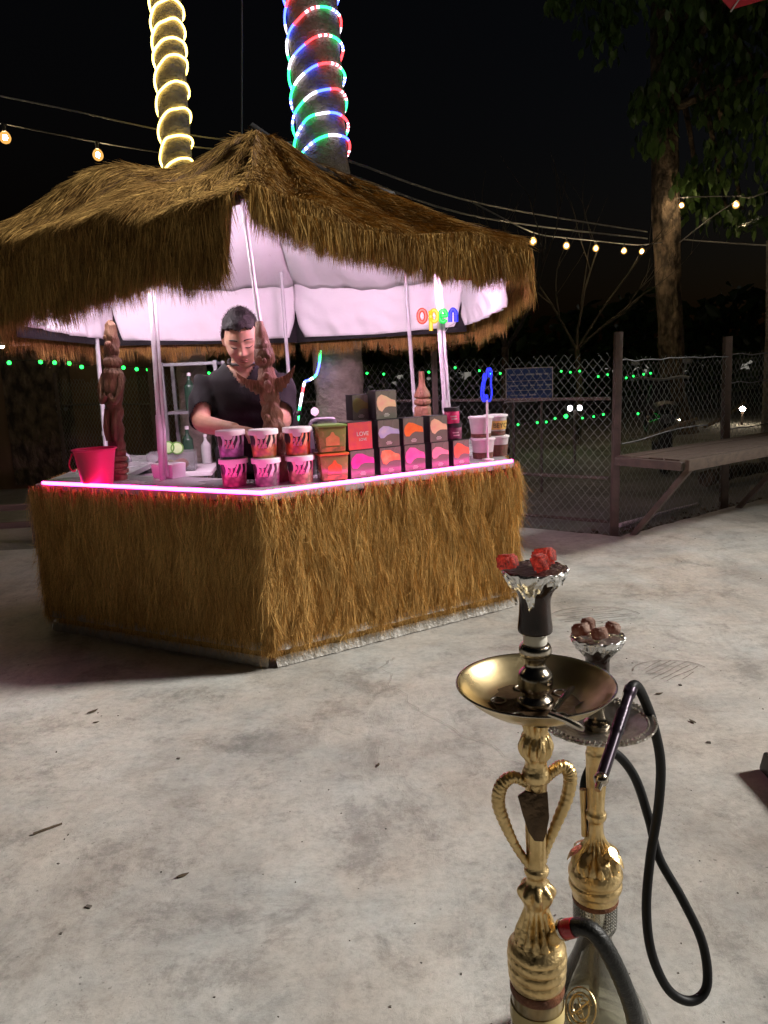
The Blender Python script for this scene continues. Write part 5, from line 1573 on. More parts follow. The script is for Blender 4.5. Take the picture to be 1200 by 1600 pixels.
t = thing('neon_sign', 'blue neon outline sign on a white stick behind the clear tubs', 'neon sign', (0.535, 3.86, ZT), R(0))
def npx(x, y):
    return V((x - 747) * 0.000507, 0, 0.290 - (y - 430) * -0.0 + (430 - y) * 0.000507)
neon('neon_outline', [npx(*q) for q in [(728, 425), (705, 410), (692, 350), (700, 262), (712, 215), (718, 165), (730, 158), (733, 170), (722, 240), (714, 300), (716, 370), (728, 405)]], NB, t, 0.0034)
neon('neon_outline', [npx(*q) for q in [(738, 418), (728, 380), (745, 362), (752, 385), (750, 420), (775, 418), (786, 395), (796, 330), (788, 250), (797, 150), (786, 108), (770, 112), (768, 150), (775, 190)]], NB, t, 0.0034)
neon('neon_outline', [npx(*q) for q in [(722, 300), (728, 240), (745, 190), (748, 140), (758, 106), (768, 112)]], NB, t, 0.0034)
mb = MB(); mb.tube([V(0, 0.0, 0.0), V(0, 0.0, 0.30)], 0.006, 10); mb.lathe([(0.03, 0.0), (0.03, 0.006), (0.012, 0.010)], n=20); mb.build('stick', M['lid_white'], t)

# ------------------------------------------------------------------ things inside the bar
def side_table(lab, x, y, w, d, h, rz=0):
    t = thing('side_table', lab, 'table', (x, y, 0), rz)
    mb = MB(); mb.box((0, 0, h - 0.012), (w, d, 0.024)); mb.build('table_top', M['lid_white'], t, bevel=0.003)
    for sx in (-1, 1):
        for sy in (-1, 1):
            mb = MB(); mb.tube([(sx * (w / 2 - 0.04), sy * (d / 2 - 0.04), 0), (sx * (w / 2 - 0.04), sy * (d / 2 - 0.04), h - 0.024)], 0.013, 8); mb.build('leg', M['grey_metal'], t)
side_table('white folding table inside the bar behind the tall pole', -1.32, 4.62, 0.62, 0.45, 0.66, R(6))
t = thing('fruit_box', 'clear lidless box of cut fruit on the white folding table', 'container', (-1.24, 4.55, 0.662), R(8))
mb = MB()
w, d, h, th = 0.27, 0.16, 0.11, 0.003
for c, sz in (((0, 0, th / 2), (w, d, th)), ((0, -d / 2 + th / 2, h / 2 + th), (w, th, h - th)), ((0, d / 2 - th / 2, h / 2 + th), (w, th, h - th)), ((-w / 2 + th / 2, 0, h / 2 + th), (th, d - 2.2 * th, h - th)), ((w / 2 - th / 2, 0, h / 2 + th), (th, d - 2.2 * th, h - th))):
    mb.box(c, sz)
mb.build('clear_box', mat('clear_plastic', (0.85, 0.86, 0.86), (0.78, 0.79, 0.79), 0.12, trans=0.85, scale=10), t, smooth=False)
def fruit(name, lab, loc, rad, mt, rot=(0, 0, 0)):
    mb = MB(); mb.ell((0, 0, 0), rad, 18, 12); o = mb.build(name, mt); o.location = loc; o.rotation_euler = rot
    return tag(o, lab, 'fruit', 'fruit inside the bar')
lime_rind = mat('lime_rind', (0.12, 0.30, 0.05), (0.08, 0.22, 0.03), 0.4, scale=20); lime_flesh = mat('lime_flesh', (0.55, 0.70, 0.40), (0.40, 0.58, 0.28), 0.4, scale=14)
fruit('orange_half', 'orange cut fruit inside the clear box', (-1.19, 4.55, 0.699), (0.045, 0.035, 0.032), mat('orange_flesh', (0.70, 0.20, 0.05), (0.60, 0.13, 0.04), 0.4, scale=30))
fruit('lemon', 'yellowish fruit lying beside the orange cut fruit in the clear box', (-1.255, 4.55, 0.697), (0.036, 0.03, 0.03), mat('lemon', (0.55, 0.42, 0.12), None, 0.4))
for i, (x, z, lab) in enumerate(((-1.235, 0.805, 'round lime slice stuck on the edge of the clear box, nearer the tall pole'), (-1.185, 0.800, 'round lime slice stuck on the edge of the clear box, nearer the person'))):
    o = thing('lime_slice', lab, 'lime slice', (x, 4.47, z), 0, 'lime slices on the clear box')
    o.rotation_euler = (R(84), 0, R(-8 + i * 16))
    mb = MB(); mb.lathe([(0.030, -0.004), (0.037, -0.004), (0.038, 0.0), (0.037, 0.004), (0.030, 0.004)], n=28, cap=False); mb.build('rind', lime_rind, o)
    mb = MB(); mb.lathe([(0.001, -0.003), (0.031, -0.003), (0.031, 0.003), (0.001, 0.003)], n=28); mb.build('flesh', lime_flesh, o)
mb = MB(); mb.box((0, 0, 0.035), (0.135, 0.10, 0.07), taper=0.93)
o = mb.build('white_container', M['lid_white'], bevel=0.006); o.location = (-1.03, 3.70, ZT); o.rotation_euler = (0, 0, R(-28)); tag(o, 'small white plastic container on the inner edge of the counter by the tall pole', 'container')
t = thing('cable_reel', 'grey ring-shaped reel standing on the white folding table beside the bucket', 'reel', (-1.53, 4.50, 0.663))
mb = MB(); mb.tube([V(0.055 * math.cos(a), 0, 0.067 + 0.055 * math.sin(a)) for a in [2 * PI * i / 28 for i in range(28)]], 0.011, 10, close=True); mb.build('rim', M['grey_metal'], t)
mb = MB(); mb.tube([V(0, -0.02, 0.067), V(0, 0.02, 0.067)], 0.024, 16); mb.build('hub', M['socket'], t)
for a in (0.4, 2.5, 4.6):
    mb = MB(); mb.bar(V(0, 0, 0.067), V(0.05 * math.cos(a), 0, 0.067 + 0.05 * math.sin(a)), 0.01, 0.006); mb.build('spoke', M['grey_metal'], t, smooth=False)
# metal rack behind the person
t = thing('metal_rack', 'grey metal shelf rack standing behind the person', 'rack', (-1.20, 5.10, 0))
W_, D_, H_ = 0.34, 0.26, 1.30
for sx in (-1, 1):
    for sy in (-1, 1):
        mb = MB(); mb.box((sx * W_ / 2, sy * D_ / 2, H_ / 2), (0.022, 0.022, H_)); mb.build('upright', M['grey_metal'], t, smooth=False)
for z in (0.25, 0.62, 0.98, 1.285):
    mb = MB(); mb.box((0, 0, z), (W_ - 0.024, D_ - 0.002, 0.018)); mb.build('shelf', M['grey_metal'], t, smooth=False)
def bottle(lab, x, y, z, r_, h, mt):
    b_ = thing('bottle', lab, 'bottle', (x, y, z), 0, 'bottles on the metal rack')
    mb = MB(); mb.lathe(catmull_prof([(r_ * 0.9, 0), (r_, 0.008), (r_, h * 0.6), (r_ * 0.8, h * 0.7), (r_ * 0.35, h * 0.8), (r_ * 0.33, h * 0.93)], 3), n=20); mb.build('bottle_body', mt, b_)
    mb = MB(); mb.lathe([(r_ * 0.38, h * 0.92), (r_ * 0.38, h), (0.001, h)], n=14); mb.build('cap', M['lid_white'], b_)
dg_ = mat('dark_green_glass', (0.02, 0.05, 0.03), (0.03, 0.08, 0.05), 0.1, scale=8, coat=0.5)
cg_ = mat('pale_bottle', (0.55, 0.56, 0.55), (0.42, 0.43, 0.42), 0.2, scale=8)
bottle('dark green bottle on the middle shelf of the metal rack', -1.26, 5.03, 0.63, 0.035, 0.26, dg_)
bottle('pale bottle on the middle shelf of the metal rack', -1.15, 5.05, 0.63, 0.032, 0.20, cg_)
bottle('dark green bottle on the upper shelf of the metal rack', -1.22, 5.04, 0.99, 0.035, 0.24, dg_)
# burner with pipes and gauge
t = thing('gas_burner', 'grey pipe burner with round white gauge behind the tubs', 'burner', (-0.36, 4.05, 0), R(5))
mb = MB(); mb.box((0.0, 0.0, 0.86), (0.20, 0.16, 0.10)); mb.build('burner_box', M['grey_metal'], t, bevel=0.006)
mb = MB(); mb.tube([(0, 0, 0), (0, 0, 0.81)], 0.03, 12); mb.lathe([(0.14, 0.0), (0.14, 0.015), (0.03, 0.03)], n=20); mb.build('stand', M['grey_metal'], t)
mb = MB(); mb.tube(smooth_path([(-0.02, -0.03, 0.905), (0.0, -0.03, 0.945), (0.03, -0.03, 0.958), (0.10, -0.03, 0.958), (0.118, -0.03, 0.948), (0.122, -0.03, 0.90)], 5), 0.012, 10); mb.build('pipe', M['grey_metal'], t)
mb = MB(); mb.tube([(-0.09, -0.03, 0.90), (-0.09, -0.03, 0.99)], 0.022, 14); mb.tube([(-0.09, -0.03, 0.985), (-0.05, -0.03, 1.00)], 0.014, 10); mb.build('valve', M['socket'], t)
mb = MB(); mb.tube([(0.02, -0.045, 1.00), (0.02, -0.030, 1.00)], 0.021, 20); mb.tube([(0.02, -0.032, 0.98), (0.02, -0.030, 0.955)], 0.005, 8); mb.build('gauge', M['lid_white'], t)

# ------------------------------------------------------------------ palms wound with light rope
def palm(lab, base, top, r0_, r1_, seed):
    base, top = Vector(base), Vector(top)
    t = thing('palm_tree', lab, 'palm tree', base, 0, 'palm trunks behind the bar')
    ax = top - base
    n = 60
    pts, rad = [], []
    for i in range(n + 1):
        q = i / n
        pts.append(ax * q)
        rad.append((r0_ + (r1_ - r0_) * q) * (1 + 0.035 * math.sin(i * 2.3 + seed) + 0.02 * math.sin(i * 5.1)))
    mb = MB(); mb.tube(pts, rad, 24); mb.build('trunk', M['bark'], t)
    # crown of fronds above the picture
    for i in range(9):
        a = 2 * PI * i / 9 + seed
        fr = smooth_path([ax, ax + V(math.cos(a) * 0.5, math.sin(a) * 0.5, 0.5), ax + V(math.cos(a) * 1.3, math.sin(a) * 1.3, 0.45), ax + V(math.cos(a) * 2.0, math.sin(a) * 2.0, -0.1)], 7)
        mb = MB()
        mb.tube(fr, [0.03 * (1 - j / len(fr)) + 0.005 for j in range(len(fr))], 5)
        for j in range(3, len(fr)):
            d_ = (fr[j] - fr[j - 1]).normalized(); sd = d_.cross(V(0, 0, 1)).normalized()
            for s1 in (-1, 1):
                tip = fr[j] + sd * s1 * 0.42 + d_ * 0.25 - V(0, 0, 0.18)
                mb.poly([fr[j] - d_ * 0.02, fr[j] + d_ * 0.02, tip])
        mb.build('frond', M['leaf'], t)
    return t, ax
def helix(base_r0, base_r1, ax, z_list, start, sag, pitchfn=None):
    pass
def rope_on_trunk(t, ax, r0_, r1_, zs, phase, mt_fn, rr, tilt, slant=0.0):
    """one loose turn per given height; heights are along the trunk"""
    turns = []
    N_ = 64
    for j in range(len(zs) - 1):
        for i in range(N_):
            a = 2 * PI * i / N_
            q = i / N_
            turns.append((zs[j] + (zs[j + 1] - zs[j]) * q, a))
    pts = []
    for z, a in turns:
        q = z / ax.z
        c = ax * q
        r_ = (r0_ + (r1_ - r0_) * q) * 1.04 + rr
        th = phase + a
        z += 0.03 * mnoise.noise(Vector((z * 5, 3.3, r_ * 40)))
        c = c + V(0, 0, 0.02 * mnoise.noise(Vector((math.cos(th) * 1.3, math.sin(th) * 1.3, z * 9))))
        pts.append(c + V(r_ * math.cos(th), r_ * math.sin(th), tilt * math.sin(th + 0.15) + slant * math.cos(th)))
    return pts
YB = -0.06
pl, axl = palm('palm trunk wound with a warm yellow light rope behind the roof', (-1.565, 6.5, YB), (-1.478, 6.5, 5.4), 0.125, 0.108, 1.0)
zs = [z - YB for z in (2.70, 2.86, 3.05, 3.24, 3.42, 3.60, 3.70, 3.83, 3.98, 4.15, 4.32, 4.5, 4.7, 4.9)]
pts = rope_on_trunk(pl, axl, 0.125, 0.108, zs, R(90), None, 0.010, -0.075, 0.045)
mb = MB(); mb.tube(pts, 0.0088, 6); mb.build('light_rope', M['led_yellow'], pl)
pr_, axr = palm('thicker palm trunk wound with a multicoloured light rope behind the roof', (-0.29, 6.2, YB), (-0.405, 6.2, 5.4), 0.20, 0.182, 2.2)
zs = [z - YB for z in (1.0, 1.35, 2.68, 2.86, 3.00, 3.17, 3.345, 3.53, 3.72, 3.91, 4.1, 4.3, 4.5, 4.7, 4.9)]
RGB = [emat('rope_white', (0.9, 0.85, 1.0), 4.0), emat('rope_red', (1.0, 0.04, 0.05), 4.0), emat('rope_green', (0.02, 1.0, 0.25), 4.0), emat('rope_blue', (0.04, 0.08, 1.0), 8.0)]
pts = rope_on_trunk(pr_, axr, 0.20, 0.182, zs[2:], R(90), None, 0.010, -0.10, 0.06)
mb = MB(); mb.tube(pts, 0.0095, 6)
o = mb.build('light_rope', RGB[0], pr_)
for q in RGB[1:]:
    o.data.materials.append(q)
seq = [0, 1, 0, 3, 2, 0, 2, 0, 3, 1, 0, 2]
mi = []
for i in range(len(pts) - 1):
    blk = seq[(i // 5) % 12]
    if blk == 0 and i % 2:
        blk = seq[(i // 5 + 3) % 12]
    mi += [blk] * 6
mi += [0] * (len(o.data.polygons) - len(mi))
o.data.polygons.foreach_set('material_index', mi)
# loose tail of the rope below the roof
t_pts = smooth_path([rel(q, (-0.29, 6.2, YB)) for q in [(-0.43, 5.93, 1.36), (-0.44, 5.92, 1.27), (-0.47, 5.92, 1.18), (-0.52, 5.92, 1.145), (-0.56, 5.94, 1.13), (-0.585, 5.95, 1.05), (-0.61, 5.96, 0.95), (-0.635, 5.96, 0.84)]], 8)
mb = MB(); mb.tube(t_pts, 0.010, 6)
o = mb.build('rope_tail', RGB[0], pr_)
for q in RGB[1:]:
    o.data.materials.append(q)
mi = []
for i in range(len(t_pts) - 1):
    mi += [[2, 2, 3, 3, 2, 0, 3, 3, 0, 1, 0, 0][(i // 4) % 12]] * 6
mi += [0] * (len(o.data.polygons) - len(mi))
o.data.polygons.foreach_set('material_index', mi)

# ------------------------------------------------------------------ chain-link fence and bench
def chainlink(name, a, b, z0, z1, parent, cell=0.062, wob=0.0, rad=0.0019):
    a, b = Vector(a), Vector(b)
    L_ = (b - a).length
    d = (b - a).normalized()
    nrm_ = V(-d.y, d.x, 0)
    c2 = cell * 0.5
    step = cell * 0.58
    nw = int(L_ / c2)
    nz = int((z1 - z0) / step)
    vs_, fs_ = [], []
    for w in range(nw):
        cols = []
        for i in range(nz + 1 + random.choice((0, 1, 1))):
            z = z0 + i * step
            u = (w + ((i + w) % 2)) * c2
            wav = 0.025 * mnoise.noise(Vector((u * 1.3, z * 2, wob)))
            c = a + d * (u + 0.012 * mnoise.noise(Vector((u * 2, z * 2, 1)))) + nrm_ * (wav + (0.002 if w % 2 else -0.002))
            cols.append(Vector((c.x, c.y, z + 0.03 * mnoise.noise(Vector((u * 0.9, 2, wob))))))
        n0 = len(vs_)
        for c in cols:
            for k in range(3):
                th = 2 * PI * k / 3
                vs_.append(tuple(c + d * (rad * math.cos(th)) + nrm_ * (rad * math.sin(th))))
        for i in range(len(cols) - 1):
            for k in range(3):
                k2 = (k + 1) % 3
                fs_.append((n0 + 3 * i + k, n0 + 3 * i + k2, n0 + 3 * i + 3 + k2, n0 + 3 * i + 3 + k))
    o = npmesh(name, vs_, fs_, M['wire'], parent)
    o["kind"] = "stuff"
    return o
P1 = V(1.60, 5.25, -0.06)
P2 = V(2.73, 6.07, -0.06)
P3 = V(4.50, 7.33, -0.06)
dl = V(-0.80, 0.60, 0)
fence = thing('chain_link_fence', 'chain link fence with rusty steel posts enclosing the dark yard', 'fence', P1)
def fl_(p):
    return Vector(p) - P1
segs = [(P1, P1 + dl * 9.0), (P1, P2), (P2, P3)]
chainlink('wire_mesh', fl_(P1 + dl * 0.03), fl_(P1 + dl * 9.0), 0.05, 1.30, fence, wob=1.0)
chainlink('wire_mesh', fl_(P1 + V(0.02, 0.014, 0)), fl_(P2), 0.05, 1.24, fence, wob=2.0)
chainlink('wire_mesh', fl_(P2), fl_(P3), 0.05, 1.26, fence, wob=3.0)
post_xy = [(P1, 1.44, 0.05), (P2, 1.40, 0.055), (P3, 1.40, 0.05), ((P2 + P3) / 2 + V(0.35, 0.25, 0), 1.40, 0.05)] + [(P1 + dl * q, 1.38, 0.045) for q in (1.45, 3.2, 5.0, 6.8, 8.9)]
for i, (p, h, w_) in enumerate(post_xy):
    mb = MB(); top = fl_(p) + V(0.012 if i == 0 else -0.02 if i == 1 else 0, 0, h)
    mb.bar(fl_(p), top, w_, w_, upv=(0, 1, 0)); mb.build('post', M['fence_post'], fence, bevel=0.003)
for z in (0.14, 0.45, 1.00):
    mb = MB(); mb.tube([fl_(P1) + dl * 0.03 + V(0, 0.03, z), fl_(P1) + dl * 8.8 + V(0, 0.03, z)], 0.012, 8); mb.build('rail', M['fence_post'], fence)
for a, b, zz in ((P1, P2, 1.19), (P2, P3, 1.20), (P2, P3, 0.98), (P2, P3, 0.62)):
    pts = [fl_(a.lerp(b, i / 14)) + V(0, -0.01, zz + 0.06 + 0.02 * mnoise.noise(Vector((i * 0.7, zz, 4)))) for i in range(15)]
    mb = MB(); mb.tube(pts, 0.005, 6); mb.build('tension_wire', M['cable_grey'], fence)
mb = MB(); mb.tube(smooth_path([fl_(P1.lerp(P2, q)) + V(-0.01, -0.03, z) for q, z in ((0.05, 0.69), (0.2, 0.70), (0.4, 0.73), (0.6, 0.745), (0.8, 0.74))], 5), 0.005, 6); mb.build('loose_wire', M['cable_grey'], fence)

bench = thing('plank_bench', 'weathered plank bench braced off the chain link fence posts', 'bench', (2.1, 5.35, 0))
bo = V(2.1, 5.35, 0)
d2 = (V(P2.x, P2.y, 0) - V(P1.x, P1.y, 0)).normalized()
n2 = V(d2.y, -d2.x, 0)
s0 = V(P1.x, P1.y, 0.545) + n2 * 0.04 - d2 * 0.02
for i in range(4):
    a = s0 + n2 * (0.055 + i * 0.118) + d2 * random.uniform(-0.01, 0.02) + V(0, 0, random.uniform(-0.004, 0.004))
    b = a + d2 * (2.5 + random.uniform(-0.05, 0.05))
    mb = MB(); mb.bar(a - bo, b - bo, 0.108, 0.026); mb.build('plank', M['plank'], bench, bevel=0.003)
mb = MB(); mb.bar(s0 + n2 * 0.52 + V(0, 0, -0.018) - bo, s0 + n2 * 0.52 + d2 * 2.5 + V(0, 0, -0.018) - bo, 0.03, 0.07); mb.build('front_rail', M['plank'], bench, bevel=0.002)
mb = MB(); mb.bar(s0 - d2 * 0.022 + V(0, 0, -0.022) - bo, s0 - d2 * 0.022 + n2 * 0.50 + V(0, 0, -0.022) - bo, 0.03, 0.055); mb.build('end_rail', M['fence_post'], bench, bevel=0.002)
for q in (0.02, 1.38, 2.44):
    base = V(P1.x, P1.y, -0.05) + d2 * (q + 0.06) + n2 * 0.06
    mb = MB(); mb.bar(base - bo, s0 + d2 * (q + 0.10) + n2 * 0.46 + V(0, 0, -0.06) - bo, 0.035, 0.035); mb.build('brace', M['fence_post'], bench, smooth=False)

# ------------------------------------------------------------------ yard things behind the fence
def tree_tube(mb, p, d, L_, r_, depth, spread=0.5, nseg=5):
    pts, rad = [Vector(p)], [r_]
    d = Vector(d).normalized()
    for i in range(nseg):
        d = (d + V(random.uniform(-.18, .18), random.uniform(-.18, .18), random.uniform(-.05, .12))).normalized()
        pts.append(pts[-1] + d * (L_ / nseg)); rad.append(r_ * (1 - 0.55 * (i + 1) / nseg))
    mb.tube(pts, rad, 7)
    if depth > 0:
        for k in range(random.choice((2, 3))):
            i = random.randint(2, nseg)
            nd = (d + V(random.uniform(-1, 1), random.uniform(-.6, .6), random.uniform(-.1, .6)) * spread * 1.6).normalized()
            tree_tube(mb, pts[i], nd, L_ * random.uniform(0.5, 0.75), rad[i] * 0.7, depth - 1, spread)
random.seed(21)
t = thing('bare_tree', 'pale bare forked tree standing behind the blue board', 'tree', (1.45, 8.9, YB))
mb = MB(); mb.tube([(0, 0, 0), (-0.01, 0, 0.7), (0.0, 0, 1.45)], [0.05, 0.045, 0.04], 8); mb.build('trunk', M['bark_dark'], t)
for dv_, L_ in (((-0.1, 0, 1), 1.0), ((0.55, 0, 1), 1.3), ((0.15, 0.2, 1), 1.1)):
    mb = MB(); tree_tube(mb, V(0, 0, 1.42), dv_, L_, 0.026, 2, 0.5); mb.build('branch', M['bark_black'], t)
t = thing('bare_tree', 'thin bare tree with slanting twigs between the festoon bulbs and the yard', 'tree', (3.0, 11.8, YB))
mb = MB(); mb.tube([(0, 0, 0), (0.05, 0, 0.8), (0.0, 0, 1.5)], [0.06, 0.05, 0.04], 8); mb.build('trunk', M['bark_dark'], t)
for dv_, L_ in (((-0.5, 0, 1), 1.3), ((0.5, 0, 1), 1.6), ((0.9, 0.2, 1), 1.2), ((0.1, 0.2, 1), 1.5)):
    mb = MB(); tree_tube(mb, V(0, 0, 1.42), dv_, L_, 0.022, 2, 0.5); mb.build('branch', M['bark_black'], t)

# unseen tall block added outside the frame to shade the yard from the sun
t = thing('building', 'tall unlit block standing beside the yard beyond the bench', 'building', (4.32, 6.40, YB))
bd = V(0.565, 1.0, 0).normalized(); bn = V(bd.y, -bd.x, 0)
bwall = mat('grey_render_wall', (0.16, 0.15, 0.14), (0.22, 0.21, 0.19), 0.9, scale=1.2, bump=0.4, bscale=30)
LB, HBd, DB = 70.0, 26.0, 8.0
mb = MB(); rg = [V(0, 0, 0), bd * LB, bd * LB + V(DB, 0, 0), V(DB, 0, 0)]
mb.rings([rg, [q + V(0, 0, HBd) for q in rg]]); mb.build('wall', bwall, t, smooth=False)
mb = MB(); rg2 = [q + V(0.1 if q.x > bd.x * q.y / bd.y + 1 else -0.1, 0, 0) for q in rg]
mb.rings([[q + V(0, 0, HBd + 0.003) for q in rg2], [q + V(0, 0, HBd + 0.35) for q in rg2]]); mb.build('parapet', bwall, t, smooth=False)
for fz in (1.2, 4.2, 7.2):
    for k_ in range(6):
        c = bd * (1.6 + 3.0 * k_) + V(0, 0, fz + 0.7) - bn * 0.02
        w_ = MB(); w_.bar(c - bd * 0.55, c + bd * 0.55, 0.06, 1.3); wo = w_.build('window', M['socket'], t, smooth=False)
        w_ = MB(); w_.bar(c - bd * 0.65 + V(0, 0, -0.70) - bn * 0.04, c + bd * 0.65 + V(0, 0, -0.70) - bn * 0.04, 0.12, 0.06); w_.build('sill', bwall, wo, smooth=False)

# large leafy tree
random.seed(5)
BT = V(4.97, 13.0, YB)
t = thing('leafy_tree', 'tall dark tree with broad hanging leaves at the far side of the yard', 'tree', BT)
tp_ = smooth_path([(0, 0, 0), (-0.04, 0, 0.5), (-0.10, 0, 1.4), (-0.20, 0, 2.8), (-0.28, 0, 4.6), (-0.36, 0, 6.8), (-0.4, 0, 9.0)], 6)
tp_ = smooth_path(tp_, 3)
rg_ = []
for i, c in enumerate(tp_):
    r_ = 0.36 * (1 - 0.45 * min(1, i / 22))
    rg_.append([c + V(math.cos(a), math.sin(a), 0) * r_ * (1 + 0.16 * mnoise.noise(Vector((math.cos(a) * 3.5, math.sin(a) * 3.5, c.z * 0.8))) + 0.10 * mnoise.noise(Vector((math.cos(a) * 8, math.sin(a) * 8, c.z * 2.2)))) for a in [2 * PI * j / 40 for j in range(40)]])
mb = MB(); mb.rings(rg_); mb.build('trunk', M['bark_dark'], t)
def leaf_mesh(n_, pts_fn):
    vs_, fs_ = [], []
    for _ in range(n_):
        p, d_, s_ = pts_fn()
        d_ = d_.normalized()
        sd = d_.cross(Vector((random.uniform(-1, 1), random.uniform(-1, 1), random.uniform(-.3, .3)))).normalized()
        nn_ = sd.cross(d_)
        n0 = len(vs_)
        for u, w_, h_ in ((0, 0.02, 0), (0.30, 0.20, 0.03), (0.62, 0.22, 0.02), (1.0, 0.0, -0.08)):
            c = p + d_ * (u * s_) + nn_ * (h_ * s_)
            vs_ += [tuple(c - sd * w_ * s_ + nn_ * 0.03 * s_), tuple(c), tuple(c + sd * w_ * s_ + nn_ * 0.03 * s_)]
        for i in range(3):
            b_ = n0 + i * 3
            fs_ += [(b_, b_ + 1, b_ + 4, b_ + 3), (b_ + 1, b_ + 2, b_ + 5, b_ + 4)]
    return vs_, fs_
# clump centres: a hanging mass right of the trunk and sprays to its left
clumps = []
for _ in range(95):
    x = random.uniform(0.3, 2.7); zmin = 3.55 + 0.25 * abs(x - 1.3) + max(0, x - 2.2) * 0.2
    clumps.append((V(x, random.uniform(-2.2, 0.6), random.uniform(zmin, 8.0)), 0.42))
for _ in range(30):
    clumps.append((V(random.uniform(-1.8, 0.3), random.uniform(-2.0, 0.5), random.uniform(5.9, 8.2)), 0.36))
for c in ((-0.75, -1.0, 5.15), (-1.0, -1.0, 4.95), (-0.55, -1.0, 5.4), (-0.7, -1.0, 4.75), (-0.85, -1.0, 4.45), (-0.35, -0.6, 5.6), (-0.15, -0.6, 4.0), (-1.5, -1, 6.0), (-2.2, -1.0, 6.4), (-2.0, -1, 6.7), (-1.3, -1, 6.2), (-2.6, -1, 6.75)):
    clumps.append((Vector(c), 0.20))
def lf():
    c, r_ = random.choice(clumps)
    while True:
        o_ = V(random.uniform(-1, 1), random.uniform(-1, 1), random.uniform(-1, 1))
        if o_.length < 1:
            break
    return c + o_ * r_, V(random.uniform(-.55, .35), random.uniform(-.5, .2), -1), random.uniform(0.14, 0.24)
vs_, fs_ = leaf_mesh(6200, lf)
o = npmesh('crown', vs_, fs_, M['leaf'], t, smooth=False); o["kind"] = "stuff"
vs_, fs_ = leaf_mesh(1, lambda: (V(0, 0, 0), V(0, 0, -1), 0.21))
lm = None
for i in range(160):
    c, r_ = clumps[-1 - (i % 12)] if i < 80 else clumps[i % 95]
    o_ = V(random.uniform(-1, 1), random.uniform(-1, 1), random.uniform(-1.1, -0.2)) * r_
    if lm is None:
        ob = npmesh('leaf', vs_, fs_, M['leaf'], t); lm = ob.data
    else:
        ob = link(bpy.data.objects.new('leaf', lm), t)
    ob.location = c + o_
    ob.rotation_euler = (random.uniform(-.5, .5), random.uniform(-.5, .5), random.uniform(0, 6.3))
for i in range(10):
    c = clumps[i * 9][0]
    mb = MB(); mb.tube(smooth_path([V(-0.3, 0, 4.8 + i * 0.25), (V(-0.3, 0, 5.0 + i * 0.25) + c) / 2 + V(0, 0, 0.3), c], 5), [0.06 * (1 - j / 13) + 0.012 for j in range(11)], 6); mb.build('limb', M['bark_dark'], t)

random.seed(77)
def tl():
    x = random.uniform(-24, 20); h = 3.2 + 1.6 * mnoise.noise(Vector((x * 0.25, 3, 0))) + 0.8 * mnoise.noise(Vector((x * 0.9, 7, 0)))
    return V(x, random.uniform(27, 30), random.uniform(-0.05, 1) ** 1 * h), V(random.uniform(-1, 1), random.uniform(-1, 1), random.uniform(-1, .3)), random.uniform(0.4, 0.8)
vs_, fs_ = leaf_mesh(7000, tl)  # trees added to block the lit strip of far ground
o = npmesh('added_treeline', vs_, fs_, M['leaf']); o["kind"] = "stuff"; o["label"] = "black mass of trees closing off the far side of the yard"
t = thing('young_palm', 'small palm with pale fronds at the edge of the yard near the far bulb', 'palm tree', (4.50, 9.0, YB))
mb = MB(); mb.tube(smooth_path([(0.0, 0, 0), (0.0, 0, 1.2), (-0.05, 0, 2.5)], 5), [0.05] * 6 + [0.04] * 5, 8); mb.build('trunk', M['bark'], t)
for i in range(11):
    a = 2 * PI * i / 11
    fr = smooth_path([V(-0.05, 0, 2.48), V(-0.05 + math.cos(a) * 0.15, math.sin(a) * 0.15, 2.72), V(-0.05 + math.cos(a) * 0.36, math.sin(a) * 0.36, 2.66)], 4)
    mb = MB()
    for s1 in (-1, 1):
        for j in range(1, len(fr)):
            d_ = (fr[j] - fr[j - 1]).normalized(); sd = d_.cross(V(0, 0, 1)).normalized()
            mb.poly([fr[j - 1], fr[j], fr[j] + sd * s1 * 0.07 + d_ * 0.06])
    mb.build('frond', M['leaf'], t)

# blue board
M['board_blue'] = mat('blue_board', (0.05, 0.10, 0.36), (0.06, 0.12, 0.42), 0.5, scale=6)
t = thing('blue_board', 'blue notice board with pale lines of lettering behind the fence', 'sign', (1.448, 7.5, YB), R(-3))
bz = 1.06
mb = MB(); mb.box((0, 0, bz), (0.44, 0.02, 0.315)); bd = mb.build('board', M['board_blue'], t, bevel=0.003)
mb = MB()
for z in (-0.16, 0.155):
    mb.box((0, -0.012, bz + z), (0.45, 0.008, 0.008))
for x in (-0.222, 0.222):
    mb.box((x, -0.012, bz), (0.008, 0.008, 0.305))
for z in (0.035, -0.055):
    mb.box((0, -0.0115, bz + z), (0.43, 0.004, 0.004))
mb.build('white_border', M['print_white'], bd, smooth=False)
random.seed(3)
for row, (z, hh) in enumerate(((0.095, 0.020), (-0.010, 0.016), (-0.10, 0.018))):
    x = -0.18
    while x < (0.17 if row != 2 else 0.08):
        w_ = random.uniform(0.03, 0.08)
        mb = MB(); nlet = max(2, int(w_ / 0.011))
        for i in range(nlet):
            mb.box((x + w_ * (i + 0.5) / nlet, -0.0115, bz + z), (w_ / nlet * 0.6, 0.003, hh * random.uniform(0.6, 1)))
        mb.build('lettering', mat('pale_lettering', (0.65, 0.70, 0.80), None, 0.5) if 'pl' not in M else M['pl'], bd, smooth=False)
        x += w_ + 0.02
for x in (-0.15, 0.12):
    mb = MB(); mb.tube([(x, 0.02, 0), (x, 0.02, bz)], 0.014, 8); mb.build('post', M['fence_post'], t)

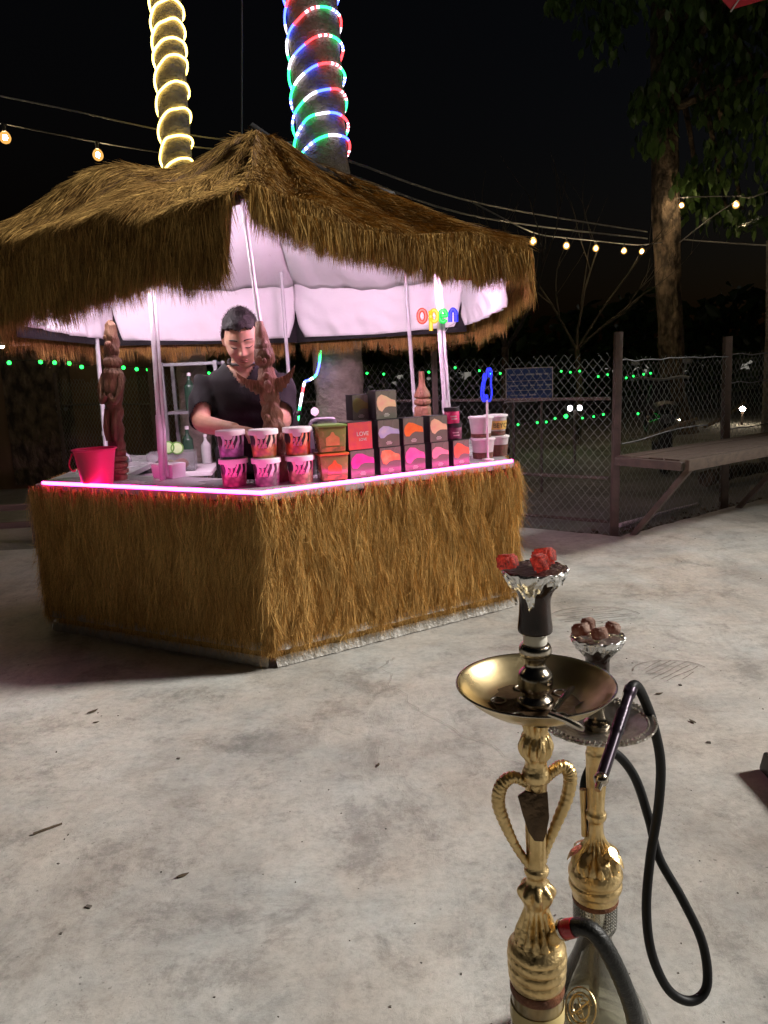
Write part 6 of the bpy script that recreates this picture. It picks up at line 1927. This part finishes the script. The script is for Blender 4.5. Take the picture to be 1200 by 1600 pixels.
# parked scooter, dark behind the corner post
t = thing('motor_scooter', 'dark motor scooter parked behind the fence corner post', 'scooter', (3.25, 8.9, YB), R(74))
tyre = mat('tyre_rubber', (0.015, 0.015, 0.015), None, 0.8); sc_b = mat('black_scooter_paint', (0.015, 0.015, 0.018), (0.03, 0.03, 0.034), 0.2, scale=5, coat=0.6)
for x in (-0.58, 0.58):
    wh = bpy.data.objects.new('wheel', None); link(wh, t); wh.location = (x, 0, 0.27)
    mb = MB(); mb.tube([V(0.21 * math.cos(a), 0, 0.21 * math.sin(a)) for a in [2 * PI * i / 28 for i in range(28)]], 0.058, 10, close=True); mb.build('tyre', tyre, wh)
    mb = MB(); mb.tube([V(0.155 * math.cos(a), 0, 0.155 * math.sin(a)) for a in [2 * PI * i / 24 for i in range(24)]], 0.014, 6, close=True)
    for k in range(5):
        mb.bar(V(0, 0, 0), V(0.155 * math.cos(k * 1.257), 0, 0.155 * math.sin(k * 1.257)), 0.02, 0.02)
    mb.build('rim', M['socket'], wh)
mb = MB(); loft(mb, [(V(-0.75, 0, 0.62), V(0, 0.08, 0), V(0, 0, 0.05)), (V(-0.45, 0, 0.56), V(0, 0.16, 0), V(0, 0, 0.16)), (V(-0.1, 0, 0.45), V(0, 0.17, 0), V(0, 0, 0.17)), (V(0.2, 0, 0.36), V(0, 0.15, 0), V(0, 0, 0.08)), (V(0.36, 0, 0.42), V(0, 0.18, 0), V(0, 0, 0.14)), (V(0.46, 0, 0.68), V(0, 0.17, 0), V(0.06, 0, 0.10)), (V(0.40, 0, 0.95), V(0, 0.10, 0), V(0.05, 0, 0.06))], 16); mb.build('body', sc_b, t)
mb = MB(); loft(mb, [(V(-0.72, 0, 0.74), V(0, 0.09, 0), V(0, 0, 0.035)), (V(-0.4, 0, 0.75), V(0, 0.13, 0), V(0, 0, 0.045)), (V(-0.02, 0, 0.70), V(0, 0.11, 0), V(0, 0, 0.05)), (V(0.08, 0, 0.66), V(0, 0.05, 0), V(0, 0, 0.03))], 14); mb.build('seat', M['socket'], t)
mb = MB(); mb.tube(smooth_path([(0.30, -0.32, 1.02), (0.36, -0.2, 1.03), (0.40, 0, 1.0), (0.36, 0.2, 1.03), (0.30, 0.32, 1.02)], 4), 0.016, 8); mb.build('handlebar', M['grey_metal'], t)
mb = MB(); mb.tube([(0.42, 0, 0.95), (0.50, 0, 0.62), (0.58, 0, 0.27)], 0.03, 8); mb.build('fork', M['grey_metal'], t)
mb = MB(); mb.ell((0.47, 0, 0.92), (0.03, 0.08, 0.06)); mb.build('headlight', cg_, t)
for s1 in (-1, 1):
    mb = MB(); mb.tube([(0.34, s1 * 0.24, 1.03), (0.33, s1 * 0.28, 1.18)], 0.006, 6); mb.ell((0.33, s1 * 0.29, 1.21), (0.012, 0.055, 0.035)); mb.build('mirror', M['grey_metal'], t)

# loose wood and pipe on the yard ground
def stick_thing(name, lab, pts, rad, mt, cat):
    base = Vector(pts[0]); mb = MB(); p = smooth_path([Vector(q) - base for q in pts], 5)
    mb.tube(p, [rad * (1 - 0.3 * i / len(p)) * (1 + 0.1 * math.sin(i * 2)) for i in range(len(p))], 8)
    o = mb.build(name, mt); o.location = base
    return tag(o, lab, cat)
stick_thing('white_pipe', 'long pale pipe lying on the soil inside the fence', [(1.78, 5.70, -0.035), (2.2, 6.04, -0.03), (2.66, 6.42, -0.035)], 0.018, M['lid_white'], 'pipe')
bam = mat('dry_bamboo', (0.28, 0.22, 0.13), (0.18, 0.13, 0.08), 0.7, scale=10)
stick_thing('bamboo_pole', 'dry bamboo pole leaning near the scooter', [(2.62, 7.6, 0.42), (2.95, 7.7, 0.52), (3.2, 7.8, 0.58)], 0.020, bam, 'pole')
stick_thing('bamboo_pole', 'dry bamboo pole leaning before the leafy tree trunk', [(3.62, 8.6, 0.42), (3.9, 8.7, 0.52), (4.15, 8.8, 0.66)], 0.020, bam, 'pole')
stick_thing('log', 'dark fallen log on the soil beyond the bench', [(3.1, 7.3, 0.04), (3.5, 7.6, 0.05), (3.95, 7.9, 0.04)], 0.08, M['bark_dark'], 'log')
# low rail bench far left
t = thing('low_rail_seat', 'low slatted rail seat at the dark edge of the concrete beside the bar', 'bench', (-3.4, 5.85, 0))
for z in (0.11, 0.25):
    mb = MB(); mb.bar((-1.2, 0, z), (0.75, 0.05, z + 0.02), 0.05, 0.045); mb.build('rail', M['plank'], t, bevel=0.003)
for x in (-1.1, -0.2, 0.68):
    mb = MB(); mb.box((x, 0.06, 0.11), (0.05, 0.05, 0.34)); mb.build('leg', M['fence_post'], t, smooth=False)
# dark shed far left with pale lamp housing under its eave
t = thing('shed', 'unlit brown shed far behind the fence on the bucket side', 'shed', (-4.6, 10.6, YB))
mb = MB(); mb.box((0, 0, 1.0), (3.4, 2.4, 2.0)); mb.build('wall', M['panel_wood'], t, smooth=False)
mb = MB(); mb.bar((-1.9, -1.35, 2.06), (1.9, -1.35, 2.06), 0.1, 0.12); rf = mb.build('eave_board', M['panel_wood'], t, smooth=False)
mb = MB(); mb.quad((-1.95, -1.4, 2.08), (1.95, -1.4, 2.08), (1.95, 1.4, 2.6), (-1.95, 1.4, 2.6)); rf = mb.build('roof', M['fence_post'], t, smooth=False); rf.modifiers.new('s', 'SOLIDIFY').thickness = 0.04
mb = MB(); mb.box((0.5, -1.215, 0.95), (0.8, 0.03, 1.8)); dr = mb.build('door', M['bark_dark'], t, smooth=False)
mb = MB(); mb.ell((0.83, -1.25, 0.95), (0.025, 0.025, 0.025)); mb.build('handle', M['grey_metal'], dr)
mb = MB(); mb.box((-0.7, -1.215, 1.2), (0.7, 0.03, 0.6)); wd_ = mb.build('window', M['socket'], t, smooth=False)
mb = MB(); mb.box((-0.7, -1.24, 0.88), (0.8, 0.06, 0.04)); mb.build('sill', M['plank'], wd_, smooth=False)
t = thing('lamp_housing', 'pale box lamp housing hanging below the thatch edge far off', 'lamp', (-3.22, 7.0, 1.54))
mb = MB(); mb.box((0.0, 0, 0.035), (0.26, 0.10, 0.075)); mb.build('housing', M['lid_white'], t, bevel=0.006)
mb = MB(); mb.tube([(0, 0, 0.07), (0, 0, 1.6)], 0.006, 6); mb.build('cord', M['cable'], t)
mb = MB(); mb.ell((-0.09, -0.03, -0.008), (0.016, 0.016, 0.012)); mb.build('bulb', M['bulb_warm'], t)

# ------------------------------------------------------------------ festoon lights, cables
def wire_pts(a, b, sag, n=16):
    a, b = Vector(a), Vector(b)
    return [a.lerp(b, i / n) - V(0, 0, sag * 4 * (i / n) * (1 - i / n)) for i in range(n + 1)]
def bulb_thing(t, p):
    hb = bpy.data.objects.new('bulb', None); link(hb, t); hb.location = p
    mb = MB(); mb.lathe([(0.014, 0.0), (0.016, 0.01), (0.016, 0.05), (0.010, 0.06)], n=10); mb.build('socket', M['socket'], hb)
    mb = MB(); mb.ell((0, 0, -0.045), (0.017, 0.017, 0.020), 12, 8); mb.build('filament', M['bulb_warm'], hb)
    mb = MB(); mb.lathe(catmull_prof([(0.004, -0.092), (0.030, -0.080), (0.043, -0.050), (0.034, -0.018), (0.015, 0.002)], 3), n=18); mb.build('glass', M['bulb_halo'], hb)  # glowing shell, a painted halo around the filament
FB = [(1.893, 9.5, 2.612), (2.527, 10.5, 2.688), (3.135, 11.3, 2.75), (3.751, 12.0, 2.793), (4.187, 12.5, 2.838)]
t = thing('festoon_string', 'string of five warm bulbs sagging from the roof to the tree', 'string lights', (4.6, 12.78, 3.0))
o0 = V(4.6, 12.78, 3.0)
up_ = [V(1.0, 8.0, 2.78)] + [Vector(p) + V(0, 0, 0.10) for p in FB] + [o0]
mb = MB(); mb.tube([q - o0 for q in smooth_path(up_, 5)], 0.008, 6); mb.build('cable', M['cable_grey'], t)
for p in FB:
    bulb_thing(t, Vector(p) - o0 + V(0, 0, 0.045))
t = thing('festoon_string', 'string of two warm bulbs running out from the tree trunk toward the small palm', 'string lights', (4.75, 12.72, 3.62))
o0 = V(4.75, 12.72, 3.62)
mb = MB(); mb.tube([q - o0 for q in smooth_path([o0, (4.806, 12.6, 3.63), (4.65, 11.2, 3.36), (4.503, 10.0, 3.12), (4.45, 9.2, 2.98), (4.2, 6.5, 2.9)], 5)], 0.008, 6); mb.build('cable', M['cable_grey'], t)
for p in ((4.806, 12.55, 3.505), (4.503, 10.0, 3.017)):
    bulb_thing(t, Vector(p) - o0 + V(0, 0, 0.045))
t = thing('festoon_string', 'string of two warm bulbs above the roof on the yellow rope side', 'string lights', (-1.5, 6.45, 2.95))
o0 = V(-1.5, 6.62, 2.95)
t.location = o0
mb = MB(); mb.tube([q - o0 for q in smooth_path([o0, (-2.236, 6.8, 3.135), (-2.85, 6.5, 3.21), (-4.0, 6.0, 3.35)], 6)], 0.006, 6); mb.build('cable', M['cable'], t)
for p in ((-2.85, 6.5, 3.111), (-2.236, 6.8, 3.036)):
    bulb_thing(t, Vector(p) - o0 + V(0, 0, 0.045))
t = thing('festoon_string', 'string of warm bulbs overhead on the near side of the yard, out of the picture', 'string lights', (-4.0, 6.0, 3.35))
o0 = V(-4.0, 6.0, 3.35)
ov = [(-4.0, 6.0, 3.35), (-3.6, 4.2, 3.1), (-3.2, 2.4, 3.0), (-2.6, 0.7, 3.0), (-1.6, -0.7, 3.05), (-0.3, -1.3, 3.05), (1.0, -1.3, 3.05), (2.2, -0.6, 3.1), (3.2, 0.6, 3.2), (3.9, 2.2, 3.3), (4.3, 4.0, 3.4), (4.4, 6.4, 3.5)]
mb = MB(); mb.tube([q - o0 for q in smooth_path(ov, 5)], 0.006, 6); mb.build('cable', M['cable'], t)  # unseen string added for fill light and highlights on the metal
for p in [ov[1]] + ov[7:-1]:
    bulb_thing(t, Vector(p) - o0 + V(0, 0, -0.06))
def cable(lab, pts, r_=0.006):
    base = Vector(pts[0]); mb = MB(); mb.tube([q - base for q in smooth_path(pts, 6)], r_, 6); o = mb.build('cable', M['cable_grey'], None); o.location = base
    return tag(o, lab, 'cable', 'cables strung above the yard')
cable('upper cable from the yellow-lit palm past the roof top', [(-2.763, 6.3, 3.345), (-2.329, 6.4, 3.269), (-1.628, 6.66, 3.157), (-0.937, 6.4, 2.975), (-0.52, 6.18, 2.90)], 0.006)
cable('lower cable from the yellow-lit palm toward the roof top', [(-1.62, 6.63, 3.05), (-1.2, 6.5, 2.96), (-0.52, 6.2, 2.80)], 0.006)
cable('upper of the cables running from the multicoloured palm to the tree', [(-0.16, 6.2, 2.76), (1.277, 9.0, 2.945), (4.339, 12.72, 3.16)], 0.010)
cable('lower of the cables running from the multicoloured palm to the tree', [(-0.16, 6.2, 2.66), (1.276, 9.0, 2.80), (4.341, 12.72, 3.06)], 0.010)
cable('cable running from the tree out past the small palm', [(4.92, 12.72, 3.02), (4.924, 10.0, 2.52), (5.0, 8.0, 2.2)], 0.010)
cable('slanting cable from the trunk up to the far bulb', [(4.85, 12.7, 2.98), (4.68, 11.2, 3.06), (4.50, 10.0, 3.06)], 0.008)
cable('thin cord hanging down toward the roof top', [(-0.82, 6.0, 4.2), (-0.88, 6.0, 3.4), (-0.93, 6.0, 2.75)], 0.006)

# green fairy lights
UP = [(-3.54, 7.56, 1.41), (-3.32, 7.75, 1.41), (-3.22, 7.84, 1.4), (-3.11, 7.93, 1.39), (-3.02, 8.01, 1.35), (-2.68, 8.27, 1.33), (-2.57, 8.36, 1.31), (-2.47, 8.43, 1.3), (-1.9, 8.8, 1.24), (-1.2, 9.2, 1.2), (-0.6, 9.55, 1.18), (-0.14, 9.8, 1.16), (0.07, 9.9, 1.14), (0.66, 10.18, 1.14), (1.02, 10.34, 1.18), (1.36, 10.5, 1.13), (1.53, 10.57, 1.08), (1.66, 10.63, 1.08), (1.81, 10.69, 1.09), (1.96, 10.75, 1.04), (2.12, 10.82, 1.02), (2.28, 10.89, 1.0), (2.42, 10.94, 1.02), (2.58, 11.01, 1.07), (2.72, 11.06, 1.05), (2.87, 11.12, 1.06), (3.17, 11.24, 0.97), (3.32, 11.3, 0.99), (3.63, 11.42, 0.93), (3.75, 11.46, 0.95), (3.92, 11.52, 0.97), (4.04, 11.57, 0.98)]
LO = [(1.5, 10.3, 0.42), (1.86, 10.43, 0.39), (2.14, 10.52, 0.4), (2.27, 10.56, 0.4), (2.4, 10.6, 0.44), (2.56, 10.65, 0.46), (2.81, 10.73, 0.42), (2.98, 10.78, 0.43), (3.13, 10.83, 0.45), (3.67, 10.99, 0.43), (3.82, 11.04, 0.43)]
MBc = (('string of green fairy lights strung across the yard at fence-top height', UP), ('shorter string of green fairy lights hanging lower in the yard', LO))
for lab, P_ in MBc:
    o0 = Vector(P_[0])
    t = thing('fairy_lights', lab, 'string lights', o0, 0, 'green fairy lights in the yard')
    mb = MB(); mb.tube([Vector(q) - o0 + V(0, 0, 0.02) for q in P_], 0.004, 5); mb.build('cord', M['cable'], t)
    for i, q in enumerate(P_):
        s_ = 0.020 if q[0] < -2 else (0.030 if i == 5 and P_ is LO else 0.015)
        mb = MB(); mb.ell((0, 0, 0), (s_, s_, s_), 10, 7); o = mb.build('bulb', M['green_led'], t); o.location = Vector(q) - o0
    n_post = (P_[0], P_[len(P_) // 2], P_[-1])
t = thing('yard_lamp', 'small distant white lamp on a low stake in the far yard', 'lamp', (6.57, 14.0, YB))
mb = MB(); mb.tube([(0, 0, 0), (0, 0, 0.26)], 0.02, 8); mb.build('stake', M['fence_post'], t)
mb = MB(); mb.ell((0, 0, 0.29), (0.05, 0.05, 0.045)); mb.build('bulb', emat('far_lamp', (1.0, 0.82, 0.6), 160), t)
t = thing('yard_lamp', 'small cool white lamp on a stake behind the blue board', 'lamp', (2.42, 9.6, YB))
mb = MB(); mb.tube([(0, 0, 0), (0, 0, 0.66)], 0.018, 8); mb.build('stake', M['fence_post'], t)
for dx_ in (-0.06, 0.06):
    mb = MB(); mb.ell((dx_, 0, 0.69), (0.03, 0.03, 0.035)); mb.build('bulb', emat('cool_lamp', (0.9, 0.95, 1.0), 14), t)
for q in UP[::10]:
    pass

# red parasol corner overhead and a black table leg at the picture's edge
PO = (1.49, 2.37, 2.445)
t = thing('hanging_umbrella', 'red cloth umbrella hung overhead, only its rim showing before the leaves', 'umbrella', PO)
red = mat('red_umbrella_cloth', (0.42, 0.015, 0.03), (0.34, 0.012, 0.025), 0.8, scale=5, trl=0.2)
ctr = V(0, 0, 0.34)
pc = [V(0.745 * math.cos(R(101 + 60 * i)), 0.745 * math.sin(R(101 + 60 * i)), 0.0) for i in range(6)]
for i in range(6):
    a, b = pc[i], pc[(i + 1) % 6]
    mid_ = (a + b) / 2 * 0.95
    mid_.z = 0.035
    mb = MB(); mb.poly([ctr, a, mid_]); mb.poly([ctr, mid_, b])
    o = mb.build('canopy_panel', red, t); o.modifiers.new('s', 'SOLIDIFY').thickness = 0.003
    mb = MB(); mb.tube([ctr - V(0, 0, 0.012), a - V(0, 0, 0.008)], 0.003, 6); mb.build('rib', M['grey_metal'], t)
mb = MB(); mb.tube([V(0, 0, -0.35), V(0, 0, 0.40)], 0.007, 8); mb.build('shaft', M['grey_metal'], t)
mb = MB(); mb.tube(smooth_path([V(0, 0, 0.40), V(0.03, -0.05, 0.6), V(0.35, -1.6, 0.66)], 4), 0.003, 5); mb.build('cord', M['cable'], t)
t = thing('weight_block', 'low black weight block on the concrete at the border of the picture', 'weight', (1.275, 1.87, 0))
mb = MB(); mb.box((0, 0, 0.03), (0.40, 0.40, 0.06), taper=1.04); mb.build('block', M['socket'], t, bevel=0.008)
mb = MB(); mb.tube([(0, 0, 0.06), (0, 0, 0.14)], 0.03, 12); mb.build('stub', M['socket'], t)

# ------------------------------------------------------------------ small litter
lfm = mat('dry_leaf', (0.05, 0.035, 0.022), (0.10, 0.07, 0.04), 0.8, scale=30)
def dry_leaf(lab, x, y, s_, rz):
    mb = MB()
    ol = [(-0.5, 0), (-0.25, 0.16), (0.1, 0.2), (0.5, 0.0), (0.15, -0.17), (-0.25, -0.14)]
    mb.rings([[V(u * s_, v * s_, 0.002 + 0.15 * s_ * abs(u)) for u, v in ol], [V(u * s_, v * s_, 0.0035 + 0.15 * s_ * abs(u)) for u, v in ol]])
    o = mb.build('dry_leaf', lfm); o.location = (x, y, 0); o.rotation_euler = (0, 0, rz)
    tag(o, lab, 'leaf', 'dry leaves on the concrete')
dry_leaf('curled dry leaf on the concrete in the shadow edge before the bar', -1.105, 2.666, 0.045, 0.9)
dry_leaf('small dry leaf on the concrete just nearer than the curled one', -1.06, 2.575, 0.022, 0.3)
dry_leaf('forked dry leaf alone on the open concrete', -0.53, 1.693, 0.032, 0.5)
dry_leaf('small dry leaf on the concrete before the front corner of the bar', -0.05, 2.19, 0.022, 1.4)
dry_leaf('small dry leaf beside the scratched patch behind the mouthpiece', 0.97, 2.617, 0.03, 0.2)
dry_leaf('tiny dark leaf between the scratched patch and the chair', 1.0, 2.39, 0.03, 2.0)
tw = stick_thing('twig', 'thin straight twig on the open concrete', [(-0.985, 1.895, 0.004), (-0.955, 1.915, 0.006), (-0.925, 1.94, 0.004)], 0.0035, lfm, 'twig')
# leaf and rubble litter along the broken concrete edge
random.seed(11)
mb = MB()
for i in range(420):
    k_ = random.random()
    a, b = (V(1.62, 5.17, 0), V(3.29, 6.42, 0)) if k_ < 0.7 else (V(0.9, 5.66, 0), V(1.62, 5.17, 0))
    p = a.lerp(b, random.random()) + V(random.uniform(-.05, .05), random.gauss(0.05, 0.10), 0)
    z = 0.004 if False else -0.052
    s_ = random.uniform(0.008, 0.035)
    ang = random.uniform(0, PI)
    mb.box((p.x, p.y + 0.05, z + s_ * 0.3), (s_, s_ * random.uniform(0.4, 1), s_ * random.uniform(0.2, 0.7)), rz=ang)
o = mb.build('leaf_litter', mat('litter', (0.05, 0.04, 0.03), (0.16, 0.13, 0.10), 0.9, scale=4, island=0.6), None, smooth=False)
o["kind"] = "stuff"; o["label"] = "dead leaves and rubble along the edge of the concrete"

random.seed(31)
mb = MB()
for i in range(170):
    y = 1.2 + 4.0 * random.random() ** 1.3
    x = random.uniform(-0.55, 0.52) * y
    if (x - CX) ** 2 + (y - CY) ** 2 < 1.45 ** 2:
        continue
    s_ = random.uniform(0.001, 0.0042) * (2.4 if random.random() < 0.06 else 1)
    mb.box((x, y, s_ * 0.2), (s_ * random.uniform(0.6, 2.2), s_, s_ * 0.4), rz=random.uniform(0, PI))
o = mb.build('grit', mat('dark_grit', (0.05, 0.045, 0.04), (0.14, 0.12, 0.10), 0.9, scale=3), None, smooth=False)
o["kind"] = "stuff"; o["label"] = "dark grit and crumbs scattered over the concrete"
